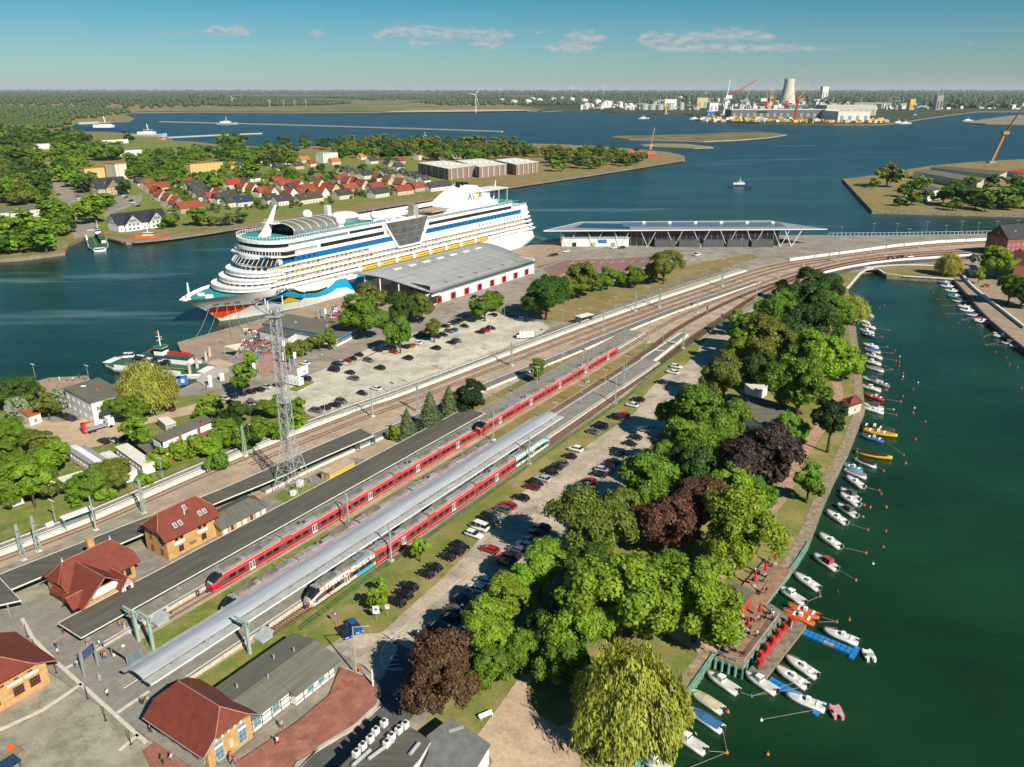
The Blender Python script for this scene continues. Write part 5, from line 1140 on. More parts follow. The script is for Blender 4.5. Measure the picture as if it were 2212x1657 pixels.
MB().prism([(25.6,-17.8),(30.6,-17.8),(33,-15),(33,15),(30.6,17.8),(25.6,17.8),(22.0,12.5),(19.9,7),(19.2,0),(19.9,-7),(22.0,-12.5)],25.1,26.8).build('bridge_windows',GLASS,ship)
for k in range(24):
 t = -1.35 + 2.7 * k / 23; boxpart(ship,'bridge_mullion',(19.1 + 7.2 * (1 - math.cos(t)),16.6 * math.sin(t) ,25.95),(.2,.2,1.7),SHIPW)
deck_block('bridge_roof',18.6,16.2,46,26.8,28.2,SHIPW,12); deck_block('lounge_windows',19.6,14.7,44,28.2,30.0,GLASS,12); deck_block('visor_deck',18.9,15.9,44,30.0,31.5,SHIPW,12)
for (x0,x1,z0,z1) in ((30,93,24.9,31.5),(123,206,24.9,28.4),(206,222,24.9,26.2)):
 MB().prism([(x0,15.5),(x0,-15.5),(x1,-15.5),(x1,15.5)],z0,z1).build('upper_deck',SHIPW,ship)
for (x0,x1,z0,z1,m_) in ((48,91,25.3,27.0,GLASS),(30,66,28.9,30.2,PALE_GLASS),(67,90,28.9,30.2,GLASS),(126,205,25.3,27.0,GLASS),(31,46,25.4,26.6,CORE)): boxpart(ship,'window_band',((x0 + x1) / 2,-15.55,(z0 + z1) / 2),(x1 - x0,.12,z1 - z0),m_)
wn = MB().box((0,0,0),(.9,.1,1.0)).mesh('window',GLASS)
for k in range(5): put('window',wn,ship,(31 + 3.2 * k,-15.62,22.5))
for k in range(24): put('window',wn,ship,(127 + 3.6 * k,-15.62,22.5));
for k in range(14): put('window',wn,ship,(172 + 3.6 * k,-15.62,19.3)) if k < 13 else None
MB().box((200,-14.9,19.3),(46,1.3,1.9)).build('plating',SHIPW,ship)
# glazed midship atrium bulging out of the side
gl = MB(); gl.smooth = True; nx,nz = 14,8; gr = []
for j in range(nz + 1):
 f = j / nz; z = 17.4 + 13.4 * f; xa = 101.5 - 10.0 * f; xb = 118 + 7.4 * f
 gr.append(gl.pts([(xa + (xb - xa) * i / nx,-15.6 - 1.6 * math.sin(math.pi * i / nx) * (.35 + .65 * f),z) for i in range(nx + 1)]))
for a,b in zip(gr,gr[1:]):
 for i in range(nx): gl.face((a[i],a[i + 1],b[i + 1],b[i]))
at = gl.build('atrium_glazing',mat('atrium_glass',(.10,.105,.10),.12,var=.2,scale=.2,spec=.6),ship)
mb = MB()
for i in range(0,nx + 1,1):
 for a,b in zip(gr,gr[1:]): p,q = Vector(gl.v[a[i]]),Vector(gl.v[b[i]]); mb.beam(p + Vector((0,-.05,0)),q + Vector((0,-.05,0)),.07)
for j in (0,2,4,6,8):
 for i in range(nx): mb.beam(Vector(gl.v[gr[j][i]]) + Vector((0,-.05,0)),Vector(gl.v[gr[j][i + 1]]) + Vector((0,-.05,0)),.09)
mb.build('glazing_bars',GREY,at)
for s0,s1 in (((101,-15.7,17.0),(91,-15.7,31.3)),((118.6,-15.7,17.0),(126,-15.7,28.6)),((101,-15.7,17.2),(118.6,-15.7,17.2))): MB().beam(s0,s1,1.0).build('atrium_frame',SHIPW,at)
MB().prism([(93,15.4),(93,-15.4),(123,-15.4),(123,15.4)],24.9,26.5).build('atrium_deck',mat('sun_deck',(.45,.28,.12),.8,var=.2),ship)
# rails with wind screens, in runs
def rail_run(x0,x1,z,y=-15.4,h=1.4,step=1.5):
 mb = MB(); n = int((x1 - x0) / step)
 for k in range(n + 1): mb.box((x0 + step * k,y,z + h / 2),(.12,.12,h))
 mb.box(((x0 + x1) / 2,y,z + h),(x1 - x0,.14,.12)); o = mb.build('railing',SHIPW,ship); MB().box(((x0 + x1) / 2,y + .1,z + h * .5),(x1 - x0,.04,h * .85)).build('wind_screen',PALE_GLASS,o)
for yy in (-15.4,15.4): rail_run(30,93,31.5,yy); rail_run(124,206,28.4,yy); rail_run(206,222,26.2,yy,1.1); rail_run(94,123,26.5,yy,1.2)
mb = MB(); F_ = outline(19.0,15.8,32,26,12)[:-2]
for p,q in zip(F_,F_[1:]):
 mb.beam((*p,31.5),(*p,33.0),.14); mb.beam((*p,33.0),(*q,33.0),.14)
mb.build('railing',SHIPW,ship)
# radar mast, domes, arched roof, pool deck
m_ = MB(); m_.loft([[(x + dx,dy,z) for dx,dy in ((-w,-w * .6),(w,-w * .6),(w,w * .6),(-w,w * .6))] for x,z,w in ((28.5,31.4,2.6),(31,35,1.6),(34.5,41,.9),(36.8,45,.5))]); mst = m_.build('radar_mast',SHIPW,ship)
boxpart(mst,'radar_platform',(33,0,37.2),(4,9,.25),SHIPW); boxpart(mst,'radar_bar',(33.5,-3.2,38.2),(.4,3.6,.35),SHIPW); boxpart(mst,'radar_bar',(33.5,3.2,38.2),(.4,3.6,.35),SHIPW)
for x,y,z,r in ((62,8,36.8,2.5),(66,-11,35.2,2.6),(89.3,-11,34.8,2.2)):
 d_ = MB(); d_.smooth = True; d_.sphere((x,y,z),r,16,9); o = d_.build('radome',SHIPW,ship); MB().tube((x,y,31.5),(x,y,z - r * .8),r * .55,10).build('radome_base',SHIPW,o)
ar = MB(); n = 8
for i in range(n):
 t0,t1 = math.pi * i / n,math.pi * (i + 1) / n; ar.quad((38,-10.5 * math.cos(t0),33.6 + 3.0 * math.sin(t0)),(38,-10.5 * math.cos(t1),33.6 + 3.0 * math.sin(t1)),(67,-10.5 * math.cos(t1),33.6 + 3.0 * math.sin(t1)),(67,-10.5 * math.cos(t0),33.6 + 3.0 * math.sin(t0)))
aro = ar.build('arched_roof',mat('slatted_roof',(.22,.21,.17),.6,var=.3,scale=3,stretch=(1,8,1)),ship)
for k in range(7):
 mb = MB(); x = 37.5 + 5 * k
 for i in range(n): t0,t1 = math.pi * i / n,math.pi * (i + 1) / n; mb.beam((x,-10.7 * math.cos(t0),33.7 + 3.15 * math.sin(t0)),(x,-10.7 * math.cos(t1),33.7 + 3.15 * math.sin(t1)),.3)
 mb.build('roof_arch',SHIPW,aro)
for y in (-10.5,10.5): boxpart(ship,'hall_wall',(52,y,32.6),(30,.3,2.0),PALE_GLASS)
MB().prism(outline(20.5,13,36,depth=9),31.52,31.7).build('upper_fore_deck',TEAL,ship)
boxpart(ship,'pool_deck',(79,0,31.6),(22,27,.2),TEAL); boxpart(ship,'tower',(72,4,36),(2.2,2.6,9),SHIPW)
MB().lathe([(7.5,0),(7.0,1.0),(5.0,2.0),(.2,2.3)],(82,3,34),16).build('pool_dome',SHIPW,ship); MB().lathe([(7.2,0),(7.2,2.4)],(82,3,31.7),16).build('pool_screen',PALE_GLASS,ship)
for k in range(4): boxpart(ship,'deck_house',(97 + 7 * k,5,27.6),(3.5,5,2.2),SHIPW)
MB().tube((96,-9,29.2),(122,-9,29.8),.8,6).build('walkway',SHIPW,ship)
# funnel with its coloured lettering
FP = [(150,28.4),(151,31.5),(160,36.5),(168,40.2),(175,41.8),(184,40.6),(192,36.0),(200,29.8),(200,28.4)]
fu = MB(); half = 6.0
a = fu.pts([(x,-half + .10 * (z - 28),z) for x,z in FP]); b = fu.pts([(x,half - .10 * (z - 28),z) for x,z in FP]); fu.face(a[::-1]); fu.face(b)
for k in range(len(FP)): fu.face((a[k],a[(k + 1) % len(FP)],b[(k + 1) % len(FP)],b[k]))
fun = fu.build('funnel',SHIPW,ship)
for k in range(6): MB().tube((170 + 1.9 * k,-2 + (k % 2) * 3,40.4),(170.6 + 1.9 * k,-2 + (k % 2) * 3,43.6 - .2 * k),.75,8).build('exhaust_pipe',SHIPK,fun)
for ch,x,m_ in (('A',174.0,BLUE),('I',178.6,RED),('D',180.4,YELLOW),('A',184.3,paint('green_paint',(.03,.30,.06),.5))): lettering(fun,ch,(x,-5.75 + .12,32.9),6.0,m_,ext=.25,rot=(math.pi / 2 - .10,0,0))
boxpart(ship,'aft_house',(176,0,29.4),(52,14,2.4),SHIPW); boxpart(ship,'tower',(128,-3,31),(4,4,9),mat('lift_tower',(.34,.31,.27),.7)); MB().tube((128,0,33),(150,0,33.5),1.0,6).build('walkway',SHIPW,ship)
MB().prism([(136,-10),(152,-9),(152,9),(136,10)],30.4,31.2).build('sun_terrace',mat('terrace_boards',(.50,.34,.18),.8,var=.2),ship)
boxpart(ship,'canopy_beam',(200,-6,36.6),(30,.4,.3),SHIPW); boxpart(ship,'canopy_beam',(200,6,36.6),(30,.4,.3),SHIPW); boxpart(ship,'canopy_roof',(198,0,36.9),(32,13,.2),SHIPW); MB().tube((207,0,28),(210,0,41),.5,6,.25).build('aft_mast',SHIPW,ship); boxpart(ship,'aft_deck',(210,0,28.5),(16,24,.3),TEAL)
for x,y,z in ((205,-6,33),(214,-6,32),(205,6,33),(214,6,32)): MB().tube((x,y,28.4),(x,y,36.6),.2,5).build('canopy_post',SHIPW,ship)
for k,(x0,z0) in enumerate(((222,21.2),(223.5,18.4),(225,15.7),(227,13.0),(229.5,10.3))): boxpart(ship,'stern_terrace',(x0 + 1,0,z0 - .5),(7,29,1.0),SHIPW)
mb = MB()
for k in range(46):
 x = rr_.choice((rr_.uniform(72,92),rr_.uniform(95,122),rr_.uniform(132,150),rr_.uniform(200,218))); z = 31.9 if x < 93 else 26.8 if x < 124 else 31.3 if x < 151 else 28.8; mb.box((x,rr_.uniform(-12.5,12.5) if x < 124 else rr_.uniform(-8,8),z),(1.7,.6,.35))
o = mb.build('sun_loungers',mat('lounger_fabric',(.55,.32,.10),.8,var=.3,scale=.2,col2=(.10,.35,.38)),ship); o['kind'] = 'stuff'
# mooring lines
mb_ = [((-6,6.5,-6.0),(-28,-22)),((-3,6.5,-6.8),(-24,-24)),((0,6.6,-7.6),(-16,-30)),((3,6.7,-8.4),(-8,-26)),((6,6.8,-9.2),(-2,-24)),((10,7.0,-10),(30,-20)),((228,6,-12),(246,-20)),((230,6,-11),(250,-22))]
for i,((x,z,y),(qx,qy)) in enumerate(mb_):
 p = SH(x,-half_b(x,z) - .1,z); q = SH(qx,qy,.5); mb = MB(); pr = None
 for k in range(9):
  t = k / 8; c = p.lerp(q,t) - Vector((0,0,1.2 * math.sin(math.pi * t)));
  if pr is not None: mb.tube(pr - p,c - p,.09,4,caps=False)
  pr = c
 tag(mb.build('mooring_rope',mat('rope',(.42,.36,.27),.9),None,p),f'{nth(i + 1)} mooring rope from the bow of the cruise ship','rope','mooring ropes of the cruise ship')
# ------------------------------------------------------------------ electric multiple-unit trains
TRED = paint('train_red',(.56,.012,.022),.3); TBAND = paint('train_window_band',(.085,.09,.095),.3); TCREAM = paint('train_cream',(.62,.52,.36),.5); TROOF = mat('train_roof',(.30,.305,.31),.7,var=.25,scale=.6,stretch=(.5,2,1)); TROOFB = mat('train_roof_unit',(.20,.19,.16),.8,var=.2,scale=.8); TWHITE = paint('train_door',(.72,.72,.70),.4); TSHOULDER_SHEEN = paint('train_shoulder_sheen',(.66,.05,.055),.35)  # shoulder red is paler and pinker: reflected light painted into the colour
def graphic(name,cols,scale=.8):
 m = bpy.data.materials.new(name); m.use_nodes = True; nt = m.node_tree; N = nt.nodes.new; L = nt.links.new; b = nt.nodes['Principled BSDF']; b.inputs['Roughness'].default_value = .35
 tc = N('ShaderNodeTexCoord'); v = N('ShaderNodeTexNoise'); v.inputs['Scale'].default_value = scale; v.inputs['Detail'].default_value = 1; L(tc.outputs['Object'],v.inputs['Vector'])
 r = N('ShaderNodeValToRGB'); r.color_ramp.interpolation = 'CONSTANT'; L(v.outputs[0],r.inputs[0]); e = r.color_ramp.elements
 for i,(p,c) in enumerate(cols):
  q = e[i] if i < 2 else e.new(p); q.position = p; q.color = (*c,1)
 L(r.outputs[0],b.inputs['Base Color']); return m
GR_PINK = graphic('graphic_pink',[(0,(.62,.10,.18)),(.40,(.70,.62,.48)),(.52,(.72,.66,.55)),(.60,(.55,.06,.09)),(.68,(.68,.56,.40))],1.2)
GR_CREAM = graphic('graphic_cream',[(0,(.72,.63,.45)),(.55,(.70,.50,.40)),(.63,(.74,.68,.52))],.6)
GR_CYAN = graphic('graphic_cyan',[(0,(.02,.42,.62)),(.6,(.06,.52,.66))],.3)
GR_MINT = graphic('graphic_mint',[(0,(.30,.62,.55)),(.42,(.66,.70,.62)),(.58,(.10,.52,.55)),(.66,(.55,.15,.35)),(.70,(.66,.70,.60))],1.0)
RING = [(1.30,.32),(1.42,.60),(1.43,.74),(1.45,1.42),(1.44,2.48),(1.36,3.05),(1.16,3.45),(.70,3.70)]
RMAT = [0,1,2,3,4,4,5,5]      # skirt, cream line, lower panel, window band, shoulder, roof
def ring(x,w=1.0,top=1.0,low=0.0):
 r = [(x,y * w,.32 + low + (z - .32 - low) * top if z > .32 + low else z) for y,z in RING]; return r + [(x,-y,z) for _,y,z in reversed(r)]
def car_mesh(name,L_,mats,nose=0):
 """nose 1: cab at x = 0 ; else plain section from 0 to L_"""
 xs = [(0.0,.62,.50),(.35,.80,.60),(1.0,.93,.74),(1.9,.985,.90),(3.0,1.0,.985),(4.2,1,1),(L_,1,1)] if nose else [(0,1,1),(L_,1,1)]
 mb = MB(); R_ = [mb.pts(ring(*q)) for q in xs]; n = len(R_[0])
 order = RMAT[:7] + [5] + RMAT[:7][::-1]
 for si,(A_,B_) in enumerate(zip(R_,R_[1:])):
  for k in range(n - 1):
   mb.mi = order[k] if not (nose and si < 2 and order[k] == 3) else 2
   mb.face((A_[k],A_[k + 1],B_[k + 1],B_[k]))
 mb.mi = 2; mb.face(R_[0][::-1]); mb.mi = 3; mb.face(R_[-1])
 for A_,B_ in zip(R_,R_[1:]): mb.mi = 0; mb.face((A_[-1],A_[0],B_[0],B_[-1]))
 return mb.mesh(name,mats)
CARL = 17.7; GAP = .55
def liv(body,shoulder=None): return [DARK,TCREAM,body,TBAND,shoulder or body,TROOF]
win_m = MB().box((0,0,0),(1.55,.04,.82)).mesh('window',GLASS); dr_m = MB().box((0,0,0),(.62,.06,2.05)).mesh('door',TWHITE); dp_m = MB().box((0,0,.1),(.34,.08,1.35)).mesh('door_pane',GLASS)
ru_m = MB().box((0,0,.18),(4.6,1.9,.40),taper=.88).mesh('roof_unit',TROOFB); rs_m = MB().box((0,0,.15),(1.6,1.3,.35),taper=.9).mesh('roof_unit',TROOF); rl_m = MB().tube((0,0,0),(0,0,.5),.3,8).mesh('roof_fan',DARK); st_m = MB().box((0,0,0),(1,.05,.1)).mesh('stripe',WHITE)
bel = MB().box((0,0,1.95),(GAP + .1,2.5,3.0)).mesh('gangway_bellows',mat('bellows',(.16,.16,.165),.8)); bog = MB().box((0,0,.35),(3.0,2.2,.55)).mesh('bogie',DARK)
ws = MB(); A_ = [ring(*q) for q in ((.30,.80,.60),(1.0,.93,.74),(1.9,.985,.90),(2.5,.99,.95))]
for P,Q_ in zip(A_,A_[1:]):
 for k in range(5,10): ws.quad(*[(x - .05 + .02,y * 1.0,z + .05) for x,y,z in (P[k],P[k + 1],Q_[k + 1],Q_[k])])
ws_m = ws.mesh('windscreen',GLASS); hl_m = MB().box((0,0,0),(.12,.34,.2)).mesh('headlight',WHITE); cp_m = MB().box((-.35,0,0),(.8,.5,.4)).mesh('coupler',DARK)
bodies = {k: (car_mesh('end_car',CARL + .3,liv(*m),1),car_mesh('car',CARL,liv(*m))) for k,m in {'red': (TRED,TSHOULDER_SHEEN),'pink': (GR_PINK,GR_PINK),'mint': (GR_MINT,GR_MINT),'cyan': (GR_CYAN,GR_CYAN)}.items()}
def train(s0,t,label,ends=('red','red')):
 tr = thing('train',label,'train',RF(s0,t,.12),RA,'electric trains in the station')
 for c in range(5):
  x0 = c * (CARL + GAP); first,last = c == 0,c == 4
  lv = ends[0] if first else ends[1] if last else 'red'
  me = bodies[lv][0 if first or last else 1]
  b = put('car_body',me,tr,(x0 + (CARL if last else 0),0,0),math.pi if last else 0)
  sg = -1 if last else 1
  doors = [9.6] if first or last else [8.9]
  def at(x): return x
  for side in (-1,1):
   for x in ([4.6,6.9,12.0,14.1,16.0] if first or last else [1.6,3.9,6.2,11.8,14.1,16.3]): put('window',win_m,b,(x,side * 1.45,1.98))
   for x in doors:
    for d in (-.38,.38): o = put('door',dr_m,b,(x + d,side * 1.46,1.62)); put('door_pane',dp_m,b,(x + d,side * 1.47,1.72))
   o = put('stripe',st_m,b,(9.8,side * 1.30,3.27)); o.scale = (15,1,1); o.rotation_euler = (side * -.55,0,0)
  if first or last:
   put('windscreen',ws_m,b)
   for y in (-.62,.62): put('headlight',hl_m,b,(.18,y,1.05))
   put('coupler',cp_m,b,(0,0,.62))
   for x,m_ in ((5.4,ru_m),(11.0,ru_m)): put('roof_unit',m_,b,(x,0,3.66))
   put('roof_unit',rs_m,b,(2.9,0,3.5))
   if lv in ('pink',):
    for side in (-1,1): MB().box((14.9,side * 1.455,1.08),(5.2,.04,.7)).build('livery_panel',GR_CYAN,b); o = MB().box((14.9,side * 1.28,3.12),(5.2,.05,.75)).build('livery_panel',GR_CYAN,b); o.rotation_euler = (0,0,0); MB().box((9.0,side * 1.455,1.08),(6.4,.035,.68)).build('livery_panel',GR_CREAM,b)
   if lv == 'mint':
    for side in (-1,1): MB().box((3.6,side * 1.30,3.12),(4.6,.05,.6)).build('livery_panel',GR_CYAN,b); MB().box((7.2,side * 1.455,1.08),(6.0,.035,.68)).build('livery_panel',GR_CREAM,b)
  else:
   put('roof_unit',ru_m,b,(12.6 if c != 2 else 5,0,3.66)); put('roof_unit',rs_m,b,(2.6,0,3.66))
   if c in (1,3): put('roof_fan',rl_m,b,(6.0,.4,3.6)); put('roof_fan',rl_m,b,(7.0,-.3,3.6))
  for x in (3.0,15.0): put('bogie',bog,b,(x,0,.02))
  if c < 4: put('gangway_bellows',bel,tr,(x0 + CARL + GAP / 2,0,0))
 pg = MB()   # pantographs and roof gear on the second and fourth cars
 for x in (15.2,62):
  for y in (-.5,.5): pg.beam((x,y,3.7),(x + 1.1,y * .6,4.35),.06); pg.beam((x + 1.1,y * .6,4.35),(x + .1,0,4.75),.05)
  pg.box((x + .1,0,4.8),(.15,1.7,.06));
  for k in range(5): pg.tube((x - 1.6 + .5 * k,.6,3.7),(x - 1.6 + .5 * k,.6,4.05),.07,5)
 pg.build('pantograph',GREY,tr)
 return tr
train(0,-1.5,'red train nearest the red roofed station houses')
train(92.6,-1.5,'red train coupled behind the canopy end, furthest from camera')
train(-4,-10.9,'red train mostly hidden under the silver canopy')
train(7,-21.8,'train with pink and turquoise painted end cars',('pink','mint'))
# buffer stops
def buffer(s,t,label):
 b = thing('buffer_stop',label,'buffer stop',RF(s,t,.1),RA)
 MB().loft([[(-2.6,y,z) for y,z in ((-1.3,.1),(1.3,.1),(1.3,.5),(-1.3,.5))],[(-.2,y,z) for y,z in ((-1.3,.1),(1.3,.1),(1.3,1.5),(-1.3,1.5))]]).build('ramp',mat('buffer_grey',(.38,.42,.42),.6,var=.15),b)
 boxpart(b,'buffer_beam',(.0,0,1.2),(.35,2.6,.5),GALV)
 for y in (-.85,.85): MB().tube((.1,y,1.2),(.75,y,1.2),.2,8).build('buffer',DARK,b)
buffer(-10,-1.5,'grey buffer stop in front of the nearest red train'); buffer(-2.5,-21.8,'grey buffer stop in front of the painted train')
# ------------------------------------------------------------------ lattice radio mast, catenary masts, lamps, signals
mp = G(634,1058); mh = 47.0
lm = thing('radio_mast','tall grey steel lattice radio mast on the platform','mast',mp,RA + .3)
def wid(z): return 3.5 - 2.3 * (z / 14) if z < 14 else 1.2 - .35 * (z - 14) / (mh - 14)
LV = [0,3.5,6.6,9.3,11.8,14] + [14 + 3.3 * k for k in range(1,11)]
cs_ = [(-1,-1),(1,-1),(1,1),(-1,1)]
STEEL = paint('lattice_steel',(.40,.41,.41),.5)
for a in cs_:
 mb = MB()
 for z0,z1 in zip(LV,LV[1:]): mb.beam((a[0] * wid(z0),a[1] * wid(z0),z0),(a[0] * wid(z1),a[1] * wid(z1),z1),.15)
 mb.build('leg',STEEL,lm)
for q in range(4):
 a,b = cs_[q],cs_[(q + 1) % 4]; mb = MB()
 for z0,z1 in zip(LV,LV[1:]):
  w0,w1 = wid(z0),wid(z1); mb.beam((a[0] * w0,a[1] * w0,z0),(b[0] * w1,b[1] * w1,z1),.075); mb.beam((b[0] * w0,b[1] * w0,z0),(a[0] * w1,a[1] * w1,z1),.075); mb.beam((a[0] * w1,a[1] * w1,z1),(b[0] * w1,b[1] * w1,z1),.075)
 mb.build('bracing',STEEL,lm)
for z,w in ((24,1.3),(45.5,1.6),(47.2,1.4)):
 mb = MB(); mb.box((0,0,z),(w * 2,w * 2,.12))
 for a in cs_:
  mb.beam((a[0] * w,a[1] * w,z),(a[0] * w,a[1] * w,z + 1.1),.07)
 for q in range(4): a,b = cs_[q],cs_[(q + 1) % 4]; mb.beam((a[0] * w,a[1] * w,z + 1.1),(b[0] * w,b[1] * w,z + 1.1),.07)
 mb.build('platform',STEEL,lm)
mb = MB()
for k in range(80): mb.box((.3,.3,1 + .56 * k),(.5,.06,.06))
for x in (.05,.55): mb.beam((x,.3,.5),(x,.3,46),.07)
mb.build('ladder',STEEL,lm)
for x,y,z in ((-2.4,0,48.4),(2.2,-1,48.6),(0,2.2,48.2),(-1.5,-2,36),(1.6,1.6,30)): MB().tube((x,y,z - .9),(x,y,z + 1.2),.13,6).build('antenna',WHITE,lm)
boxpart(lm,'equipment_cabinet',(1.0,-1.4,1.2),(1.6,1.3,2.0),WHITE); boxpart(lm,'equipment_cabinet',(-3.6,-2.2,1.0),(1.3,1.1,1.6),WHITE)
sheet('verge',[RF(33,19)[:2],RF(44,18)[:2],RF(44,10.5)[:2],RF(33,10.5)[:2]],PZ + .02,GREEN,raw=True)
MASTG = paint('catenary_green_grey',(.36,.41,.36),.55)
def mast_mesh(h,lattice):
 mb = MB()
 if lattice:
  for a in cs_: mb.beam((a[0] * .42,a[1] * .42,0),(a[0] * .14,a[1] * .14,h),.12)
  n = 10
  for k in range(n):
   z0,z1 = h * k / n,h * (k + 1) / n; w0,w1 = .42 - .28 * k / n,.42 - .28 * (k + 1) / n
   for q in range(4): a,b = cs_[q],cs_[(q + 1) % 4]; p_ = (a,b) if k % 2 else (b,a); mb.beam((p_[0][0] * w0,p_[0][1] * w0,z0),(p_[1][0] * w1,p_[1][1] * w1,z1),.07)
 else: mb.box((0,0,h / 2),(.32,.32,h),taper=.75)
 return mb
cat_m = {b: mast_mesh(9.0,b).mesh('pole',MASTG) for b in (True,False)}
foot_m = MB().box((0,0,.2),(1.1,1.1,.4)).mesh('foundation',PALE_CONC)
arm = MB(); arm.tube((0,0,7.4),(3.0,0,7.9),.05,5); arm.tube((0,0,6.2),(3.0,0,7.9),.05,5); arm.tube((0,0,6.3),(3.2,0,5.9),.045,5); arm_m = arm.mesh('cantilever',GALV)
def catenary(px,label,side=1,z=.1,lattice=True):
 p = G(*px,z) if len(px) == 2 else RF(px[0],px[1],z)
 o = thing('catenary_mast',label,'mast',p,RA + math.pi / 2 * -side,'catenary masts along the tracks')
 put('pole',cat_m[lattice],o); put('foundation',foot_m,o); put('cantilever',arm_m,o)
CATS = [((52,1212),1),((85,1193),1),((208,1147),1),((312,1110),-1),((530,985),-1),((805,900),-1),((903,890),1),((1105,790),1),((1303,715),1),((1372,672),1),((1424,664),-1),((1506,676),1),((1556,636),-1),((1610,615),1),((1401,740),1),((1345,838),1),((1475,753),1),((1632,650),1),((1560,618),1),((1680,600),1),((1735,575),1),((1790,562),-1),((1810,566),1),((1880,545),-1),((1912,552),1),((1985,536),-1),((2040,540),1),((2085,530),-1),((2140,538),1)]
for i,(q,sd) in enumerate(sorted(CATS)): catenary(q,f'{nth(i + 1)} catenary mast from the left along the tracks',sd,lattice=i % 3 != 2)
for i,(s,t) in enumerate(((33.5,-7.2),(92,-7.4),(150,-7.0))): catenary((s,t,0),f'{nth(i + 1)} slim catenary mast from the near end between the red trains and silver canopy',1,lattice=False)
for i,(s,t) in enumerate(((28.5,-24.4),(84.5,-24.2),(137,-24))): catenary((s,t,0),f'{nth(i + 1)} slim catenary mast from the near end beside the green fence',1,lattice=False)
# green cross-arm gantry posts at the track heads
for i,(s,t,lab) in enumerate(((-17.3,-4.1,'pale green gantry post with double arm left of the silver canopy end'),(-16.8,-7.6,'shorter pale green gantry post against the silver canopy end'),(-8.1,-23.2,'pale green gantry post right of the silver canopy'))):
 o = thing('gantry_post',lab,'post',RF(s,t,0),RA,'green gantry posts'); g_ = paint('pale_green_steel',(.34,.46,.38),.6)
 boxpart(o,'column',(0,0,3.6),(.5,.5,7.2),g_); boxpart(o,'arm',(0,1.0,7.0),(.3,4.2,.3),g_); boxpart(o,'arm',(0,1.0,6.3),(.2,3.8,.2),g_)
# lamps
lp = MB(); lp.tube((0,0,0),(0,0,6.2),.09,6,.06); lpm = lp.mesh('pole',GALV); hd = MB().box((.55,0,6.25),(1.2,.35,.14)).box((-.55,0,6.25),(.9,.35,.12)).mesh('lamp_head',paint('lamp_grey',(.55,.58,.60),.4)); sg = MB().box((0,0,0),(1.5,.08,.5)).mesh('name_sign',BLUE)
def lamps(name,pts,where,group,h=6.2,sign=False,z=PZ):
 for i,p in enumerate(sorted(pts,key=lambda q: q.y)):
  o = thing(name,f'{nth(i + 1)} lamp from the near end {where}','lamp',p,RA + math.pi / 2,group); o.scale = (1,1,h / 6.2); put('pole',lpm,o); put('lamp_head',hd,o)
  if sign and i % 3 == 1: put('name_sign',sg,o,(0,.1,3.2 * 6.2 / h))
lamps('platform_lamp',[RF(112 + 17.5 * k,-16.2 + .028 * (17.5 * k) ,PZ) for k in range(6)],'on the platform beyond the silver canopy','lamps on the silver canopy platform',sign=True)
lamps('platform_lamp',[RF(103 + 17 * k,4.6 + .02 * 17 * k,PZ) for k in range(6)],'on the platform beyond the grey canopy','lamps on the grey canopy platform',sign=True)
UO = resample(offset(UPR,5.2),27)
lamps('platform_lamp',[p + Vector((0,0,PZ)) for p in UO[1:]],'on the white edged platform','lamps on the white edged platform',sign=True)
lamps('street_lamp',[G(*q) for q in ((1238,590),(1270,560),(1310,565),(1510,560),(1600,548),(1620,575),(1700,540),(1730,525),(1815,520),(1850,540),(1885,512),(1935,512),(1960,524),(2000,508),(2040,516),(2075,506),(2110,510),(2150,506),(2195,504))],'along the terminal road and quay','lamps along the terminal road',9.0)
lamps('street_lamp',[G(*q) for q in ((1090,690),(1150,660),(1060,720),(820,690),(660,665),(560,705),(495,752),(610,820),(80,832),(195,835),(905,840),(1060,860),(1215,706))],'between car park and quay','lamps between car park and quay',7.5)
# tall pole with arm by the turning circle, white post
o = thing('lamp_post','tall wooden lamp pole at the corner of the brick plaza','lamp',G(770,1458),0); MB().tube((0,0,0),(0,0,10),.16,8,.1).build('pole',mat('pole_wood',(.45,.39,.29),.8),o); MB().tube((0,0,9.9),(2.4,.3,9.95),.06,6).build('arm',GALV,o); boxpart(o,'lamp_head',(2.5,.3,9.9),(.7,.3,.15),GALV); boxpart(o,'hydrant',(.7,.2,.6),(.4,.4,1.0),ORANGE)
o = thing('marker_post','white wooden post on the edge of the brick plaza','post',G(806,1486),0); MB().tube((0,0,0),(0,0,3.9),.14,8).build('pole',WHITE,o); MB().lathe([(.16,3.9),(.1,4.05)],(0,0,0),8).build('cap',GREY,o)
for i,q in enumerate([(-27.2,14),(-28.6,8.5),(-29.5,0),(-30,-10.5),(-31.2,-17.6),(-31.9,-25.5)]):
 o = thing('bollard_lamp',f'{nth(i + 1)} slim dark post from the left along the square guide strip','post',RF(q[0] - .6,q[1],PZ),0,'slim posts on the square'); MB().tube((0,0,0),(0,0,2.9),.07,6,.05).build('pole',DARK,o); boxpart(o,'foot',(0,0,.05),(.35,.35,.1),DARK)
# signals
for i,q in enumerate([(1492,682),(1526,690),(1557,707),(1424,662)]):
 o = thing('rail_signal',f'{nth(i + 1)} black headed rail signal from the left of the signal group' if i < 3 else 'black headed rail signal on the far platform','signal',G(*q),0,'rail signals'); MB().tube((0,0,0),(0,0,4.8),.08,6).build('pole',GALV,o); boxpart(o,'signal_head',(0,0,5.3),(.7,.25,1.4),DARK); boxpart(o,'id_plate',(0,-.06,2.6),(.3,.05,.8),RED)
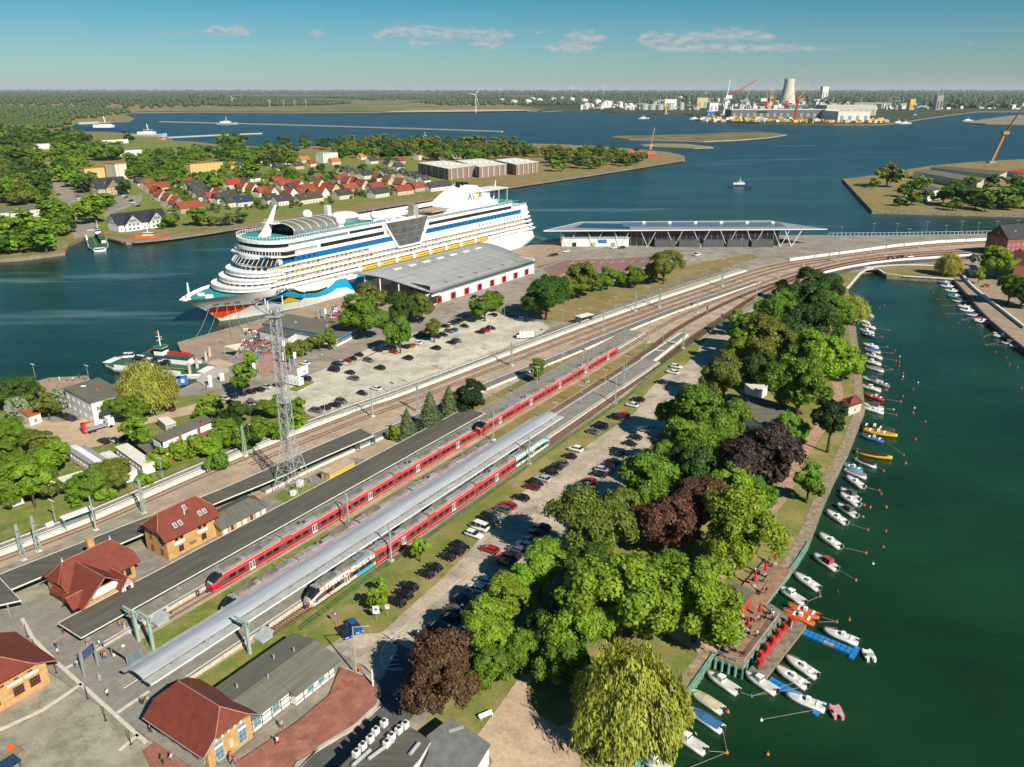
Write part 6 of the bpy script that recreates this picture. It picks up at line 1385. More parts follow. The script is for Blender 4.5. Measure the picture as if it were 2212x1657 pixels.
# shelters on platforms
def shelter(p,rz,w,d,label,roofm):
 o = thing('platform_shelter',label,'shelter',p,rz); boxpart(o,'roof',(0,0,2.7),(w,d,.14),roofm); boxpart(o,'glass_wall',(0,d / 2 - .15,1.35),(w * .94,.06,2.2),PALE_GLASS)
 for x in (-w / 2 + .2,w / 2 - .2):
  boxpart(o,'glass_wall',(x,.1,1.35),(.06,d * .7,2.2),PALE_GLASS); boxpart(o,'post',(x,-d / 2 + .3,1.35),(.1,.1,2.7),GREY)
 boxpart(o,'bench',(0,d / 2 - .5,.5),(w * .7,.45,.08),GREY); return o
shelter(G(1262,694,PZ),RA - .25,8,4,'white roofed glass shelter on the far platform',WHITE); shelter(G(172,1130,PZ),RA - .12,7,2.4,'white roofed shelter with bins by the left track',WHITE)
shelter(G(790,965,PZ),RA - .1,6,2.6,'glass shelter at the end of the dark canopy',GREY)
o = thing('recycling_bin','white rounded tank beside the left platform shelter','tank',G(108,1138,PZ),RA); MB().tube((-.8,0,.6),(.8,0,.6),.6,12).build('tank',WHITE,o); boxpart(o,'foot',(0,0,.1),(1.2,.8,.2),GREY)
# ------------------------------------------------------------------ buildings on the quay
def px_block(name,label,cat,px,h,wallm,roofm,over=.35,wins=(),z0=0.0,rise=0.0,group=None,win=(1.0,1.2),base_up=0.0):
 """building from its roof corners (survey px at height h); wins = (edge, count, z) rows of windows"""
 W = [Vector((*G2(x,y,h),0)) for x,y in px]
 if sum(W[i].x * W[(i + 1) % len(W)].y - W[(i + 1) % len(W)].x * W[i].y for i in range(len(W))) < 0: W.reverse()
 c = sum(W,Vector()) / len(W); o = thing(name,label,cat,(c.x,c.y,z0),0,group); W = [w - c for w in W]
 MB().prism([(w.x,w.y) for w in W],base_up,h - z0).build('wall',wallm,o)
 W2 = [w * (1 + over / w.length) for w in W]
 mb = MB(); mb.prism([(w.x,w.y) for w in W2],h - z0,h - z0 + .3,bottom=True); mb.build('roof',roofm,o)
 for e,n,z in wins:
  a,b = W[e % len(W)],W[(e + 1) % len(W)]; d = (b - a); rz = math.atan2(d.y,d.x)
  for k in range(n): p = a + d * ((k + .5) / n); window(o,p.x,p.y,z,rz,*win)
 return o
def sidebox(o,name,a,b,t0,t1,z0,z1,m,off=.04):
 """thin panel on the wall from a to b (local xy), between fractions t0..t1"""
 a = Vector((*a,0)); b = Vector((*b,0)); d = b - a; p = a + d * ((t0 + t1) / 2); n = Vector((d.y,-d.x,0)).normalized() * off
 MB().box((0,0,0),(d.length * (t1 - t0),.1,z1 - z0)).build(name,m,o,(p.x + n.x,p.y + n.y,(z0 + z1) / 2),math.atan2(d.y,d.x))
# --- arched cruise hall
hall = thing('cruise_hall','grey arched roof hall with red doors beside the cruise ship','terminal hall',SH(110,-43),SHIP_A)
HROOF = mat('hall_sheet',(.335,.345,.335),.55,var=.10,scale=.12,stretch=(.2,2.5,1))
def hz_(f): return 11.0 + 1.3 * math.sin(math.pi * min(1,f * 1.25)) * (1 - f) - 4.9 * f ** 1.7
mb = MB(); mb.smooth = True; n = 14; up = []; lo = []
for k in range(n + 1):
 f = k / n; y = 22 - 45 * f; xa = -48 + 7 * f; xb = 54 - 8 * f; up.append(mb.pts([(xa + (xb - xa) * q / 6,y,hz_(f)) for q in range(7)])); lo.append(mb.pts([(xa + (xb - xa) * q / 6,y,hz_(f) - .5) for q in range(7)]))
for a,b,c,d in zip(up,up[1:],lo,lo[1:]):
 for q in range(6): mb.face((b[q],b[q + 1],a[q + 1],a[q])); mb.face((c[q],c[q + 1],d[q + 1],d[q]))
 mb.face((a[0],c[0],d[0],b[0])); mb.face((a[6],b[6],d[6],c[6]))
for a,c in ((up[0],lo[0]),(up[-1],lo[-1])):
 for q in range(6): mb.face((a[q],a[q + 1],c[q + 1],c[q]))
hr_ = mb.build('roof',HROOF,hall)
for k in range(11):
 x = -40 + 8.4 * k; mb = MB()
 for i in range(n): f0,f1 = i / n,(i + 1) / n; mb.beam((x + 2 * f0,22 - 45 * f0,hz_(f0) + .02),(x + 2 * f1,22 - 45 * f1,hz_(f1) + .02),.10)
 mb.build('roof_seam',mat('hall_seam',(.26,.265,.26),.6),hr_)
for k in range(7): boxpart(hr_,'rooflight',(-30 + 11.0 * k,9.5,hz_(.28) + .35),(5.4,1.7,.6),PALE_CONC)
for k in range(6): boxpart(hr_,'roof_hatch',(-24 + 12 * k,-16,hz_(.84) + .25),(.7,3.4,.4),GREY)
MB().box((2,-21.5,2.6),(87,1.0,5.2)).build('wall',WHITEWALL,hall); boxpart(hall,'far_wall',(8,20,5),(86,.5,10),WHITEWALL); boxpart(hall,'end_wall',(45.5,-1,4),(.6,42,8),WHITEWALL)
boxpart(hall,'gutter',(2,-22.6,5.9),(89,.8,.25),DARK)
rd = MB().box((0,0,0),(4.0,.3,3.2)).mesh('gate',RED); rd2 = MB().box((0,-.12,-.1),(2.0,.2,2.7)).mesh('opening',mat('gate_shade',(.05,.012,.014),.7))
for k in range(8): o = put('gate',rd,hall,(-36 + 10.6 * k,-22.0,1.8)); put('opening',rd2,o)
boxpart(hall,'glass_front',(-40,0,4.4),(.4,40,8.8),GLASS)
for y in (16,6,-6): MB().tube((-46,y,0),(-45,y + 1,hz_((22 - y) / 45) - .4),.28,8).build('column',WHITE,hall)
mb = MB()
for p,q in (((-46,-21,0),(-44,-21,4.9)),((-44,-21,4.9),(-36,-22.2,4.9))): mb.beam(p,q,1.3)
mb.build('portal',WHITE,hall); boxpart(hall,'portal_glass',(-39.5,-21.9,3),(8,.3,5),GLASS)
# --- glazed terminal
ter = thing('cruise_terminal','long glazed terminal with knife edged grey roof by the water','terminal',(110,526,0))
tr_ = MB(); RP = [(-90,-20),(92,-13),(66.6,20.8),(-63,15.7)]
tr_.prism(RP,10.3,10.9,bottom=True); rf = tr_.build('roof',mat('terminal_roof',(.36,.37,.38),.5,var=.08,scale=.08,metal=.2),ter)
boxpart(rf,'solar_field',(16,4,10.95),(106,18,.14),mat('solar_panels',(.15,.17,.22),.3,var=.25,scale=.5,stretch=(.4,4,1)))
for k in range(6): boxpart(rf,'rooflight',(-22 + 17.2 * k,10,11.6),(2.2,2.2,1.2),WHITE)
for a,b in (((-90,-20),(92,-13)),((-90,-20),(-63,15.7)),((-63,15.7),(66.6,20.8))): MB().beam((*a,10.75),(*b,10.75),.5).build('roof_edge',WHITE,rf)
mb = MB(); mb.prism([(-70,-8),(-34,-14),(-34,8),(-62,10)],10.93,10.98); mb.build('roof_opening',GLASS,rf)
MB().prism([(-78,-15),(-35,-15),(-35,8),(-78,8)],0,6.0).build('white_block',WHITEWALL,ter); boxpart(ter,'white_block_band',(-56,-15.1,5.6),(43,.2,.9),GREY)
for x,m_ in ((-70,GLASS),(-58,GREY),(-45,GREY)): boxpart(ter,'door',(x,-15.1,1.3),(2.6,.2,2.6),m_)
boxpart(ter,'sign',(-52,-15.15,3.4),(5.5,.2,2.2),BLUE)
MB().prism([(-34,-12),(62,-12),(62,17),(-34,17)],0,10.3).build('glass_hall',GLASS,ter); tg = ter.children[-1]
for k in range(25): boxpart(tg,'mullion',(-33.5 + 4 * k,-12.1,5),(.18,.2,10),GREY)
for k in range(5): boxpart(ter,'gate_box',(-12 + 15.5 * k,-15,2.2),(13.4,5,4.4),mat('gate_box_grey',(.10,.10,.105),.6,var=.2,stretch=(3,1,.3)))
for k in range(9):
 x = -74 + 17 * k
 for d in (-5,5): MB().tube((x,-16.5,0),(x + d,-16,10.3),.15,6).build('column',WHITE,ter)
for d in (-5,6): MB().tube((70,-14,0),(70 + d,-13,10.3),.25,6).build('column',WHITE,ter)
# --- restaurant, white house, brick signal box, sheds
o = px_block('quay_restaurant','low white and blue restaurant with grey roof on the quay','restaurant',[(572,700),(611,678),(770,706),(727,728)],4.0,WHITEWALL,FELT2,1.2,((0,10,1.8),(1,4,1.8),(2,8,1.8)),win=(1.6,1.8))
a_ = [(v.co.x,v.co.y) for v in o.children[0].data.vertices[:4]]
for e in range(4): sidebox(o,'fascia',a_[e],a_[(e + 1) % 4],.02,.98,3.1,3.8,paint('fascia_blue',(.05,.22,.38),.5),.1)
for x,y in ((8,-3),(-6,2),(-16,4)): boxpart(o,'roof_vent',(x,y,4.7),(.9,.9,.8),GREY)
px_block('quay_annex','flat roofed white annex in front of the quay restaurant','annex',[(560,715),(575,705),(640,718),(622,730)],3.0,WHITEWALL,FELT,.4,((0,4,1.4),(1,3,1.4)))
o = px_block('white_house','white flat roofed house beside the ferry berth','house',[(139,840),(213,818),(272,849),(196,871)],7.2,WHITEWALL,FELT2,.4,((0,3,2.0),(1,2,2.0),(3,5,2.0),(3,5,5.0),(2,5,5.0),(0,3,5.0)))
boxpart(o,'chimney',(1.2,0,8.0),(1.4,1.0,1.0),REDBRICK); boxpart(o,'roof_hatch',(-5,3,7.6),(1.4,.8,.2),WHITE)
o = px_block('signal_box','brick signal box with white upper storey and grey roof','signal box',[(336,943),(437,899),(452,911),(352,952)],7.4,REDBRICK,FELT2,.9,())
a_ = [(v.co.x,v.co.y) for v in o.children[0].data.vertices[:4]]
for e in range(4):
 L_ = math.dist(a_[e],a_[(e + 1) % 4])
 for t0,t1 in (((.03,.32),(.38,.68),(.74,.97)) if L_ > 8 else ((.1,.9),)): sidebox(o,'boarded_window',a_[e],a_[(e + 1) % 4],t0,t1,5.3,7.0,WHITE)
 if L_ > 8:
  for k in range(6): sidebox(o,'blind_window',a_[e],a_[(e + 1) % 4],.06 + .16 * k,.11 + .16 * k,2.2,3.6,mat('cream_board',(.62,.56,.34),.8))
boxpart(o,'chimney',(4.5,3.2,8.3),(.8,.8,1.4),REDBRICK)
px_block('signal_box_annex','low brick annex with felt roof at the signal box','annex',[(300,963),(330,951),(346,961),(316,976)],3.4,REDBRICK,FELT2,.5,((0,1,1.6),(1,2,1.6)))
px_block('garage','small white garage with orange red roof','garage',[(42,888),(74,882),(87,893),(62,902)],2.8,WHITEWALL,paint('garage_roof',(.42,.12,.05),.7),.2,((0,1,1.2),))
px_block('shed','dark red wooden shed at the left edge','shed',[(-20,972),(18,963),(21,978),(-18,988)],3.0,paint('shed_red',(.25,.03,.03),.8),FELT,.2,((0,2,1.4),))
px_block('shed','grey site hut behind the signal box','shed',[(340,905),(362,902),(380,913),(357,919)],2.6,GREY,PALE_CONC,.15,((0,2,1.3),))
HOMES = [((166,968),(222,1004),4.2,3.1,'grey roofed mobile home with a white roof strip'),((224,978),(282,1020),3.2,3.0,'plain white mobile home'),((262,962),(320,1003),3.2,3.1,'cream mobile home nearest the signal box'),((84,1050),(180,1022),3.0,2.8,'long white mobile home parallel to the tracks'),((50,995),(90,987),2.6,2.6,'small white caravan under the trees'),((16,1056),(36,1074),2.6,2.6,'small white caravan at the left edge'),((146,970),(166,964),2.4,2.6,'short white caravan beside the grey roofed home')]
for a,b,w,h,lab in HOMES:
 p,q = G(*a,h),G(*b,h); d = q - p; o = thing('mobile_home',lab + ' in the gardens','mobile home',((p.x + q.x) / 2,(p.y + q.y) / 2,0),math.atan2(d.y,d.x),'mobile homes left of the tracks'); L_ = d.length
 boxpart(o,'body',(0,0,h / 2 + .2),(L_,w,h - .4),WHITE if 'cream' not in lab else PALE_CONC); boxpart(o,'roof',(0,0,h + .05),(L_ + .3,w + .3,.14),GREY if 'grey' in lab.split()[0] else PALE_CONC)
 if 'grey' in lab.split()[0]: boxpart(o,'roof_strip',(0,0,h + .16),(L_ + .3,w * .4,.08),WHITE)
 for k in range(int(L_ / 2)):
  for sd,f in ((-1,'-y'),(1,'+y')): window(o,-L_ / 2 + 1 + 2 * k,sd * (w / 2 + .01),h * .58,f,.8,.6)
 for x in (-L_ * .2,L_ * .2):
  for y in (-w / 2,w / 2): MB().tube((x,y - .1,.3),(x,y + .1,.3),.3,10).build('wheel',RUBBER,o)
# --- ferry in its berth
def ferry(p,q,w,label):
 d = q - p; L_ = d.length; f = thing('car_ferry',label,'ferry',((p.x + q.x) / 2,(p.y + q.y) / 2,WZ),math.atan2(d.y,d.x))
 pl = lambda k,z: [(-L_ / 2,-w * .3 * k,z),(-L_ * .36,-w / 2 * k,z),(L_ * .36,-w / 2 * k,z),(L_ / 2,-w * .3 * k,z),(L_ / 2,w * .3 * k,z),(L_ * .36,w / 2 * k,z),(-L_ * .36,w / 2 * k,z),(-L_ / 2,w * .3 * k,z)]
 MB().loft([pl(.86,-.5),pl(1,1.2),pl(1,1.9)]).build('hull',WHITE,f); mb = MB(); mb.poly(pl(.97,1.93)); mb.build('car_deck',mat('ferry_deck',(.035,.13,.06),.8,var=.2),f)
 boxpart(f,'boot_stripe',(0,0,.1),(L_ * .72,w * 1.0,.5),RUBBER)
 for y in (-w * .47,w * .47): boxpart(f,'bulwark',(0,y,2.5),(L_ * .7,.25,1.1),WHITE)
 boxpart(f,'deck_line',(0,-1.0,1.96),(L_ * .7,.2,.02),YELLOW); boxpart(f,'deck_house',(2,w * .32,3.6),(L_ * .45,2.6,3.2),WHITE); boxpart(f,'upper_deck',(2,w * .28,5.3),(L_ * .5,4.0,.25),mat('ferry_deck',(.035,.13,.06)))
 for x in (-5,3,8): boxpart(f,'life_raft',(x + 1,w * .3,5.9),(4.2,1.4,.9),RED)
 boxpart(f,'wheelhouse',(0,w * .2,7.0),(3.6,3.6,3.0),WHITE); boxpart(f,'wheelhouse_windows',(0,w * .2,7.6),(3.7,3.7,1.0),GLASS); boxpart(f,'wheelhouse_roof',(0,w * .2,8.7),(4.2,4.2,.3),mat('ferry_green',(.05,.16,.09)))
 mb = MB(); mb.tube((0,w * .2,8.7),(0,w * .2,14.5),.25,6,.12); mb.beam((-1.3,w * .2,12.2),(1.3,w * .2,12.2),.15); mb.beam((0,w * .2 - 1.6,11),(0,w * .2 + 1.6,11),.15); mb.build('mast',WHITE,f); boxpart(f,'flag',(-.7,w * .2,13.6),(1.2,.05,.8),RED)
 for s_ in (-1,1): boxpart(f,'ramp',(s_ * L_ * .5,0,2.3),(3.0,w * .5,.2),WHITE)
 for k in range(2): MB().tube((-3 + 5 * k,-w * .42,1.9),(-3 + 5 * k,-w * .42,4.6),.5,8).build('funnel',WHITE,f)
 return f
f1 = ferry(G(243,780,0),G(445,800,0),13,'white and green car ferry berthed near the willow'); FERRY = f1
f2 = ferry(G(198,498,0),G(215,537,0),12,'distant car ferry at the ramp of the far bank')
sheet('pier',[(424,822),(440,800),(480,790),(498,800),(470,815),(440,832)],.3,(CONCRETE,QUAYWALL),base=-4); sheet('pier',[(445,784),(470,774),(508,787),(485,797)],.35,(SANDY,QUAYWALL),base=-4)
for i,q in enumerate(((412,818),(428,806),(447,790),(455,780))):
 o = thing('mooring_dolphin',f'{nth(i + 1)} grey mooring pile from the left at the ferry ramp','pile',G(*q,WZ),0,'mooring piles'); MB().tube((0,0,-2),(0,0,5.5),.6,10).build('pile',CONCRETE,o); MB().lathe([(.65,5.5),(.3,5.8)],(0,0,0),10).build('cap',GREY,o)
o = thing('sun_sail','cream triangular sun sail beside the restaurant terrace','sail',G(500,755),0)
A_,B_,C_ = G(484,748,4) - o.location,G(524,740,5) - o.location,G(512,757,3.2) - o.location; MB().loft([[A_,B_,C_],[A_ + Vector((0,0,.06)),B_ + Vector((0,0,.06)),C_ + Vector((0,0,.06))]]).build('cloth',mat('sail_cloth',(.66,.58,.42),.8),o)
for p in (A_,B_,C_): MB().tube((p.x,p.y,0),p,.08,6).build('pole',GALV,o)
# billboard, motorhome row and yard truck
o = thing('billboard','white billboard beside the gravel car park entrance','billboard',G(656,826),RA + .1); boxpart(o,'panel',(0,0,4.2),(5.2,.25,3.0),WHITE); boxpart(o,'print',(.9,-.16,3.8),(1.6,.05,.35),RED); boxpart(o,'print',(-1.6,-.16,5.1),(1.2,.05,.3),GREY)
for x in (-2.2,2.2): boxpart(o,'post',(x,0,1.4),(.2,.2,2.8),GREY)
o = thing('truck','white flatbed truck with red loading crane in the sandy yard','truck',G(215,928),G2 and math.atan2(*(G(250,918) - G(190,935)).yx)); boxpart(o,'cab',(3.2,0,1.9),(1.9,2.4,2.6),WHITE); boxpart(o,'windscreen',(4.17,0,2.4),(.06,2.1,1.0),GLASS); boxpart(o,'flatbed',(-1.2,0,1.1),(6.4,2.4,.3),GREY); boxpart(o,'crane',(-4.2,0,1.9),(.9,2.0,2.8),RED); boxpart(o,'crane_arm',(-3.4,0,3.1),(2.6,.4,.4),RED)
for x in (-3,-1.7,3.0):
 for y in (-1.1,1.1): MB().tube((x,y - .2,.5),(x,y + .2,.5),.5,12).build('wheel',RUBBER,o)
for i,(q,c) in enumerate((((380,832),BLUE),((395,830),BLUE),((372,828),RED),((455,835),WHITE),((480,822),WHITE))):
 o = thing('kiosk',['blue ticket container at the ferry slip','second blue container at the ferry slip','red vending kiosk at the ferry slip','white round advertising column at the ferry slip','white kiosk with banners at the ferry slip'][i],'kiosk',G(*q),.5)
 if i == 3: MB().lathe([(.7,0),(.7,3.2),(.85,3.25),(.85,3.6),(.2,4.1)],(0,0,0),14).build('column',c,o)
 else: boxpart(o,'body',(0,0,1.4),(3.4 if i < 2 else 1.4,2.4 if i < 2 else 1.0,2.6),c)
 boxpart(o,'poster',(0,-1.25 if i < 2 else -.72,1.6),(1.0,.06,1.2),WHITE)
FLG = [(335,700 + 40)]
for i,(x,y) in enumerate(((548,812),(556,790),(612,762),(628,803),(636,788),(690,692),(702,690),(716,686))):
 o = thing('banner_flag',f'{nth(i + 1)} blue and white banner flag from the left near the restaurant','flag',G(x,y),.6,'banner flags near the restaurant'); MB().tube((0,0,0),(0,0,5),.06,6).build('pole',WHITE,o); boxpart(o,'cloth',(.5,0,3.6),(.95,.05,2.4),BLUE if i % 2 else WHITE)
# ------------------------------------------------------------------ cars
def ring8(x,w,z0,z1,r=.16): return [(x,-w + r,z0),(x,-w,z0 + r),(x,-w,z1 - r),(x,-w + r * 1.3,z1),(x,w - r * 1.3,z1),(x,w,z1 - r),(x,w,z0 + r),(x,w - r,z0)]
def car_proto(kind):
 L_,W,H_,hood,ws,rear = {'hatch': (4.1,.87,1.48,.92,-.95,1.75),'wagon': (4.6,.9,1.48,.92,-.95,2.05),'suv': (4.5,.92,1.68,1.05,-1.0,2.0),'van': (5.1,.97,1.98,1.1,-1.7,2.4)}[kind]; h = L_ / 2
 b = MB(); b.smooth = True
 b.loft([ring8(-h,W * .72,.42,.66,.08),ring8(-h + .18,W * .93,.30,.80),ring8(-h + .9,W,.24,hood),ring8(ws,W,.24,hood + .06),ring8(rear - .2,W,.24,hood + .08),ring8(h - .12,W * .95,.30,hood),ring8(h,W * .8,.42,hood - .2,.1)])
 g = MB(); zr = H_ - .06; zb = hood + .02; c = [(ws - .1,zb,W * .92),(ws + .75 if kind != 'van' else ws + .6,zr,W * .76),(rear - .45 if kind in ('wagon','suv') else rear - .7 if kind == 'hatch' else rear - .15,zr,W * .76),(rear + .05,zb,W * .9)]
 lo = [(c[0][0],s * c[0][2],zb) for s in (-1,1)];
 P = [(c[0][0],-c[0][2],zb),(c[3][0],-c[3][2],zb),(c[3][0],c[3][2],zb),(c[0][0],c[0][2],zb)]; T = [(c[1][0],-c[1][2],zr),(c[2][0],-c[2][2],zr),(c[2][0],c[2][2],zr),(c[1][0],c[1][2],zr)]
 g.loft([P,T]); r = MB(); r.loft([[(x * 1.0,y * 1.02,z - .02) for x,y,z in T],[(x * .97,y * .93,H_) for x,y,z in T]]);
 for s in (-1,1):
  for f in (.36,.68): x0 = P[0][0] + (P[1][0] - P[0][0]) * f; r.beam((x0,s * (W * .915),zb),(x0 * .92,s * W * .77,zr),.07)
 wh = MB(); wh.tube((0,-.1,0),(0,.1,0),.32,12); rim = MB(); rim.tube((0,-.115,0),(0,.115,0),.2,10)
 root = empty('car_proto'); parts = []
 bo = b.build('body',CARPAINT,root); bo['paint'] = 1; ro = r.build('roof',CARPAINT,root); ro['paint'] = 1; gl = g.build('windows',GLASS,root); parts += [(bo,[]),(ro,[]),(gl,[])]
 wm,rm = wh.mesh('wheel',RUBBER),rim.mesh('rim',GALV)
 for x in (-h + .82,h - .85):
  for s in (-1,1): w = put('wheel',wm,root,(x,s * (W - .08),.32)); q = put('rim',rm,w); parts.append((w,[q]))
 hm,tm = MB().box((0,0,0),(.1,.34,.15)).mesh('headlight',WHITE),MB().box((0,0,0),(.08,.2,.26)).mesh('tail_light',RED)
 for s in (-1,1): parts += [(put('headlight',hm,root,(-h + .08,s * W * .66,.66)),[]),(put('tail_light',tm,root,(h - .06,s * W * .78,hood - .12)),[])]
 return [root] + parts
PROTO = {k: car_proto(k) for k in ('hatch','wagon','suv','van')}
CCOL = {'k': ('black',(.012,.012,.014)),'s': ('silver',(.42,.44,.46)),'w': ('white',(.78,.78,.76)),'r': ('red',(.42,.012,.015)),'d': ('dark red',(.14,.01,.014)),'g': ('grey',(.10,.11,.12)),'b': ('blue',(.02,.09,.35)),'n': ('navy blue',(.01,.02,.09)),'o': ('orange',(.60,.16,.02)),'c': ('cream',(.62,.55,.40))}
def cars(data,f,where,group,rz,seed=1,z=.06):
 rg = random.Random(seed); D = [(*f(x,y),c,*(e or [None])) for x,y,c,*e in data]; D.sort(key=lambda q: -q[1]); cnt = {}
 for x,y,c,kd in D:
  kd = {'V': 'van',None: None}.get(kd,kd) or rg.choice(['hatch','wagon','suv','hatch','wagon']); nm,col = CCOL[c]; k = (nm,kd); cnt[k] = cnt.get(k,0) + 1
  kn = {'hatch': 'hatchback','wagon': 'estate car','suv': 'tall car','van': 'van'}[kd]
  copy_thing(PROTO[kd],G(x,y,z),rz + rg.uniform(-.06,.06) + (math.pi if rg.random() < .35 else 0),f'{nth(cnt[k])} {nm} {kn} from the near end {where}','van' if kd == 'van' else 'car',group,None,col).name = 'parked_van' if kd == 'van' else 'parked_car'
def crop(ox,oy,k): return lambda x,y: (ox + k * x,oy + k * y)
F4 = crop(0,561.7,.39064); F5 = crop(691.3,561.7,.3906); F8 = crop(691.3,993.7,.40046); F2 = crop(1106,129.6,.5); F6 = crop(1468.9,475.3,.339); F1 = crop(0,129.6,.5); FB = crop(1348,993.7,.40042)
def D(s):
 out = []
 for t in s.split(): x,y,c = t.split(','); out.append((int(x),int(y),c[0],c[1:]) if len(c) > 1 else (int(x),int(y),c))
 return out
cars(D('75,615,kV 95,585,k 125,575,s 147,565,r 177,553,k 215,532,k 270,562,g 320,505,k 360,490,s 390,475,s 410,515,r 470,487,k 500,480,o 538,465,w 545,425,k 570,415,k 600,425,k 640,430,k 680,420,k 690,372,k 706,368,c 728,358,k 715,400,g 740,393,b 748,352,k 767,340,k 800,372,k 727,463,k 757,453,g 640,495,k 485,550,k 330,605,k 165,630,k 185,662,g 235,745,k 310,718,w 30,825,k 80,810,k 120,790,g 885,405,k 915,395,r 945,383,k 955,310,k 1030,303,k 1055,316,k 1080,325,k 1105,335,b 1135,340,k'),F5,'in the gravel car park','cars in the gravel car park',RA - math.pi / 2,2)
cars(D('1235,770,s 1285,762,k 1335,748,k 1385,738,k 1430,725,k 1478,710,s 1540,700,k 1690,665,k 1750,840,g 1560,815,k 1685,578,w'),F4,'beside the ferry slip','cars at the ferry end',RA - math.pi / 2.2,3)
cars(D('940,830,d 330,865,k 362,875,k 392,885,n 65,905,w 575,1010,k 627,1003,s 700,1000,k'),F4,'in the sandy yard','cars in the sandy yard',RA - math.pi / 2,4)
cars(D('410,775,k 450,735,k 478,693,k 570,625,k 615,590,k 685,533,k 725,503,k 757,475,k 830,412,w 858,370,wV 918,340,kV 928,305,g 985,275,g 1015,255,r 1083,213,k'),F8,'along the car park verge','cars along the verge',RA - math.pi / 2,5)
cars(D('1170,1265,d 1192,1245,k 1230,1218,s 1275,1183,k 1305,1155,k 1335,1135,g 1380,1095,k 1412,1055,w 1510,960,g 1548,930,kV 1640,880,k 1672,865,r 1725,810,w 1757,780,k 1885,683,k 1948,627,w 1970,597,w'),F5,'along the far car park verge','cars along the verge',RA - math.pi / 2,6)
cars(D('550,960,k 625,920,k 700,865,k 730,815,g 770,765,n 845,705,w 883,663,w 1000,565,k 1030,530,k 1060,495,g 1105,470,w 1140,443,g 1170,405,k 1195,378,k 915,493,r 1310,285,w 1325,255,n 1365,225,k 1385,205,s 1405,172,k 1430,148,w 1455,125,r 470,1290,k'),F8,'under the park trees','cars under the park trees',RA - math.pi / 2.1,7)
cars(D('1540,1195,k 1565,1170,s 1590,1150,k 1620,1125,k 1650,1085,k 1715,1025,k 1742,990,k 1790,945,w'),F5,'under the far trees','cars under the park trees',RA - math.pi / 2.1,8)
cars(D('135,942,n 187,912,b'),F8,'beside the bicycle trailer','blue cars by the turning circle',RA - math.pi / 1.6,9)
cars(D('235,830,w 170,848,k 187,845,k 800,845,wV 440,815,w 475,815,k'),F2,'in front of the glazed terminal','cars in front of the terminal',.5,10)
cars(D('1240,95,k 970,190,k 850,210,k'),F5,'on the road beside the arched hall','cars beside the arched hall',RA,11)
cars(D('1345,250,k 1402,243,k 1465,238,w 1945,427,r'),F6,'near the head of the basin','cars near the head of the basin',.2,12)
cars(D('705,540,wV 770,553,k 840,568,k 910,577,k'),F4,'on the deck of the ferry','cars on the ferry',.1,13,.1)
LC = [(x,y,c) for (x,y),c in zip([(470,595),(482,602),(492,612),(500,620),(520,583),(532,590),(545,597),(556,604),(566,611),(576,619),(586,627),(597,634),(333,592),(345,603),(335,612),(255,583)],'kwsgkwgskwskgwsk')]
cars(LC,F1,'in the far bank village car park','cars in the far bank village',1.0,14,.12)
def camper(p,rz,lab):
 o = thing('motorhome',lab,'motorhome',p,rz); boxpart(o,'body',(0,0,1.75),(6.0,2.2,2.4),WHITE); boxpart(o,'cab',(-3.4,0,1.2),(1.2,2.0,1.3),WHITE); boxpart(o,'windscreen',(-3.5,0,1.75),(1.05,1.8,.5),GLASS)
 for k in range(3): boxpart(o,'roof_hatch',(-1.5 + 1.6 * k,0,3.0),(.7,.7,.12),GREY); window(o,-1.6 + 1.5 * k,-1.11,1.9,'-y',.9,.5); window(o,-1.6 + 1.5 * k,1.11,1.9,'+y',.9,.5)
 for x in (-2.9,1.8):
  for y in (-.95,.95): MB().tube((x,y - .15,.35),(x,y + .15,.35),.35,12).build('wheel',RUBBER,o)
camper(G(*F5(1140,432)),0.2,'white motorhome at the far corner of the gravel car park'); camper(G(*F4(1632,692)),-.5,'white caravan parked below the white billboard')
for L_ in PROTO.values():
 for p,subs in L_[1:]:
  for q in subs: bpy.data.objects.remove(q)
  bpy.data.objects.remove(p)
 bpy.data.objects.remove(L_[0])
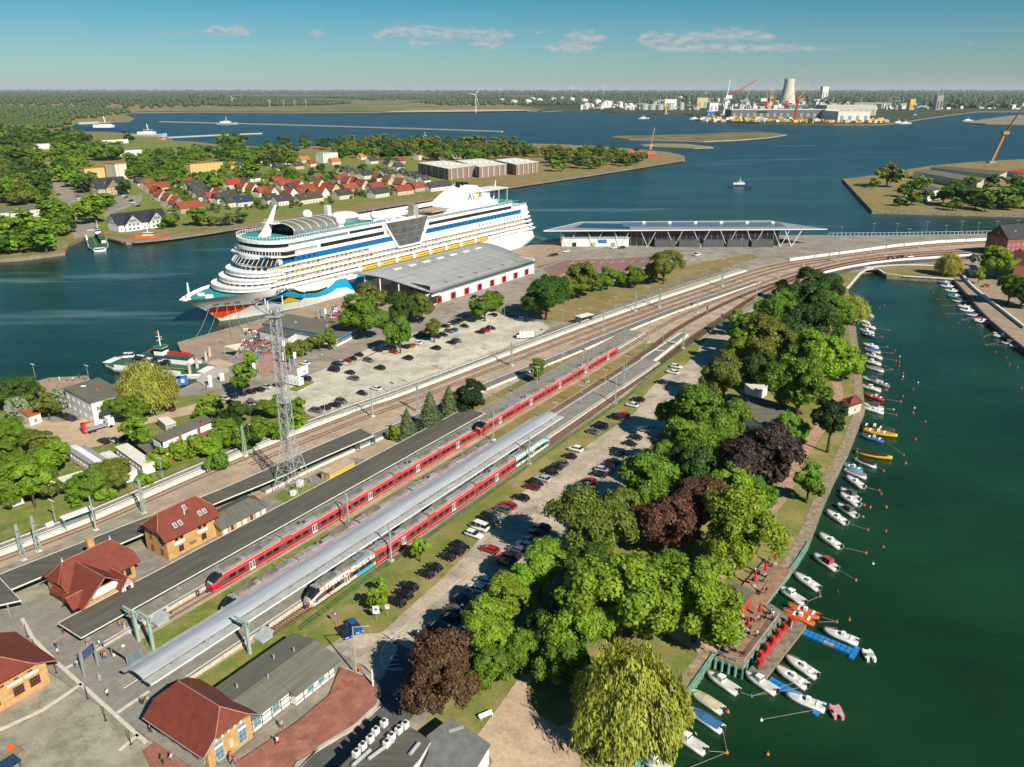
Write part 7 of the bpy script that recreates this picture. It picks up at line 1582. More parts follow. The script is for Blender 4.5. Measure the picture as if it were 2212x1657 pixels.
# ------------------------------------------------------------------ small boats, buoys, jetty, waterside terrace
def bring(x,w,z0,z1): return [(x,-w,z1),(x,-w * .8,z0),(x,w * .8,z0),(x,w,z1)]
def hull_mb(L_,W,open_=True):
 """bow at +x; gunwale, inner floor"""
 h = L_ / 2; st = [(-h,.86),(-h * .4,1.0),(h * .2,.98),(h * .6,.72),(h * .85,.36),(h,.03)]
 mb = MB(); mb.smooth = True; mb.loft([bring(h * .0 + x,W * k,-.3 + max(0,x) * .05,.62 + max(0,x / h) ** 2 * .22) for x,k in st])
 d = MB(); P = [(x * .95,W * k * .84,.50 + max(0,x / h) ** 2 * .2) for x,k in st]; d.poly([(x,-y,z + .14) for x,y,z in P] + [(x,y,z + .14) for x,y,z in reversed(P[:-1])]); return mb,d
def boat(kind,p,rz,L_,label,col=(.78,.78,.76),cover=None,cat='boat'):
 o = thing('motor_boat',label,cat,p,rz,'boats in the basin'); W = L_ * .17
 hb_,dk = hull_mb(L_,W); hb_.build('hull',TINT,o,color=col); dk.build('deck',TINT,o,color=(.60,.58,.52) if min(col) > .5 else tuple(min(1,q * .7) for q in col))
 boxpart(o,'outboard',(-L_ / 2 - .25,0,.75),(.5,.4,.8),DARK)
 if kind == 'cabin':
  MB().loft([[(-L_ * .05,-W * .7,.7),(L_ * .28,-W * .5,.75),(L_ * .28,W * .5,.75),(-L_ * .05,W * .7,.7)],[(-L_ * .03,-W * .6,1.55),(L_ * .14,-W * .45,1.5),(L_ * .14,W * .45,1.5),(-L_ * .03,W * .6,1.55)]]).build('cabin',WHITE,o); boxpart(o,'cabin_window',(L_ * .07,0,1.2),(L_ * .24,W * 1.08,.3),GLASS)
 elif kind == 'cover':
  MB().loft([[(-L_ * .42,-W * .9,.7),(-L_ * .42,0,1.0),(-L_ * .42,W * .9,.7)],[(L_ * .05,-W * .95,.72),(L_ * .05,0,1.35),(L_ * .05,W * .95,.72)],[(L_ * .36,-W * .45,.8),(L_ * .36,0,.95),(L_ * .36,W * .45,.8)]]).build('tarpaulin',TINT_ROUGH,o,color=cover or (.2,.2,.22))
 elif kind == 'canopy':
  boxpart(o,'console',(0,0,1.0),(L_ * .18,W,.6),WHITE); MB().loft([[(-L_ * .25,y,.7) for y in (-W * .8,W * .8)] + [(-L_ * .25,W * .6,1.8),(-L_ * .25,-W * .6,1.8)],[(L_ * .06,y,.75) for y in (-W * .8,W * .8)] + [(L_ * .06,W * .55,1.7),(L_ * .06,-W * .55,1.7)]]).build('spray_hood',TINT_ROUGH,o,color=cover or (.10,.11,.12))
 else:
  boxpart(o,'console',(-L_ * .06,0,1.0),(.7,W * .7,.7),WHITE)
  for x in (-.3,.12): boxpart(o,'thwart',(L_ * x,0,.72),(.45,W * 1.3,.12),TINT)
 if kind != 'cover':
  mb = MB()
  for s in (-1,1): mb.tube((L_ * .46,s * W * .12,1.05),(L_ * .15,s * W * .8,1.05),.03,4)
  mb.build('bow_rail',GALV,o)
 return o
BD = 'w 1165,648,c 1190,608,o 1200,683,o 1190,712,c 1215,805,o 1235,872,c 1225,910,c 1220,1022,c 1218,1075,o 1230,1192,c 1230,1215,o'
BOATS = []
def B(f,s,ang,L_):
 for t in s.split():
  x,y,k,*c = t.split(','); BOATS.append((*f(int(x),int(y)),k,c[0] if c else 'w',ang,L_))
B(F6,'1165,648,cabin 1190,608,open 1200,683,open 1190,712,cabin 1200,738,open,n 1215,805,open 1225,835,cover,w/b 1235,872,cabin 1225,910,cabin 1240,952,cover,w/g 1220,1022,canopy 1275,1047,open,g 1218,1075,cabin 1238,1133,open,r 1230,1192,canopy 1230,1215,open 1225,1395,open,b',(-60,-14),6.6)
B(F6,'1250,1328,open,k 1275,1360,open,y 1235,1500,cover,y/k',(60,12),9.5)
B(F6,'1180,1552,cover,w/k 1095,1582,open,c 1115,1620,cover,w/g',(-60,-20),6.2)
B(FB,'1245,122,open 1215,190,canopy 1215,217,open 1200,275,canopy 1145,313,open 1110,440,open 1085,555,canopy,w/r 985,660,open 905,735,cabin 900,1175,open 735,1205,cabin 530,1205,cabin 445,1305,cover,w/c 440,1405,cover,w/b 345,1520,cabin 165,1645,cabin 955,1120,open',(-60,-38),6.4)
B(FB,'965,820,open,o 940,850,open,o 1168,955,open 978,1308,open',(-60,-22),6.4)
B(F6,'1670,380,cover,w/b 1690,405,cabin,b 1705,425,cabin 1735,455,cabin 1755,490,cabin,c 1785,520,canopy 1820,555,open 1835,580,cabin 1870,607,cover,w/b 1910,635,cover,w/r 1930,650,cabin 2055,730,cabin 2055,745,cabin 2110,790,canopy 2160,810,cabin',(60,6),7.0)
BC = {'w': (.80,.80,.78),'b': (.05,.16,.40),'n': (.03,.10,.22),'r': (.5,.04,.03),'k': (.03,.025,.02),'y': (.70,.42,.03),'o': (.78,.14,.03),'c': (.12,.36,.52),'g': (.25,.26,.27)}
BN = {'w': 'white','b': 'blue','n': 'dark blue','r': 'red','k': 'black','y': 'yellow','o': 'orange','c': 'light blue','g': 'grey'}; cnt = {}
BOATS.sort(key=lambda q: q[1]); BP = []
for x,y,k,c,(dx,dy),L_ in BOATS:
 hc,*cv = c.split('/'); p = G(x,y,WZ + .3); q = G(x + dx * .2,y + dy * .2,WZ + .3); rz = math.atan2(q.y - p.y,q.x - p.x); sd = 'right' if x > 1990 else 'park'
 cvn = 'cream' if cv == ['c'] else BN[cv[0]] if cv else ''; nm = f'{BN[hc]} {dict(cabin="cabin boat", open="open boat", cover=cvn + " covered boat", canopy=(cvn or "dark") + " hooded boat")[k]}'; cnt[nm,sd] = i = cnt.get((nm,sd),0) + 1
 boat(k,(p.x,p.y,WZ + .25),rz,L_,f'{nth(i)} {nm} from the top along the {sd} side of the basin',BC[hc],((.62,.55,.34) if cv == ['c'] else (.42,.06,.07) if cv == ['r'] else BC[cv[0]]) if cv else None); BP.append((p,rz,L_))
BU = [F6(x,y) + (c,) for x,y,c in D('1303,545,r 1271,562,r 1240,608,r 1333,705,r 1290,748,r 1322,812,r 1371,835,r 1353,852,r 1400,872,w 1378,900,r 1398,908,r 1395,932,r 1352,955,r 1422,980,r 1421,1000,w 1414,1018,r 1517,1037,w 1485,1080,r 1315,1088,r 1420,1127,r 1407,1160,o 1493,1200,w 1487,1230,o 1360,1210,w 1377,1247,r 1563,1288,r 1362,1342,r 1500,1400,r 1425,1502,r 1435,1555,r 1298,1602,r 1162,1598,r 1548,375,r 1605,390,r 1590,435,r 1612,465,r 1640,505,r 1670,545,r 1700,600,r 1775,660,r 1845,690,r 1800,640,r 1935,745,r 1945,798,r 2010,845,r 2080,878,r 2100,925,r 2150,940,r 2178,1075,r')] + [FB(x,y) + (c,) for x,y,c in D('1520,20,r 1400,62,r 1377,168,r 1387,184,r 1297,247,r 1328,258,o 1415,257,o 1290,310,o 1315,380,r 1412,388,r 1305,505,o 1398,473,r 1343,562,w 1250,652,o 1153,718,k 1057,738,r 1215,865,r 1147,877,r 1180,935,r 560,1362,o 687,1278,b 740,1406,w 555,1582,o 775,1590,o')]
bs = MB(); bs.smooth = True; bs.sphere((0,0,.12),.28,10,6); bsm = bs.mesh('float',TINT); bt = MB().tube((0,0,.4),(0,0,.72),.05,5).mesh('eye',GALV)
for i,(x,y,c) in enumerate(sorted(BU,key=lambda q: q[1])):
 o = thing('mooring_buoy',f'{nth(i + 1)} mooring buoy from the top of the basin','buoy',G(x,y,WZ),0,'mooring buoys in the basin'); col = {'r': (.72,.09,.04),'o': (.80,.22,.03),'w': (.8,.8,.8),'k': (.03,.03,.03),'b': (.04,.2,.5)}[c]; put('float',bsm,o,color=col); put('eye',bt,o)
# ropes from each boat to a buoy or the shore
for i,(p,rz,L_) in enumerate(BP):
 e_ = Vector((math.cos(rz),math.sin(rz),0)); mb = MB()
 near = min((G(x,y,WZ) for x,y,_ in BU),key=lambda b: (b - (p - e_ * 4)).length)
 for s_,t_ in ((p - e_ * L_ / 2,near),(p + e_ * L_ / 2,p + e_ * (L_ / 2 + 4.5))):
  if not mb.v and (t_ - s_).length < 16: mb.tube((s_ - p) + Vector((0,0,.5)),(t_ - p) + Vector((0,0,.3 if t_ is near else 2.0)),.035,4)
 if mb.v: tag(mb.build('mooring_line',mat('rope',(.42,.36,.27)),None,(p.x,p.y,WZ + .2)),f'mooring line of the {nth(i + 1)} boat from the top of the basin','rope','mooring lines of the small boats')
# green sheet-pile coping along the near shore, and the terrace
def coping(px,lab):
 P = wpath(px,.2,smooth=1); o = thing('quay_edge',lab,'quay wall',P[0]); iv = -Vector(P[0]); mb = MB(); ribbon(mb,P,-.25,.35,.35,thick=.4); mb.build('coping',GREENWALL,o,iv)
 pm = MB().box((0,0,-1.2),(.5,.35,2.6)).mesh('sheet_pile',GREENWALL)
 for q,n_ in zip(resample(P,1.3),normals2(resample(P,1.3))): put('sheet_pile',pm,o,(q.x + n_.x * .15 + iv.x,q.y + n_.y * .15 + iv.y,0),math.atan2(-n_.x,n_.y))
coping([(1748,1170),(1716,1222),(1648,1302)][::-1],'green sheet pile quay edge beside the terrace'); coping([(1544,1411),(1472,1514),(1428,1586),(1368,1662),(1330,1740)][::-1],'green sheet pile quay edge below the willow')
tp = [FB(x,y) for x,y in ((560,1040),(490,1062),(640,1118),(842,852),(762,782),(905,592),(760,540),(650,660),(560,780),(500,960))]
TB = mat('terrace_deck',(.33,.20,.13),.85,var=.2,scale=.8); ter_ = sheet('terrace',tp,.45,(TB,GREENWALL),base=-.4)
pl_ = MB().tube((0,0,-2.4),(0,0,.2),.28,8).mesh('pile',GREENWALL)
for a,b,n_ in (((495,1066),(640,1120),4),((640,1120),(842,855),8)):
 for k in range(n_ + 1): p = G(*FB(a[0] + (b[0] - a[0]) * k / n_,a[1] + (b[1] - a[1]) * k / n_),.45); put('pile',pl_,ter_,(p.x,p.y,0))
fence('railing','grey railing along the water side of the terrace',[G(*FB(*q),.45) for q in ((500,1050),(640,1105),(835,848),(760,785))],1.05,1.8,GALV,(.4,.7,.98),.06,0,.45)
o = px_block('terrace_bar','small grey roofed bar hut with red front on the terrace','hut',[FB(*q) for q in ((562,690),(600,672),(695,716),(632,800))],3.0,paint('bar_red',(.45,.06,.04),.7),FELT2,.3,((1,2,1.5),),z0=.45)
pc = MB(); pc.lathe([(.10,.9),(.36,1.1),(.30,1.8),(.20,2.6),(.05,3.2)],(0,0,0),8); pcm = pc.mesh('folded_cloth',RED); pp = MB().tube((0,0,0),(0,0,3.4),.05,6).mesh('pole',GALV); pf = MB().box((0,0,.08),(.8,.8,.16)).mesh('base',CONCRETE)
for i,q in enumerate(((815,560),(760,618),(703,678),(728,845),(665,920),(602,1000))):
 o = thing('parasol',f'{nth(i + 1)} folded red parasol from the top of the terrace','parasol',G(*FB(*q),.47),0,'folded red parasols'); put('folded_cloth',pcm,o); put('pole',pp,o); put('base',pf,o)
tb = MB().box((0,0,.74),(.9,.9,.06)).mesh('table_top',WOOD); tl = MB().tube((0,0,0),(0,0,.72),.06,6).mesh('leg',DARK); ch = MB().box((0,0,.45),(.45,.45,.06)).box((0,.22,.75),(.45,.05,.5)).box((0,0,.2),(.36,.36,.4),taper=.9)
chm = ch.mesh('chair',mat('rattan',(.10,.07,.05),.9))
TBL = [(790,565),(745,625),(725,655),(745,720),(800,850),(780,860),(705,870),(690,900),(640,850),(650,960),(690,950),(620,940),(570,1000),(620,1040),(590,900),(545,1030)]; TBL.sort(key=lambda q: q[1])
for i,q in enumerate(TBL):
 p = G(*FB(*q),.47); o = thing('table',f'{nth(i + 1)} wooden table from the top of the boarded terrace','table',p,i * .7,'terrace tables'); put('table_top',tb,o); put('leg',tl,o)
 for k in range(2):
  a = i * .7 + math.pi * k; tag(put('chair',chm,None,(p.x + .85 * math.sin(a),p.y - .85 * math.cos(a),.47),a + math.pi),f'{("near", "far")[k]} dark wicker chair at the {nth(i + 1)} terrace table','chair','terrace chairs')
# jetty, beach chairs, blue pontoons
jt = [FB(*q) for q in ((672,1132),(766,1172),(985,890),(905,845),(790,775),(765,792),(870,868))]; sheet('jetty',jt,-.5,(mat('jetty_boards',(.25,.21,.16),.9,var=.25,scale=1.2),WOOD),base=-1.3)
for i,q in enumerate(((895,890),(857,918),(826,955),(796,993),(764,1034),(731,1075),(722,1118))):
 o = thing('beach_chair',f'{nth(i + 1)} red hooded beach chair from the top of the jetty','beach chair',G(*FB(*q),-.48),RA + 2.4,'red beach chairs on the jetty'); MB().loft([[(-.55,-.6,0),(.4,-.6,0),(.4,.6,0),(-.55,.6,0)],[(-.55,-.6,.9),(.3,-.6,.5),(.3,.6,.5),(-.55,.6,.9)]]).build('basket',mat('wicker_brown',(.2,.1,.06),.9) if i in (0,6) else RED,o); MB().loft([[(-.6,-.6,.9),(.2,-.6,.9),(.2,.6,.9),(-.6,.6,.9)],[(-.75,-.6,1.5),(.1,-.6,1.55),(.1,.6,1.55),(-.75,.6,1.5)]]).build('hood',RED,o)
PB = paint('pontoon_blue',(.02,.20,.55),.5); pcube = MB().box((0,0,.1),(.94,.94,.5),taper=.92).mesh('float_cube',PB); pcg = MB().box((0,0,.1),(.94,.94,.5),taper=.92).mesh('float_cube',GREY)
for lab,a,b in (('upper blue cube pontoon beside the jetty',(965,930),(1280,1060)),('lower blue cube pontoon beside the jetty',(778,1190),(1100,1372))):
 p,q = G(*FB(*a),WZ),G(*FB(*b),WZ); d = q - p; o = thing('pontoon',lab,'pontoon',p,math.atan2(d.y,d.x)); n_ = int(d.length)
 for k in range(n_):
  for y in (-.5,.5): put('float_cube',pcg if 'upper' in lab and k % 7 in (4,5) and y < 0 else pcube,o,(k + .5,y,0))
 for y in (-1.5,1.5): put('float_cube',pcube,o,(n_ - .5,y,0))
for lab,q,col in (('white swan neck pedal boat at the pontoon end',(1320,1062),(.8,.8,.78)),('pink pedal boat at the pontoon end',(1145,1368),(.66,.30,.34))):
 o = thing('pedal_boat',lab,'pedal boat',G(*FB(*q),WZ),RA + .5)
 for y in (-.6,.6): MB().loft([bring(x,.35 * k,-.1,.6) for x,k in ((-1.5,.6),(-.9,1),(.9,1),(1.6,.3))]).build('float',TINT,o,(0,y,0),color=col)
 boxpart(o,'seat',(-.4,0,.7),(.6,1.4,.5),GALV); MB().box((.6,0,.6),(1.2,1.5,.12)).build('deck',TINT,o,color=col)
# river craft
def vessel(px,L_,rz,label,hullc,cat='boat',tall=1.0,z=WZ):
 o = thing('vessel',label,cat,G(*px,z),rz); h = MB(); H_ = L_ * .085; h.loft([[(x * L_,-L_ * .075 * w,H_ * u),(x * L_,-L_ * .06 * w,-1),(x * L_,L_ * .06 * w,-1),(x * L_,L_ * .075 * w,H_ * u)] for x,w,u in ((-.5,.85,.85),(-.1,1,.8),(.25,.9,.95),(.42,.5,1.15),(.52,.05,1.3))]); h.build('hull',TINT,o,color=hullc)
 for (x,w,zz,hh,n_) in ((-.05,.5,.14,.07,'deck_house'),(0,.26,.2,.07,'wheelhouse')): boxpart(o,n_,(x * L_,0,(zz - .03) * L_ * tall),(w * L_,L_ * .13,hh * L_ * tall),ORANGE if hullc[0] > .7 and n_ == 'deck_house' else WHITE)
 boxpart(o,'windows',(0,0,.185 * L_ * tall),(.27 * L_,L_ * .132,.03 * L_ * tall),GLASS); mb = MB(); mb.tube((0,0,.2 * L_ * tall),(-.02 * L_,0,.36 * L_ * tall),.012 * L_,5); mb.beam((0,-.06 * L_,.29 * L_ * tall),(0,.06 * L_,.29 * L_ * tall),.01 * L_); mb.build('mast',WHITE,o); return o
vessel((1598,402),24,-.05,'white and navy patrol boat crossing the river',(.03,.06,.16)); vessel((322,520),27,.08,'orange rescue cruiser at the far bank',(.75,.10,.02)); vessel((230,282),95,.03,'blue coast guard ship with red and yellow stripe in the navy harbour',(.02,.05,.18)); vessel((322,296),75,.03,'long pale grey navy ship in the harbour',(.36,.42,.44)); vessel((490,269),60,.03,'pale grey navy ship at the long mole',(.36,.42,.44)); vessel((355,305),30,.1,'orange red tug beside the grey navy ship',(.72,.08,.02)); vessel((919,304),34,.05,'red and white ship behind the village trees',(.6,.05,.04),tall=1.4)
for i,(x,y) in enumerate(((1390,257),(1500,258),(1556,262),(1940,267),(1955,268),(2090,262))): vessel((x,y),40,.2,f'{nth(i + 1)} small distant ship from the left near the port',(.5,.52,.52))
# ------------------------------------------------------------------ far-bank village
LBA = angle_of(G(425,506),G(1025,416)); _hm = {}
def house(px,w,d,h,rise,wallc,roofc,rz,label,flat=False,group='houses of the far bank village',z=.05,nw=None,cat='house'):
 p = G(*px,z); o = thing('house',label,cat,p,rz,group); k = (w,d,h,rise,flat)
 if k not in _hm:
  wl = wall_mb(-w / 2,w / 2,-d / 2,d / 2,0,h,None if flat else 'both','x',h + rise).mesh('wall',TINT)
  rf = (MB().box((0,0,h + .2),(w + .5,d + .5,.4)) if flat else roof_mb(-w / 2 - .4,w / 2 + .4,-d / 2 - .5,d / 2 + .5,h - .2,h + rise + .15)[0]).mesh('roof',TINT_ROUGH); _hm[k] = (wl,rf)
 put('wall',_hm[k][0],o,color=wallc); r = put('roof',_hm[k][1],o,color=roofc)
 n = nw or max(2,int(w / 3.2))
 for fl in range(max(1,int(h / 2.8))):
  for i in range(n):
   x = -w / 2 + w * (i + .5) / n; window(o,x,-d / 2 - .02,1.5 + 2.8 * fl,'-y',1.2,1.4)
  for sx,f in ((1,'+x'),(-1,'-x')): window(o,sx * (w / 2 + .02),0,1.5 + 2.8 * fl,f,1.2,1.4)
 if not flat:
  for sx,f in ((1,'+x'),(-1,'-x')): window(o,sx * (w / 2 + .02),0,h + rise * .35,f,1.1,1.1)
  boxpart(o,'chimney',(w * .22,.6,h + rise * .95),(.6,.6,1.4),REDBRICK)
  if w > 9: window(o,-w * .2,-d * .27,h + rise * .5,'-y',1.0,.9,name='dormer')
 return o
FL1 = crop(285.2,311.1,.33993); FL2 = crop(604.9,302.4,.33993); FL3 = crop(0,328.4,.30594)
HS = [(*FL1(x,y),c,w,g) for x,y,c,w,g in [tuple(int(q) if q.lstrip('-').isdigit() else q for q in t.split(',')) for t in '70,268,d,12,0 105,275,r,10,0 190,262,r,9,0 160,300,r,18,0 160,330,r,8,1 190,355,r,8,1 235,378,r,8,1 285,402,r,9,1 360,430,r,18,0 330,272,b,16,0 375,290,d,10,0 425,280,d,10,0 415,318,d,12,0 500,335,d,9,1 440,358,d,10,0 505,368,r,9,0 552,340,r,8,1 560,372,d,9,0 620,358,d,10,0 640,395,d,14,0 705,392,n,12,0 600,252,d,9,0 635,278,b,14,0 688,272,d,9,0 715,300,r,8,1 770,312,r,9,1 830,330,r,12,0 885,336,r,9,1 925,262,r,12,0 970,284,r,14,0 1010,305,d,8,0 1060,292,b,8,1 1112,312,r,12,0 1010,342,r,9,1 1080,336,r,10,0 1160,338,r,12,0 1208,338,r,9,1 880,378,d,10,0 960,384,d,14,0 1120,372,d,22,0 1140,260,d,9,0 1190,252,r,8,0 1192,282,r,8,1 1240,308,r,9,1 640,158,o,9,0 690,156,d,9,0 740,158,d,10,0 810,118,d,8,0 870,138,d,10,1 930,168,d,10,0 975,130,d,10,1 1050,158,d,12,0 1090,118,o,14,0 1140,142,r,8,0 780,235,d,14,0'.split()]]
HS += [(*FL2(x,y),c,w,g) for x,y,c,w,g in [tuple(int(q) if q.isdigit() else q for q in t.split(',')) for t in '385,272,r,14,0 430,290,r,9,1 467,292,b,8,1 525,310,r,9,1 605,326,r,14,0 620,264,r,8,1 690,280,r,9,1 765,300,r,10,1 625,362,d,16,0 400,372,d,14,0 440,334,r,14,0 775,345,r,18,0 875,324,r,14,0 340,338,r,9,1 545,244,d,14,0 490,232,d,10,0 520,124,o,9,0 585,150,d,12,0 690,168,d,9,1 765,150,r,9,0 750,190,d,10,0 345,155,o,12,0 400,215,d,10,0 440,225,d,10,0 665,225,d,9,0 700,236,d,9,0 780,236,d,9,0 825,248,d,9,0 870,262,d,9,0 915,276,d,9,0 1005,318,d,24,0 1040,116,d,8,0 1090,120,w,10,0 1165,118,w,10,0 980,128,d,9,0 880,126,w,9,0'.split()]]
RC = {'r': ('red roofed',(.30,.075,.035)),'b': ('bright red roofed',(.42,.035,.03)),'d': ('dark grey roofed',(.065,.062,.06)),'o': ('orange roofed',(.52,.18,.05)),'n': ('solar roofed',(.03,.05,.10)),'w': ('white flat roofed',(.55,.55,.52))}
cnt = {}; hr = random.Random(8); WC = [(.74,.72,.66),(.70,.62,.44),(.72,.70,.66),(.62,.50,.30),(.66,.62,.56),(.45,.40,.34)]
for x,y,c,w,g in sorted(HS):
 nm,rc = RC[c]; key = nm + (' gable' if g else ''); cnt[key] = i = cnt.get(key,0) + 1
 house((x,y),round(w * 1.2,1),10 if w < 13 else 11,4.0 if c != 'w' else 6,5.2 if g else 4.6,hr.choice(WC),tuple(q * hr.uniform(.8,1.2) for q in rc),LBA + (-math.pi / 2 if g else 0) + hr.uniform(-.08,.08),f'{nth(i)} {nm} house {"facing with its gable " if g else ""}from the left in the village',c == 'w')
for px,w,d,h,wc,rc,lab in ((FL1(465,205),42,12,15,(.66,.48,.16),(.5,.2,.06),'long yellow apartment block among the trees'),(FL3(715,185),40,12,12,(.66,.48,.16),(.5,.18,.05),'yellow orange apartment block left of the gabled hotel'),(FL3(832,190),13,22,17,(.72,.66,.5),(.5,.18,.05),'tall cream apartment block with orange rim'),(FL2(300,140),26,16,12,(.75,.75,.72),(.6,.6,.58),'stepped white modern apartment house'),(FL1(948,118),14,12,9,(.7,.7,.68),(.06,.06,.06),'white cube house with dark frames'),((25,480),62,24,9,(.70,.64,.56),(.20,.19,.17),'long terraced hotel with grey flat roof at left'),((90,322),60,16,8,(.76,.76,.74),(.6,.6,.6),'white flat hall in the left wood'),((280,336),34,12,8,(.78,.78,.76),(.3,.3,.3),'white block behind the yellow flats'),((245,310),50,16,7,(.76,.74,.72),(.35,.2,.16),'white barracks beside the navy harbour'),((190,268),60,16,6,(.5,.5,.5),(.4,.36,.3),'grey sheds on the navy quay')): house(px,w,d,h,0,wc,rc,LBA,lab,True,None,nw=int(w / 4.5),cat='building')
for px,w,d,h,rise,wc,rc,lab in ((FL3(780,292),30,14,6,9,(.50,.40,.30),(.05,.05,.055),'gabled hotel with dark roof and stacked balconies'),(FL3(985,535),38,15,5,7,(.76,.76,.74),(.03,.035,.05),'white seaside villa with black gabled roofs')):
 o = house(px,w,d,h,rise,wc,rc,LBA,lab,group=None)
 for x in ((0,) if w == 30 else (-9,9)):
  ww = 16 if w == 30 else 12; m2,_ = roof_mb(x - ww / 2 - .5,x + ww / 2 + .5,-d / 2 - 3,0,h - .3,h + rise - .5,'y'); m2.build('gable_roof',TINT_ROUGH,o,color=rc); wall_mb(x - ww / 2,x + ww / 2,-d / 2 - 2.4,0,0,h,'both','y',h + rise - .8).build('gable_wall',TINT,o,color=wc)
  for z in (1.6,4.4,7.2):
   for q in (-3,0,3): window(o,x + q * (1 if z < 7 else .5),-d / 2 - 2.42,z,'-y',1.8,1.6)
for i,q in enumerate(([(903,352),(968,365),(1028,358),(960,347)],[(985,347),(1035,361),(1095,355),(1040,343)],[(1070,346),(1115,356),(1163,350),(1112,341)])):
 ab = px_block('apartment_block',['left','middle','right'][i] + ' brick apartment block with flat grey roof on the point','apartment block',q,12,mat('brown_brick',(.30,.185,.145),.85,var=.2),PALE_CONC,.8,[(e,8,z) for e in range(4) for z in (1.8,4.8,7.8,10.4)],win=(2.0,1.6))
 a_ = [(v.co.x,v.co.y) for v in ab.children[0].data.vertices[:4]]
 for e in range(4):
  for k in range(5): sidebox(ab,'white_bay',a_[e],a_[(e + 1) % 4],.08 + .2 * k,.12 + .2 * k,.3,11.6,CONCRETE,.25)
 for k in range(5): boxpart(ab,'roof_box',(-14 + 7 * k,1 - k % 2 * 3,13),(3.5,3,1.6),PALE_CONC)
for px,w,lab in (((1368,340),22,'red brick barn on the point'),((1405,342),14,'red brick boathouse on the point')): house(px,w,12,5,5,(.32,.09,.05),(.42,.12,.05),.3,lab,group=None)
# long moles of the navy harbour and channel
for px,lab in (([(345,262),(560,267),(800,274),(1085,283)],'thin concrete mole across the lagoon'),([(360,296),(460,291),(565,287)],'short concrete navy pier')): strip('mole',px,-4,4,.6,CONCRETE,thick=3)['label'] = lab
# ------------------------------------------------------------------ distant port
FP_ = crop(1296.2,155.5,.3125)
def far_block(name,label,cat,x0,x1,yb,yt,depth,m,roofm=None,zb=1.2,name2='wall'):
 """box whose front foot runs from (x0, yb) to (x1, yb) with its top in row yt"""
 a,b = G(*FP_(x0,yb),zb),G(*FP_(x1,yb),zb); h = hgt(*FP_(x0,yb),FP_(x0,yt)[1],zb); o = thing(name,label,cat,a,angle_of(a,b)); w = (b - a).length
 boxpart(o,name2,(w / 2,depth / 2,h / 2),(w,depth,h),m); boxpart(o,'roof',(w / 2,depth / 2,h + .5),(w + 1,depth + 1,1.0),roofm or PALE_CONC)
 n = max(2,int(w / 22))
 for k in range(n): boxpart(o,'bay',(w * (k + .5) / n,-.3,h * .35),(w / n * .4,.4,h * .5),GREY if m is not GREY else DARK)
 return o,w,h
TH = mat('tower_concrete',(.60,.56,.47),.9,var=.08,scale=.02); tb_ = G(1700,226,1.2); hh = hgt(1700,226,170,1.2); o = thing('cooling_tower','tall pale concrete cooling tower above the port','cooling tower',tb_); mb = MB(); mb.smooth = True; r0 = hh * .345
mb.lathe([(r0 * (1 - .42 * min(1,f * 1.25) ** .8 + .03 * max(0,f - .8) * 5),hh * f) for f in [k / 12 for k in range(13)]],(0,0,0),32); mb.build('shell',TH,o); MB().lathe([(r0 * .6,hh + .5),(r0 * .62,hh + .5),(r0 * .62,hh - 3),(r0 * .6,hh - 3)],(0,0,0),32).build('rim',CONCRETE,o)
o,w,h = far_block('assembly_hall','long dark grey crane factory hall on the port quay','hall',905,1550,318,262,90,mat('hall_grey',(.13,.145,.16),.7),WHITE); lettering(o,'LIEBHERR',(w * .27,-1.2,h * .62),h * .34,DARK,ext=.2)
o,w,h = far_block('hall_end','white end block of the crane factory hall','hall',1551,1632,320,262,90,WHITEWALL,WHITE); lettering(o,'LIEBHERR',(w * .12,-1.2,h * .6),h * .2,DARK,ext=.2)
for a in (('warehouse','large cream warehouse right of the crane factory','warehouse',1640,1860,344,275,110,PALE_CONC),('warehouse','pale long warehouse behind the crane factory','warehouse',1560,1905,300,232,120,mat('pale_cream',(.55,.52,.42),.8)),('warehouse','grey roofed shed behind the warehouses','shed',1755,2010,248,215,60,GREY),('grain_store','yellow cream grain elevator block','elevator',668,742,248,180,40,mat('elevator_cream',(.66,.54,.28),.8)),('works','white works tower beside the silos','works',445,528,250,190,40,WHITE),('works','white plant behind the red white crane','works',755,815,270,215,60,WHITE),('works','beige plant block at the river mouth','works',175,240,262,235,40,PALE_CONC),('power_station','white power station tower right of cooling tower','power station',1530,1572,200,100,60,WHITE),('power_station','low white power station hall with blue annex','power station',1480,1600,214,190,80,WHITE),('works','blue container stack at the quay corner','containers',738,790,318,272,16,BLUE),('works','grey office tower on the far quay','tower',2137,2172,262,190,30,YELLOW),('works','dark grey silo tower on the far quay','tower',2318,2362,262,165,30,GREY),('works','green roofed works behind the quay hall','works',1300,1400,262,228,60,paint('works_green',(.06,.25,.12),.7))): far_block(*a)
for i,(x,r_,yt) in enumerate(((305,26,218),(358,24,222),(412,24,222),(482,24,214),(560,18,205),(60,16,200),(30,14,204),(142,14,204),(210,16,214))):
 p = G(*FP_(x,262 if x > 250 else 245),1.2); h = hgt(*FP_(x,262 if x > 250 else 245),FP_(0,yt)[1],1.2); s = r_ * .3125 * p.length / FPX; o = thing('silo',f'{nth(i + 1)} round metal silo in the list of the port tanks','silo',p,0,'silos and tanks of the port'); o['label'] = ['first tall silver silo from the left at the port','second tall silver silo from the left at the port','third tall silver silo from the left at the port','tall silver silo nearest the grain elevator','slim silver silo behind the works tower','white oil tank second from the port edge','white oil tank at the port edge','white oil tank third from the port edge','white oil tank beside the beige plant'][i]
 MB().lathe([(s,0),(s,h * .85),(s * .1,h)],(0,0,0),16).build('shell',GALV if x > 250 else WHITE,o); MB().tube((s,0,0),(s,0,h * .9),s * .06,4).build('ladder',GREY,o)
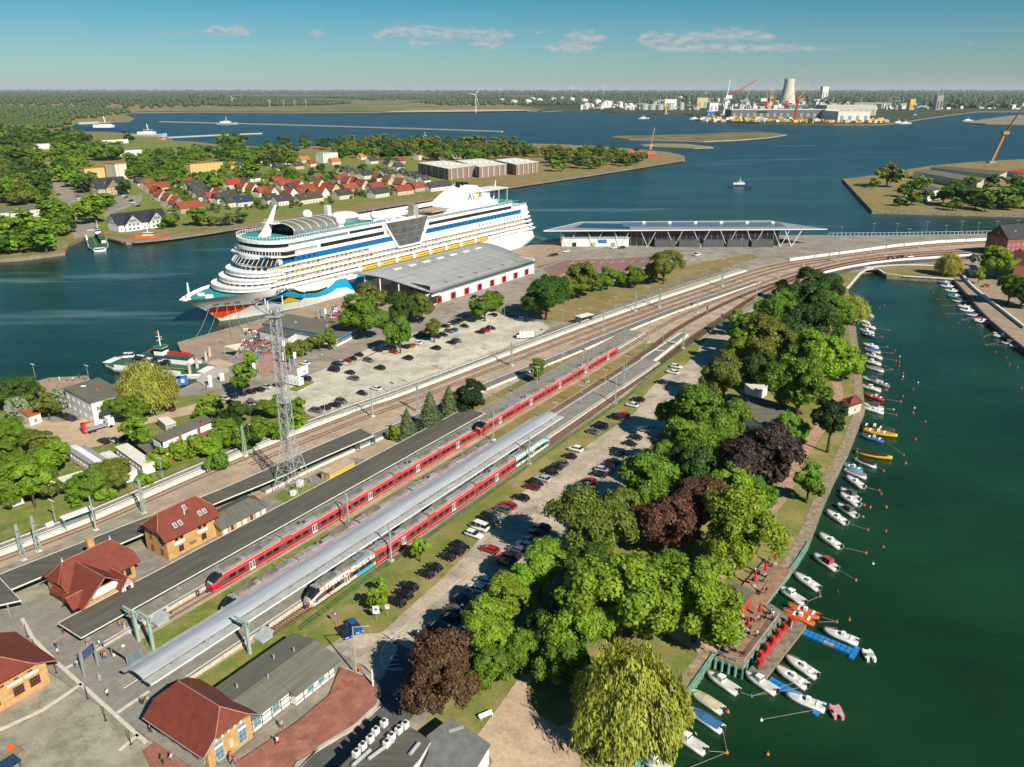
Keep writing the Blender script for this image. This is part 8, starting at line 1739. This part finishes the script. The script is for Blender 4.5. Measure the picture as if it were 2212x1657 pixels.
TANKS = [(1150,218),(1165,221),(1195,218),(1215,217),(1235,218),(1262,222),(1290,224),(1310,228),(1140,224),(1085,222),(1110,226)]; TANKS.sort()
for i,q in enumerate(TANKS): p = G(*q,1.2); o = thing('oil_tank',f'{nth(i + 1)} low white oil tank from the left across the lagoon','tank',p,0,'oil tanks across the lagoon'); MB().lathe([(26,0),(26,24),(1,30)],(0,0,0),14).build('shell',WHITE,o); MB().lathe([(26.5,23),(26.5,25)],(0,0,0),14).build('rim',GREY,o)
def crane(base,mid,tip,col,label,w=5.0,zb=1.2,foot=None):
 """slewing crane: foot and cab at base px, jib from mid px to tip px (all at the base's distance)"""
 p = G(*base,zb); k = p.length / FPX; up = lambda q: Vector(((q[0] - base[0]) * k,0,(base[1] - q[1]) * k)); o = thing('harbour_crane',label,'crane',p); a,b = up(mid),up(tip)
 MB().tube((0,0,0),a,w * .5,6,w * .4).build('column',foot or col,o)
 for s in (-1,1): MB().beam(a + Vector((0,s * w * .3,0)),b,w * .22).build('jib',col,o)
 mb = MB()
 for t in range(12): c = a.lerp(b,t / 12); e = a.lerp(b,(t + 1) / 12); mb.beam(c + Vector((0,w * .3 * (1 - t / 12),0)),e - Vector((0,w * .3 * (1 - t / 12),0)),w * .1)
 mb.build('jib_bracing',col,o); boxpart(o,'cab',a,(w * 1.8,w * 1.6,w * .9),foot or col); boxpart(o,'base',(0,0,w * .25),(w * 2,w * 2,w * .5),GREY)
PORTY = [((1161,262),(1172,190),(1160,108),YELLOW,'leftmost yellow harbour crane behind the hall'),((1195,258),(1196,200),(1168,120),YELLOW,'second yellow harbour crane with red column'),((1283,262),(1284,215),(1362,112),YELLOW,'yellow harbour crane leaning right beside the cooling tower'),((1343,330),(1352,210),(1410,118),YELLOW,'yellow harbour crane on the tallest red column'),((1010,270),(1003,200),(1030,100),GALV,'grey lattice crane beside the red white crane'),((1145,265),(1150,220),(1136,118),GALV,'slim grey crane left of the cooling tower'),((455,292),(452,240),(448,210),YELLOW,'yellow crane in front of the silos'),((2170,300),(2172,250),(2205,205),BLUE,'blue crane on the far right quay')]
for b_,m_,t_,c_,lab in PORTY: crane(FP_(*b_),FP_(*m_),FP_(*t_),c_,lab,8.0,foot=RED if 'column' in lab or 'cooling' in lab else None)
crane(FP_(850,300),FP_(874,190),FP_(1038,92),RED,'huge red and white banded offshore crane',13,foot=WHITE); crane(FP_(852,300),FP_(862,200),FP_(876,88),WHITE,'white mast of the red and white crane',10)
crane((1405,322),(1406,315),(1411,280),YELLOW,'yellow floating crane behind the point',3,zb=WZ); crane((2140,352),(2155,300),(2186,240),mat('crane_rust',(.26,.13,.07),.8),'big rusty orange shipyard crane with raised jib',4.4,zb=.6,foot=paint('crane_ochre',(.50,.22,.05),.6))
pr = random.Random(4); mb = MB(); mb2 = MB(); mb3 = MB()
for k in range(420):
 x = pr.uniform(700,1990) if k < 220 else pr.uniform(-500,3000); y = pr.uniform(326,350) if k < 220 else pr.uniform(140,225); p = G(*FP_(x,y + (x - 1500) * .01),1.2); s = pr.uniform(3,11) if k < 220 else pr.uniform(8,40); (mb if k < 220 and pr.random() < .6 else mb2).box((p.x,p.y,p.z + s * .3),(s * 1.6,s,s * .7),pr.uniform(0,3))
for k in range(420):
 p = G(*(FP_(pr.uniform(-150,2350),pr.uniform(222,262)) if k < 260 else FP_(pr.uniform(1900,3000),pr.uniform(205,258))),1.2); w = pr.uniform(8,34); h = pr.choice((6,8,10,14,22)); (mb2 if pr.random() < .7 else mb3).box((p.x,p.y,p.z + h / 2),(w,w * .7,h),pr.uniform(0,3))
 if k % 7 == 0: mb3.box((p.x,p.y,p.z + 24),(2,2,48))
tag(mb3.build('port_sheds',GREY),'grey sheds and chimneys scattered through the port',None,None,'stuff')
tag(mb.build('machine_parts',YELLOW),'yellow crane parts laid out on the port quay',None,None,'stuff'); tag(mb2.build('distant_buildings',PALE_CONC),'scattered pale buildings of the distant town',None,None,'stuff')
# wind turbines
def turbine(px,top,label):
 p = G(*px,1.2); H_ = max(40,hgt(*px,top,1.2)); hub = H_ * .66; o = thing('wind_turbine',label,'wind turbine',p,pr.uniform(-.4,.4),'wind turbines on the horizon'); MB().tube((0,0,0),(0,0,hub),H_ * .018,8,H_ * .010).build('tower',WHITE,o); boxpart(o,'nacelle',(0,-.6,hub),(H_ * .03,H_ * .06,H_ * .03),WHITE); a0 = pr.uniform(0,2)
 for k in range(3):
  a = a0 + k * 2.094; e = Vector((math.sin(a),0,math.cos(a))); MB().loft([[Vector((0,-H_ * .03,hub)) + e * (H_ * f) + Vector((math.cos(a),0,-math.sin(a))) * (H_ * ww * s) + Vector((0,t,0)) for s,t in ((-1,0),(1,0),(1,.5),(-1,.5))] for f,ww in ((.01,.006),(.08,.014),(.34,.003))]).build('blade',WHITE,o)
TU = [((1028,243),184),((583,231),210),((613,230),212),((637,230),212),((661,230),212),((503,227),204),((567,200),185),((600,199),187),((625,199),187),((645,199),187),((1080,202),181),((1127,202),180),((1191,202),184),((1236,206),180),((1256,202),182),((1303,203),178),((1350,201),185),((1410,202),180),((1440,200),187),((1485,201),185)]
for i,(q,t) in enumerate(sorted(TU)): turbine(q,t,f'{nth(i + 1)} white wind turbine from the left on the horizon')
# ------------------------------------------------------------------ shipyard peninsula and the right edge
for q,h,wm,rm,lab in (([F2(x,y) for x,y in ((1735,482),(1790,472),(2045,512),(2010,532))],8,CONCRETE,FELT2,'long grey shipyard shed near the trees'),([F2(x,y) for x,y in ((1808,466),(1835,458),(2140,482),(2100,500))],8,CONCRETE,FELT,'long grey shipyard shed behind the first'),([F2(x,y) for x,y in ((1775,552),(1820,545),(1855,560),(1800,570))],9,WHITEWALL,FELT,'derelict white house on the shipyard point'),([F2(x,y) for x,y in ((1705,527),(1745,522),(1765,535),(1722,542))],5,WHITEWALL,FELT2,'small white shed on the shipyard point'),([F2(x,y) for x,y in ((2140,480),(2200,474),(2300,485),(2240,495))],6,WHITEWALL,RED,'red roofed shed at the right edge of the shipyard'),([F2(x,y) for x,y in ((1668,477),(1690,474),(1693,480),(1672,483))],9,WHITEWALL,PALE_CONC,'narrow white tower house on the shipyard point')): px_block('shipyard_building',lab,'building',q,h,wm,rm,.4,((0,5,3),(1,5,3),(2,5,3),(3,5,3)),.6,win=(1.4,1.6))
for a,b,w,d,h,rise,lab in ((2185,548,26,16,11,7,'red brick house with dark gabled roof at right edge'),(2205,600,30,14,9,4,'long red brick hall with red roof at right edge')): house((a,b),w,d,h,rise,(.30,.10,.07),(.06,.06,.065) if 'dark' in lab else (.36,.10,.06),1.2 if 'long' in lab else .25,lab,group=None)
px_block('pump_house','small white flat roofed hut at the basin head','hut',[(2094,572),(2106,570),(2112,580),(2098,584)],3.5,WHITEWALL,GREY,.2,((0,1,1.5),)); px_block('pavilion','cream hut with red pyramid roof on the basin edge','hut',[(1822,864),(1848,856),(1861,870),(1834,880)],3.0,mat('cream_wall',(.62,.56,.44),.8),TILE,.4,((0,1,1.4),)); o = [q for q in bpy.data.objects if q.get('label','').startswith('cream hut')][0]; W = [v.co for v in o.children[1].data.vertices[4:8]]; ap = Vector((0,0,W[0].z + 1.9)); MB().poly([W[0],W[1],ap]).poly([W[1],W[2],ap]).poly([W[2],W[3],ap]).poly([W[3],W[0],ap]).build('pyramid_roof',TILE,o)
px_block('clubhouse','low grey roofed clubhouse between the park trees','clubhouse',[F6(x,y) for x,y in ((310,1165),(425,1120),(690,1190),(560,1330))],3.6,WHITEWALL,FELT2,.6,((0,4,1.7),(1,3,1.7))); px_block('shed','pale roofed shed beside the park clubhouse','shed',[F6(x,y) for x,y in ((415,1045),(470,1020),(560,1060),(490,1110))],3.0,WHITEWALL,PALE_CONC,.3)
def bank_wall(px,lab,m=PALE_CONC,w=.5,h=1.0): strip('retaining_wall',px,-w,w,h,m,smooth=1,thick=h)['label'] = lab
bank_wall([(1830,622),(1864,582),(1894,578),(1916,593),(2060,602)],'concrete wall round the basin head',h=.5); bank_wall([(2064,570),(2085,600),(2110,625),(2150,655),(2215,705)],'pale promenade wall at the right bank',h=1.2); bank_wall([(1706,558),(1808,545),(1977,522),(2170,512)],'white barrier beyond the curving tracks',WHITE,.2,1.6); bank_wall([(1745,600),(1800,580),(1910,561),(2050,552),(2100,548)],'white wall between road and tracks',WHITE,.25,1.2)
fence('fence','white picket fence along the terminal quay',wpath([(1790,510),(1943,509),(2143,505),(2215,504)],0),2.2,3.0,WHITE,(.95,),.12,0); bank_wall([(2060,604),(2086,632),(2113,665),(2147,699),(2215,753)],'dark timber quay edge at the right bank',DARK,.4,.3)
# left bank: hand-placed and scattered singles, then the solid woods as one mass
rng_ = random.Random(5)
def scatter_px(poly,n,r0,r1,ymin_sep=.40):
 xs = [p[0] for p in poly]; ys = [p[1] for p in poly]; out = []; tries = 0
 def inside(x,y):
  c = False; j = len(poly) - 1
  for i in range(len(poly)):
   xi,yi = poly[i]; xj,yj = poly[j]
   if (yi > y) != (yj > y) and x < (xj - xi) * (y - yi) / (yj - yi) + xi: c = not c
   j = i
  return c
 while len(out) < n and tries < n * 60:
  tries += 1; x = rng_.uniform(min(xs),max(xs)); y = rng_.uniform(min(ys),max(ys))
  if not inside(x,y): continue
  r = rng_.uniform(r0,r1)
  if any((x - a) ** 2 + (2.0 * (y - b)) ** 2 < (ymin_sep * (r + c)) ** 2 for a,b,c in out): continue
  out.append((x,y,r))
 return out
LB = []
CLEAR = [(403,345,482,378),(184,342,272,392),(208,378,268,424),(-10,436,102,500),(250,452,362,500),(62,312,125,330),(258,326,302,342),(218,300,275,318),(150,258,235,275),(640,322,720,345)]
RDP = [(180,515),(172,470),(158,430),(130,395),(103,352),(240,440),(270,440),(300,430),(345,440),(322,415),(290,390)]
def clear_of(x,y,r):
 for a,b,c,d in CLEAR:
  if a < x < c and b < y + r * .6 < d + 8: return False
 if any(abs(x - a) < 17 and abs(y - b) < 16 for a,b in RDP): return False
 return not any(abs(x - q[0]) < 6 and -3 < y + r * .5 - q[1] < 5 + r for q in HS)
def lb(poly,n,r0,r1,cols,hf=(1.5,2.0)):
 for x,y,r in scatter_px(poly,n,r0,r1):
  if not clear_of(x,y,r): continue
  LB.append(('far%d' % rng_.randrange(4),x,y,r,rng_.uniform(*hf),rng_.choice(cols)))
lb([(-20,440),(60,415),(120,440),(150,485),(110,515),(20,532),(-20,530)],120,10,17,['mid','mid','bright','deep'])
lb([(-20,300),(70,310),(95,360),(95,420),(30,430),(-20,420)],110,10,16,['deep','mid','olive','deep'])
lb([(105,310),(260,320),(300,350),(310,400),(260,410),(170,400),(115,380)],150,9,15,['mid','mid','bright','deep'])
lb([(-20,282),(150,280),(190,300),(160,312),(60,318),(-20,312)],71,8,13,['deep','deep','mid'])
lb([(300,335),(420,320),(520,318),(560,340),(540,372),(420,400),(340,400),(300,370)],170,7,12,['mid','mid','bright','deep'])
lb([(480,300),(520,298),(530,335),(480,335)],16,11,15,['deep','mid'])
lb([(545,325),(690,305),(760,318),(745,340),(640,345),(560,350)],54,8,13,['deep','mid','grey'])
lb([(730,300),(900,305),(1100,305),(1190,330),(1060,335),(900,335),(740,330)],134,8,14,['deep','mid','olive','grey'])
lb([(1180,320),(1330,330),(1390,335),(1380,350),(1240,352),(1180,345)],63,7,13,['mid','deep','olive','grey'])
lb([(560,365),(860,355),(880,375),(700,400),(560,395)],70,5,9,['mid','bright','deep'])
lb([(340,400),(560,395),(900,390),(960,400),(700,440),(440,460),(380,440)],330,3,6,['mid','bright','deep','olive'])
LB += [('far0',206,452,29,1.5,'bright'),('far2',230,430,16,1.5,'mid'),('far1',375,470,18,1.7,'mid'),('far2',428,466,20,1.7,'mid'),('far3',350,488,8,1.4,'mid'),('far0',460,478,13,1.3,'olive'),('far1',495,474,16,1.3,'grey'),('far2',520,470,14,1.3,'grey'),('far3',470,398,18,1.6,'bright'),('far0',465,388,16,1.9,'mid'),('far1',620,345,14,1.6,'mid'),('far2',540,372,18,1.6,'mid'),
 ('far1',274,296,11,1.7,'deep'),('far2',613,304,12,1.6,'deep'),('far3',655,303,10,1.6,'deep'),('far0',703,305,10,1.8,'deep'),('far1',575,314,12,1.4,'deep'),('far2',1207,357,14,1.5,'bright'),('far3',1298,352,10,1.6,'mid'),('far0',1326,324,8,2.6,'dark'),('far1',1270,357,10,1.4,'mid'),('far2',40,350,22,1.6,'deep'),('far0',45,488,34,1.5,'bright'),('far1',95,515,30,1.5,'mid'),('far3',120,460,24,1.6,'mid')]
LB.sort(key=lambda q: -q[3] * (1 + (q[2] - 240) / 400)); place_trees(LB[:150],'on the wooded far bank','trees on the wooded far bank')
def tree_mass(data,label,zbase=0.0):
 """crowns that merge into one wood: the same leafy crowns, joined"""
 V = []; F = []; k = 0; vs = {q: np.array([v.co[:] for v in TREES[q][2].vertices]) for q in ('far0','far1','far2','far3')}
 by = {}
 for key,cx,cy,rp,hf,col in data: by.setdefault({'bright': 'mid','lime': 'mid','dark': 'deep','grey': 'olive'}.get(col,col),[]).append((key,cx,cy,rp,hf))
 for col,L_ in by.items():
  V = []; k = 0
  for key,cx,cy,rp,hf in L_:
   P = G(cx,cy,zbase)
   for _ in range(3): r = rp * P.length / FPX; h = r * hf; P = G(cx,cy,zbase + h * .56)
   H0,R0 = TREES[key][:2]; a = rng_.uniform(0,6.28); v = vs[key] * np.array([r / R0,r / R0,h / H0]); v = v @ np.array([[math.cos(a),math.sin(a),0],[-math.sin(a),math.cos(a),0],[0,0,1]]); V.append(v + np.array([P.x,P.y,zbase]))
  v = np.concatenate(V); tag(put('wood',tri_mesh('wood',v,np.arange(len(v)).reshape(-1,4),FOLIAGE),None,color=GREENS[col]),f'{label}, the {dict(mid="fresh green", deep="dark green", olive="olive green")[col]} part',None,None,'stuff')
tree_mass(LB[150:],'merged woods and gardens of the far bank')
BLOB = foliage_material('far_foliage',.1)
def wood(name,label,polys,n,r0,r1,col,z=0.0,seed=1):
 """a distant wood read as one mass: lumpy crowns side by side"""
 rng = np.random.default_rng(seed); t = (1 + 5 ** .5) / 2
 iv = np.array([(-1,t,0),(1,t,0),(-1,-t,0),(1,-t,0),(0,-1,t),(0,1,t),(0,-1,-t),(0,1,-t),(t,0,-1),(t,0,1),(-t,0,-1),(-t,0,1)]) / math.sqrt(1 + t * t)
 fi = np.array([(0,11,5),(0,5,1),(0,1,7),(0,7,10),(0,10,11),(1,5,9),(5,11,4),(11,10,2),(10,7,6),(7,1,8),(3,9,4),(3,4,2),(3,2,6),(3,6,8),(3,8,9),(4,9,5),(2,4,11),(6,2,10),(8,6,7),(9,8,1)])
 V = []; F = []; k = 0; rr = random.Random(seed)
 per = n // len(polys)
 for poly in polys:
  W = [G2(x,y,z) for x,y in poly]; xs = [p[0] for p in W]; ys = [p[1] for p in W]; c_ = 0
  def inside(x,y):
   c = False; j = len(W) - 1
   for i in range(len(W)):
    xi,yi = W[i]; xj,yj = W[j]
    if (yi > y) != (yj > y) and x < (xj - xi) * (y - yi) / (yj - yi) + xi: c = not c
    j = i
   return c
  tries = 0
  while c_ < per and tries < per * 30:
   tries += 1; x = rr.uniform(min(xs),max(xs)); y = rr.uniform(min(ys),max(ys))
   if not inside(x,y): continue
   r = rr.uniform(r0,r1) * max(1,math.hypot(x,y) / 2600) ** .55; h = r * rr.uniform(.8,1.25)
   v = iv * np.array([r,r,h]) * rng.uniform(.75,1.25,(12,1)); v += np.array([x,y,z + h * .75]); V.append(v); F.append(fi + 12 * k); k += 1; c_ += 1
 me = tri_mesh(name,np.concatenate(V),np.concatenate(F),BLOB,True); o = put(name,me,None,color=col)
 tag(o,label,None,None,'stuff'); return o
wood('wood','coastal forest behind the navy harbour',[[(-900,222),(250,238),(285,243),(240,252),(150,262),(60,268),(-900,266)],[(-900,255),(120,262),(160,268),(120,278),(-900,292)]],5200,6,9,(.070,.108,.026),seed=3)
wood('wood','broad dark forest on the left horizon',[[(-1200,207),(420,209),(560,214),(640,222),(300,236),(-1200,236)],[(-1500,198.5),(900,198.5),(700,203),(-1500,205)]],6500,8,12,(.056,.088,.028),seed=4)
FIELD = patch_mat('far_fields',((.17,.18,.075),(.25,.22,.12),(.11,.15,.045)),(.0016,.005,.05),bump=0)
for q in ([(290,241.5),(400,240.5),(620,241.5),(960,240.5),(1180,237),(1120,228),(700,229),(430,230)],[(420,224),(700,219),(900,220),(860,226),(560,229)],[(640,214),(1000,212),(1060,216),(800,220)],[(300,205.5),(800,205),(760,207),(280,207.5)],[(1500,208),(1900,207),(2000,209),(1600,211)],[(-300,206),(150,206),(200,208),(-300,208.5)],[(900,207),(1300,206.5),(1350,208),(950,209)],[(2050,215),(2400,212),(2500,216),(2100,220)]): sheet('field',q,1.6,FIELD)
sheet('beach',[(800,243),(960,241.8),(1170,239),(1100,236),(900,238)],1.8,SANDY)
wood('wood','strips of woodland beyond the lagoon',[[(430,226),(560,222),(760,224),(690,228),(500,230)],[(900,222),(1130,217),(1500,216),(1560,220),(1200,228),(960,228)],[(700,212),(1100,209),(1100,213),(800,217)]],2400,6,9,(.065,.095,.034),z=1,seed=5)
wood('wood','dark woods behind the port on the horizon',[[(900,199),(3000,199),(3000,206),(1000,206)],[(1150,208),(3000,208),(3000,216),(1500,222),(1200,216)],[(1750,222),(2400,218),(2600,230),(2100,234),(1900,230)]],7000,8,12,(.060,.090,.038),z=1,seed=6)
# ------------------------------------------------------------------ people
def skin_body(pts,edges,rad):
 me = bpy.data.meshes.new('body'); me.from_pydata(pts,edges,[]); o = bpy.data.objects.new('tmp',me); COL.objects.link(o); o.modifiers.new('s','SKIN'); sv = me.skin_vertices[0].data
 for i,r in enumerate(rad): sv[i].radius = (r,r); sv[i].use_root = i == 0
 o.modifiers.new('d','SUBSURF').levels = 1; dg = bpy.context.evaluated_depsgraph_get(); dg.update(); m = bpy.data.meshes.new_from_object(o.evaluated_get(dg)); bpy.data.objects.remove(o); m.materials.clear(); m.materials.append(SKIN); return m
def person_meshes(st):
 J = [(0,0,.95),(0,0,1.2),(0,0,1.42),(0,0,1.52),(.02,0,1.66)]; E_ = [(0,1),(1,2),(2,3),(3,4)]; Rr = [.14,.13,.14,.055,.10]
 for s,f in ((-1,st),(1,-st)):
  b = len(J); J += [(0,s * .09,.9),(f * .5,s * .1,.5),(f * .75,s * .1,.08),(f * .75 + .14,s * .11,.04),(0,s * .19,1.4),(-f * .35,s * .24,1.12),(-f * .25 + .12,s * .22,.9),(-f * .2 + .16,s * .22,.82)]
  E_ += [(0,b),(b,b + 1),(b + 1,b + 2),(b + 2,b + 3),(2,b + 4),(b + 4,b + 5),(b + 5,b + 6),(b + 6,b + 7)]; Rr += [.10,.075,.05,.045,.06,.045,.035,.03]
 top = MB(); top.lathe([(.15,.9),(.17,1.0),(.165,1.2),(.19,1.4),(.07,1.5)],(0,0,0),10)
 for s,f in ((-1,st),(1,-st)): top.tube((0,s * .19,1.42),(-f * .35,s * .24,1.12),.075,6,.065)
 tr = MB()
 for s,f in ((-1,st),(1,-st)): tr.tube((0,s * .085,.98),(f * .5,s * .1,.5),.115,7,.09); tr.tube((f * .5,s * .1,.5),(f * .74,s * .1,.12),.09,7,.065)
 hair = MB(); hair.sphere((-.01,0,1.70),.115,8,5,.95); return skin_body(J,E_,Rr),top.mesh('top',TINT),tr.mesh('trousers',TINT),hair.mesh('hair',TINT)
PM = [person_meshes(.02),person_meshes(.34)]
CL = [('black',(.02,.02,.022)),('white',(.75,.75,.74)),('red',(.55,.03,.03)),('blue',(.05,.14,.42)),('grey',(.2,.2,.21)),('green',(.06,.14,.05)),('pink',(.65,.10,.25)),('orange',(.7,.2,.04)),('light blue',(.3,.5,.6))]
pe = random.Random(12); used = {}
def people(data,where,z=PZ):
 for x,y,c,*w in sorted(data):
  nm,col = CL[c]; pose = 1 if w else 0; b,t,l,h = PM[pose]; key = (nm,where,pose); used[key] = k = used.get(key,0) + 1; ln,lc = pe.choice(CL[:5])
  o = thing('person',f'{nth(k)} {"walking" if pose else "standing"} person from the left in a {nm} top {where}','person',G(x,y,z),pe.uniform(0,6.28),'people around the harbour')
  put('body',b,o); put('top',t,o,color=col); put('trousers',l,o,color=lc); put('hair',h,o,color=pe.choice([(.03,.02,.015),(.12,.07,.03),(.3,.2,.08)]))
FZ = crop(0,1296.2,.21793); FE = crop(259.2,1339.4,.19532)
people([(*FZ(*q),*c) for q,c in (((560,490),(0,)),((580,550),(1,)),((755,690),(0,)),((635,350),(0,1)),((870,470),(2,)),((950,520),(1,)),((990,465),(1,)),((1025,475),(3,)),((1190,275),(7,)),((1240,290),(7,)),((1410,200),(0,)),((1020,590),(0,)),((1050,590),(7,)),((1140,600),(1,)),((1495,1325),(0,1)),((1070,960),(1,)))],'on the station square',.5)
people([(*FE(*q),*c) for q,c in (((480,1590),(5,1)),((575,1570),(8,1)),((1795,1200),(8,1)),((1745,1380),(1,1)),((1230,1600),(4,)),((1280,1610),(6,)),((1235,1550),(6,)),((1085,1610),(8,)))],'on the red brick plaza',.52)
people([(*F4(*q),*c) for q,c in (((1780,530),(5,1)),((1850,495),(0,1)),((1430,635),(0,1)),((1425,640),(1,1)),((1150,710),(3,)),((1205,850),(3,1)),((140,690),(2,)),((160,690),(2,)),((180,690),(1,)),((275,675),(0,)),((330,668),(1,)),((375,672),(3,)),((405,672),(1,)),((440,655),(0,)))],'on the quay side',.06)
people([(*FB(*q),*c) for q,c in (((790,835),(8,)),((800,850),(1,)),((700,885),(6,)),((640,940),(1,)),((715,955),(1,)),((900,910),(8,)),((750,720),(6,)),((705,615),(1,)),((545,1035),(4,)))],'on the boarded terrace',.47)
people([(*F6(755,1475),3,1),(*F6(772,1475),3,1),(*F6(905,1215),0)],'on the park path',.09)
people([(x,y,c) for x,y,c in ((475,1262,2),(540,1225,4),(610,1190,0),(640,1170,7),(700,1130,3),(760,1100,0),(430,1288,0))],'on the grey canopy platform',PZ)
# park bench, litter bin, signs
o = thing('park_bench','white wooden bench on the sandy path','bench',G(1050,1550,.08),.5)
for k in range(4): boxpart(o,'seat_slat',(0,-.2 + .13 * k,.46),(2.4,.1,.05),WHITE)
for k in range(3): boxpart(o,'back_slat',(0,.3,.58 + .14 * k),(2.4,.05,.1),WHITE)
for x in (-1,1): boxpart(o,'leg',(x,0,.22),(.08,.6,.44),WHITE)
for q,w,h,c,lab in (((814,1342),1.3,1.7,WHITE,'large white parking sign on the verge'),((838,1335),.8,.9,WHITE,'small white and red notice sign on the verge'),((727,1352),.6,.9,paint('sign_violet',(.35,.08,.40),.6),'violet no stopping sign beside the blue cars'),((905,1390),.5,.9,BLUE,'blue parking meter sign in the car park')):
 o = thing('road_sign',lab,'sign',G(*q),0,'signs round the car park'); MB().tube((0,0,0),(0,0,2.6),.04,6).build('pole',GALV,o); boxpart(o,'plate',(0,-.05,2.6),(w,.05,h),c); boxpart(o,'symbol',(0,-.09,2.75),(w * .4,.02,h * .3),BLUE if c is WHITE else WHITE)
# painted lines: turning island hatching, parking bays
def line(px,w,z=.085,name='road_marking',m=None):
 mb = MB(); P = wpath(px,z,smooth=1 if len(px) > 2 else 0); ribbon(mb,P,-w / 2,w / 2,z); o = mb.build(name,m or LINEW); o['kind'] = 'structure'
IS = [F8(x,y) for x,y in ((470,890),(400,945),(350,990),(325,1040),(322,1080),(345,1115),(390,1135),(450,1128))]; line(IS,.16)
for a,b in (((375,975),(435,960)),((350,1005),(430,995)),((335,1035),(420,1025)),((325,1060),(420,1052)),((325,1085),(425,1078)),((345,1108),(430,1100)),((365,1128),(440,1120))): line([F8(*a),F8(*b)],.14)
for a,b in (((690,695),(760,640)),((1110,330),(1160,290)),((1430,55),(1465,20))): line([F8(*a),F8(*b)],.16)
for k in range(14): line([F8(915 + 42 * k,572 - 37 * k),F8(1030 + 38 * k,604 - 37 * k)],.1)
line([(560,848),(640,822),(720,790),(800,752),(880,718)],.2); line([(640,1640),(720,1598),(790,1556),(822,1526)],.14)
for k in range(12): line([F5(60 + 80 * k,705 - 38 * k),F5(120 + 80 * k,678 - 38 * k)],.12,.09,m=mat('faint_line',(.30,.28,.23),.9))
for k in range(16): line([(1230 + 22 * k,571 - .6 * k),(1238 + 22 * k,566 - .6 * k)],.25,.09)
# bicycles and tables crowd the restaurant terrace: one uncountable jumble
mb = MB(); br = random.Random(2)
for k in range(420):
 x,y = (br.uniform(520,620),br.uniform(712,768)) if k < 260 else (br.uniform(715,800),br.uniform(662,690)); p = G(x,y,.06); a = br.uniform(0,3.14); c,s = math.cos(a),math.sin(a); mb.mi = br.choice((0,0,1,2,3))
 if br.random() < .6:
  for d in (-.5,.5): mb.box((p.x + c * d,p.y + s * d,.4),(.6,.06,.6),a)
  mb.box((p.x,p.y,.75),(.9,.07,.12),a)
 else: mb.box((p.x,p.y,.72),(.9,.7,.07),a); mb.box((p.x,p.y,.35),(.1,.1,.7))
tag(mb.build('bicycles_and_tables',[GREY,WHITE,DARK,RED]),'jumble of parked bicycles and tables on the restaurant terrace',None,None,'stuff')
# food stall at the bottom left corner, bins
o = thing('food_stall','brown and white food stall with dark blue awning on the square','stall',FZ and G(*FZ(120,1600),.45),RA); boxpart(o,'counter',(0,0,.6),(3.2,1.6,1.2),WOOD); boxpart(o,'awning',(-1.6,-2.6,2.3),(3.0,2.4,.12),mat('awning_blue',(.02,.06,.14),.7,var=.3,scale=3)); boxpart(o,'fridge',(-2.6,.6,.9),(1.4,1.0,1.8),WHITE); boxpart(o,'menu_board',(1.0,2.0,.7),(.9,.08,1.3),ORANGE)
for x,y in ((-3,-3.6),(-.3,-3.6)): boxpart(o,'post',(x,y + .1,1.15),(.08,.08,2.3),DARK)
for i,q in enumerate(((1410,1020),(1470,1010),(280,720),(990,790))):
 o = thing('litter_bin',['dark litter bin beside the silver canopy end','grey litter bin beside the silver canopy end','black bin at the station house corner','grey cabinet on the square edge'][i],'bin',G(*FZ(*q),PZ),.3); MB().lathe([(.3,0),(.34,.9),(.2,1.05)],(0,0,0),10).build('drum',DARK if i % 2 == 0 else GREY,o); boxpart(o,'lid',(0,0,1.08),(.5,.5,.06),GREY)
# ------------------------------------------------------------------ thin summer haze: one closed box of even air round everything
hm = bpy.data.materials.new('haze_air'); hm.use_nodes = True; nt = hm.node_tree; nt.nodes.clear(); vo = nt.nodes.new('ShaderNodeVolumePrincipled'); vo.inputs['Color'].default_value = (.80,.90,1.0,1); vo.inputs['Density'].default_value = 2.2e-5; vo.inputs['Anisotropy'].default_value = 0.0
nt.links.new(vo.outputs[0],nt.nodes.new('ShaderNodeOutputMaterial').inputs['Volume']); o = MB().box((0,34850,150),(141000,70400,314)).build('haze',hm); tag(o,'thin pale summer haze in the air',None,None,'stuff')
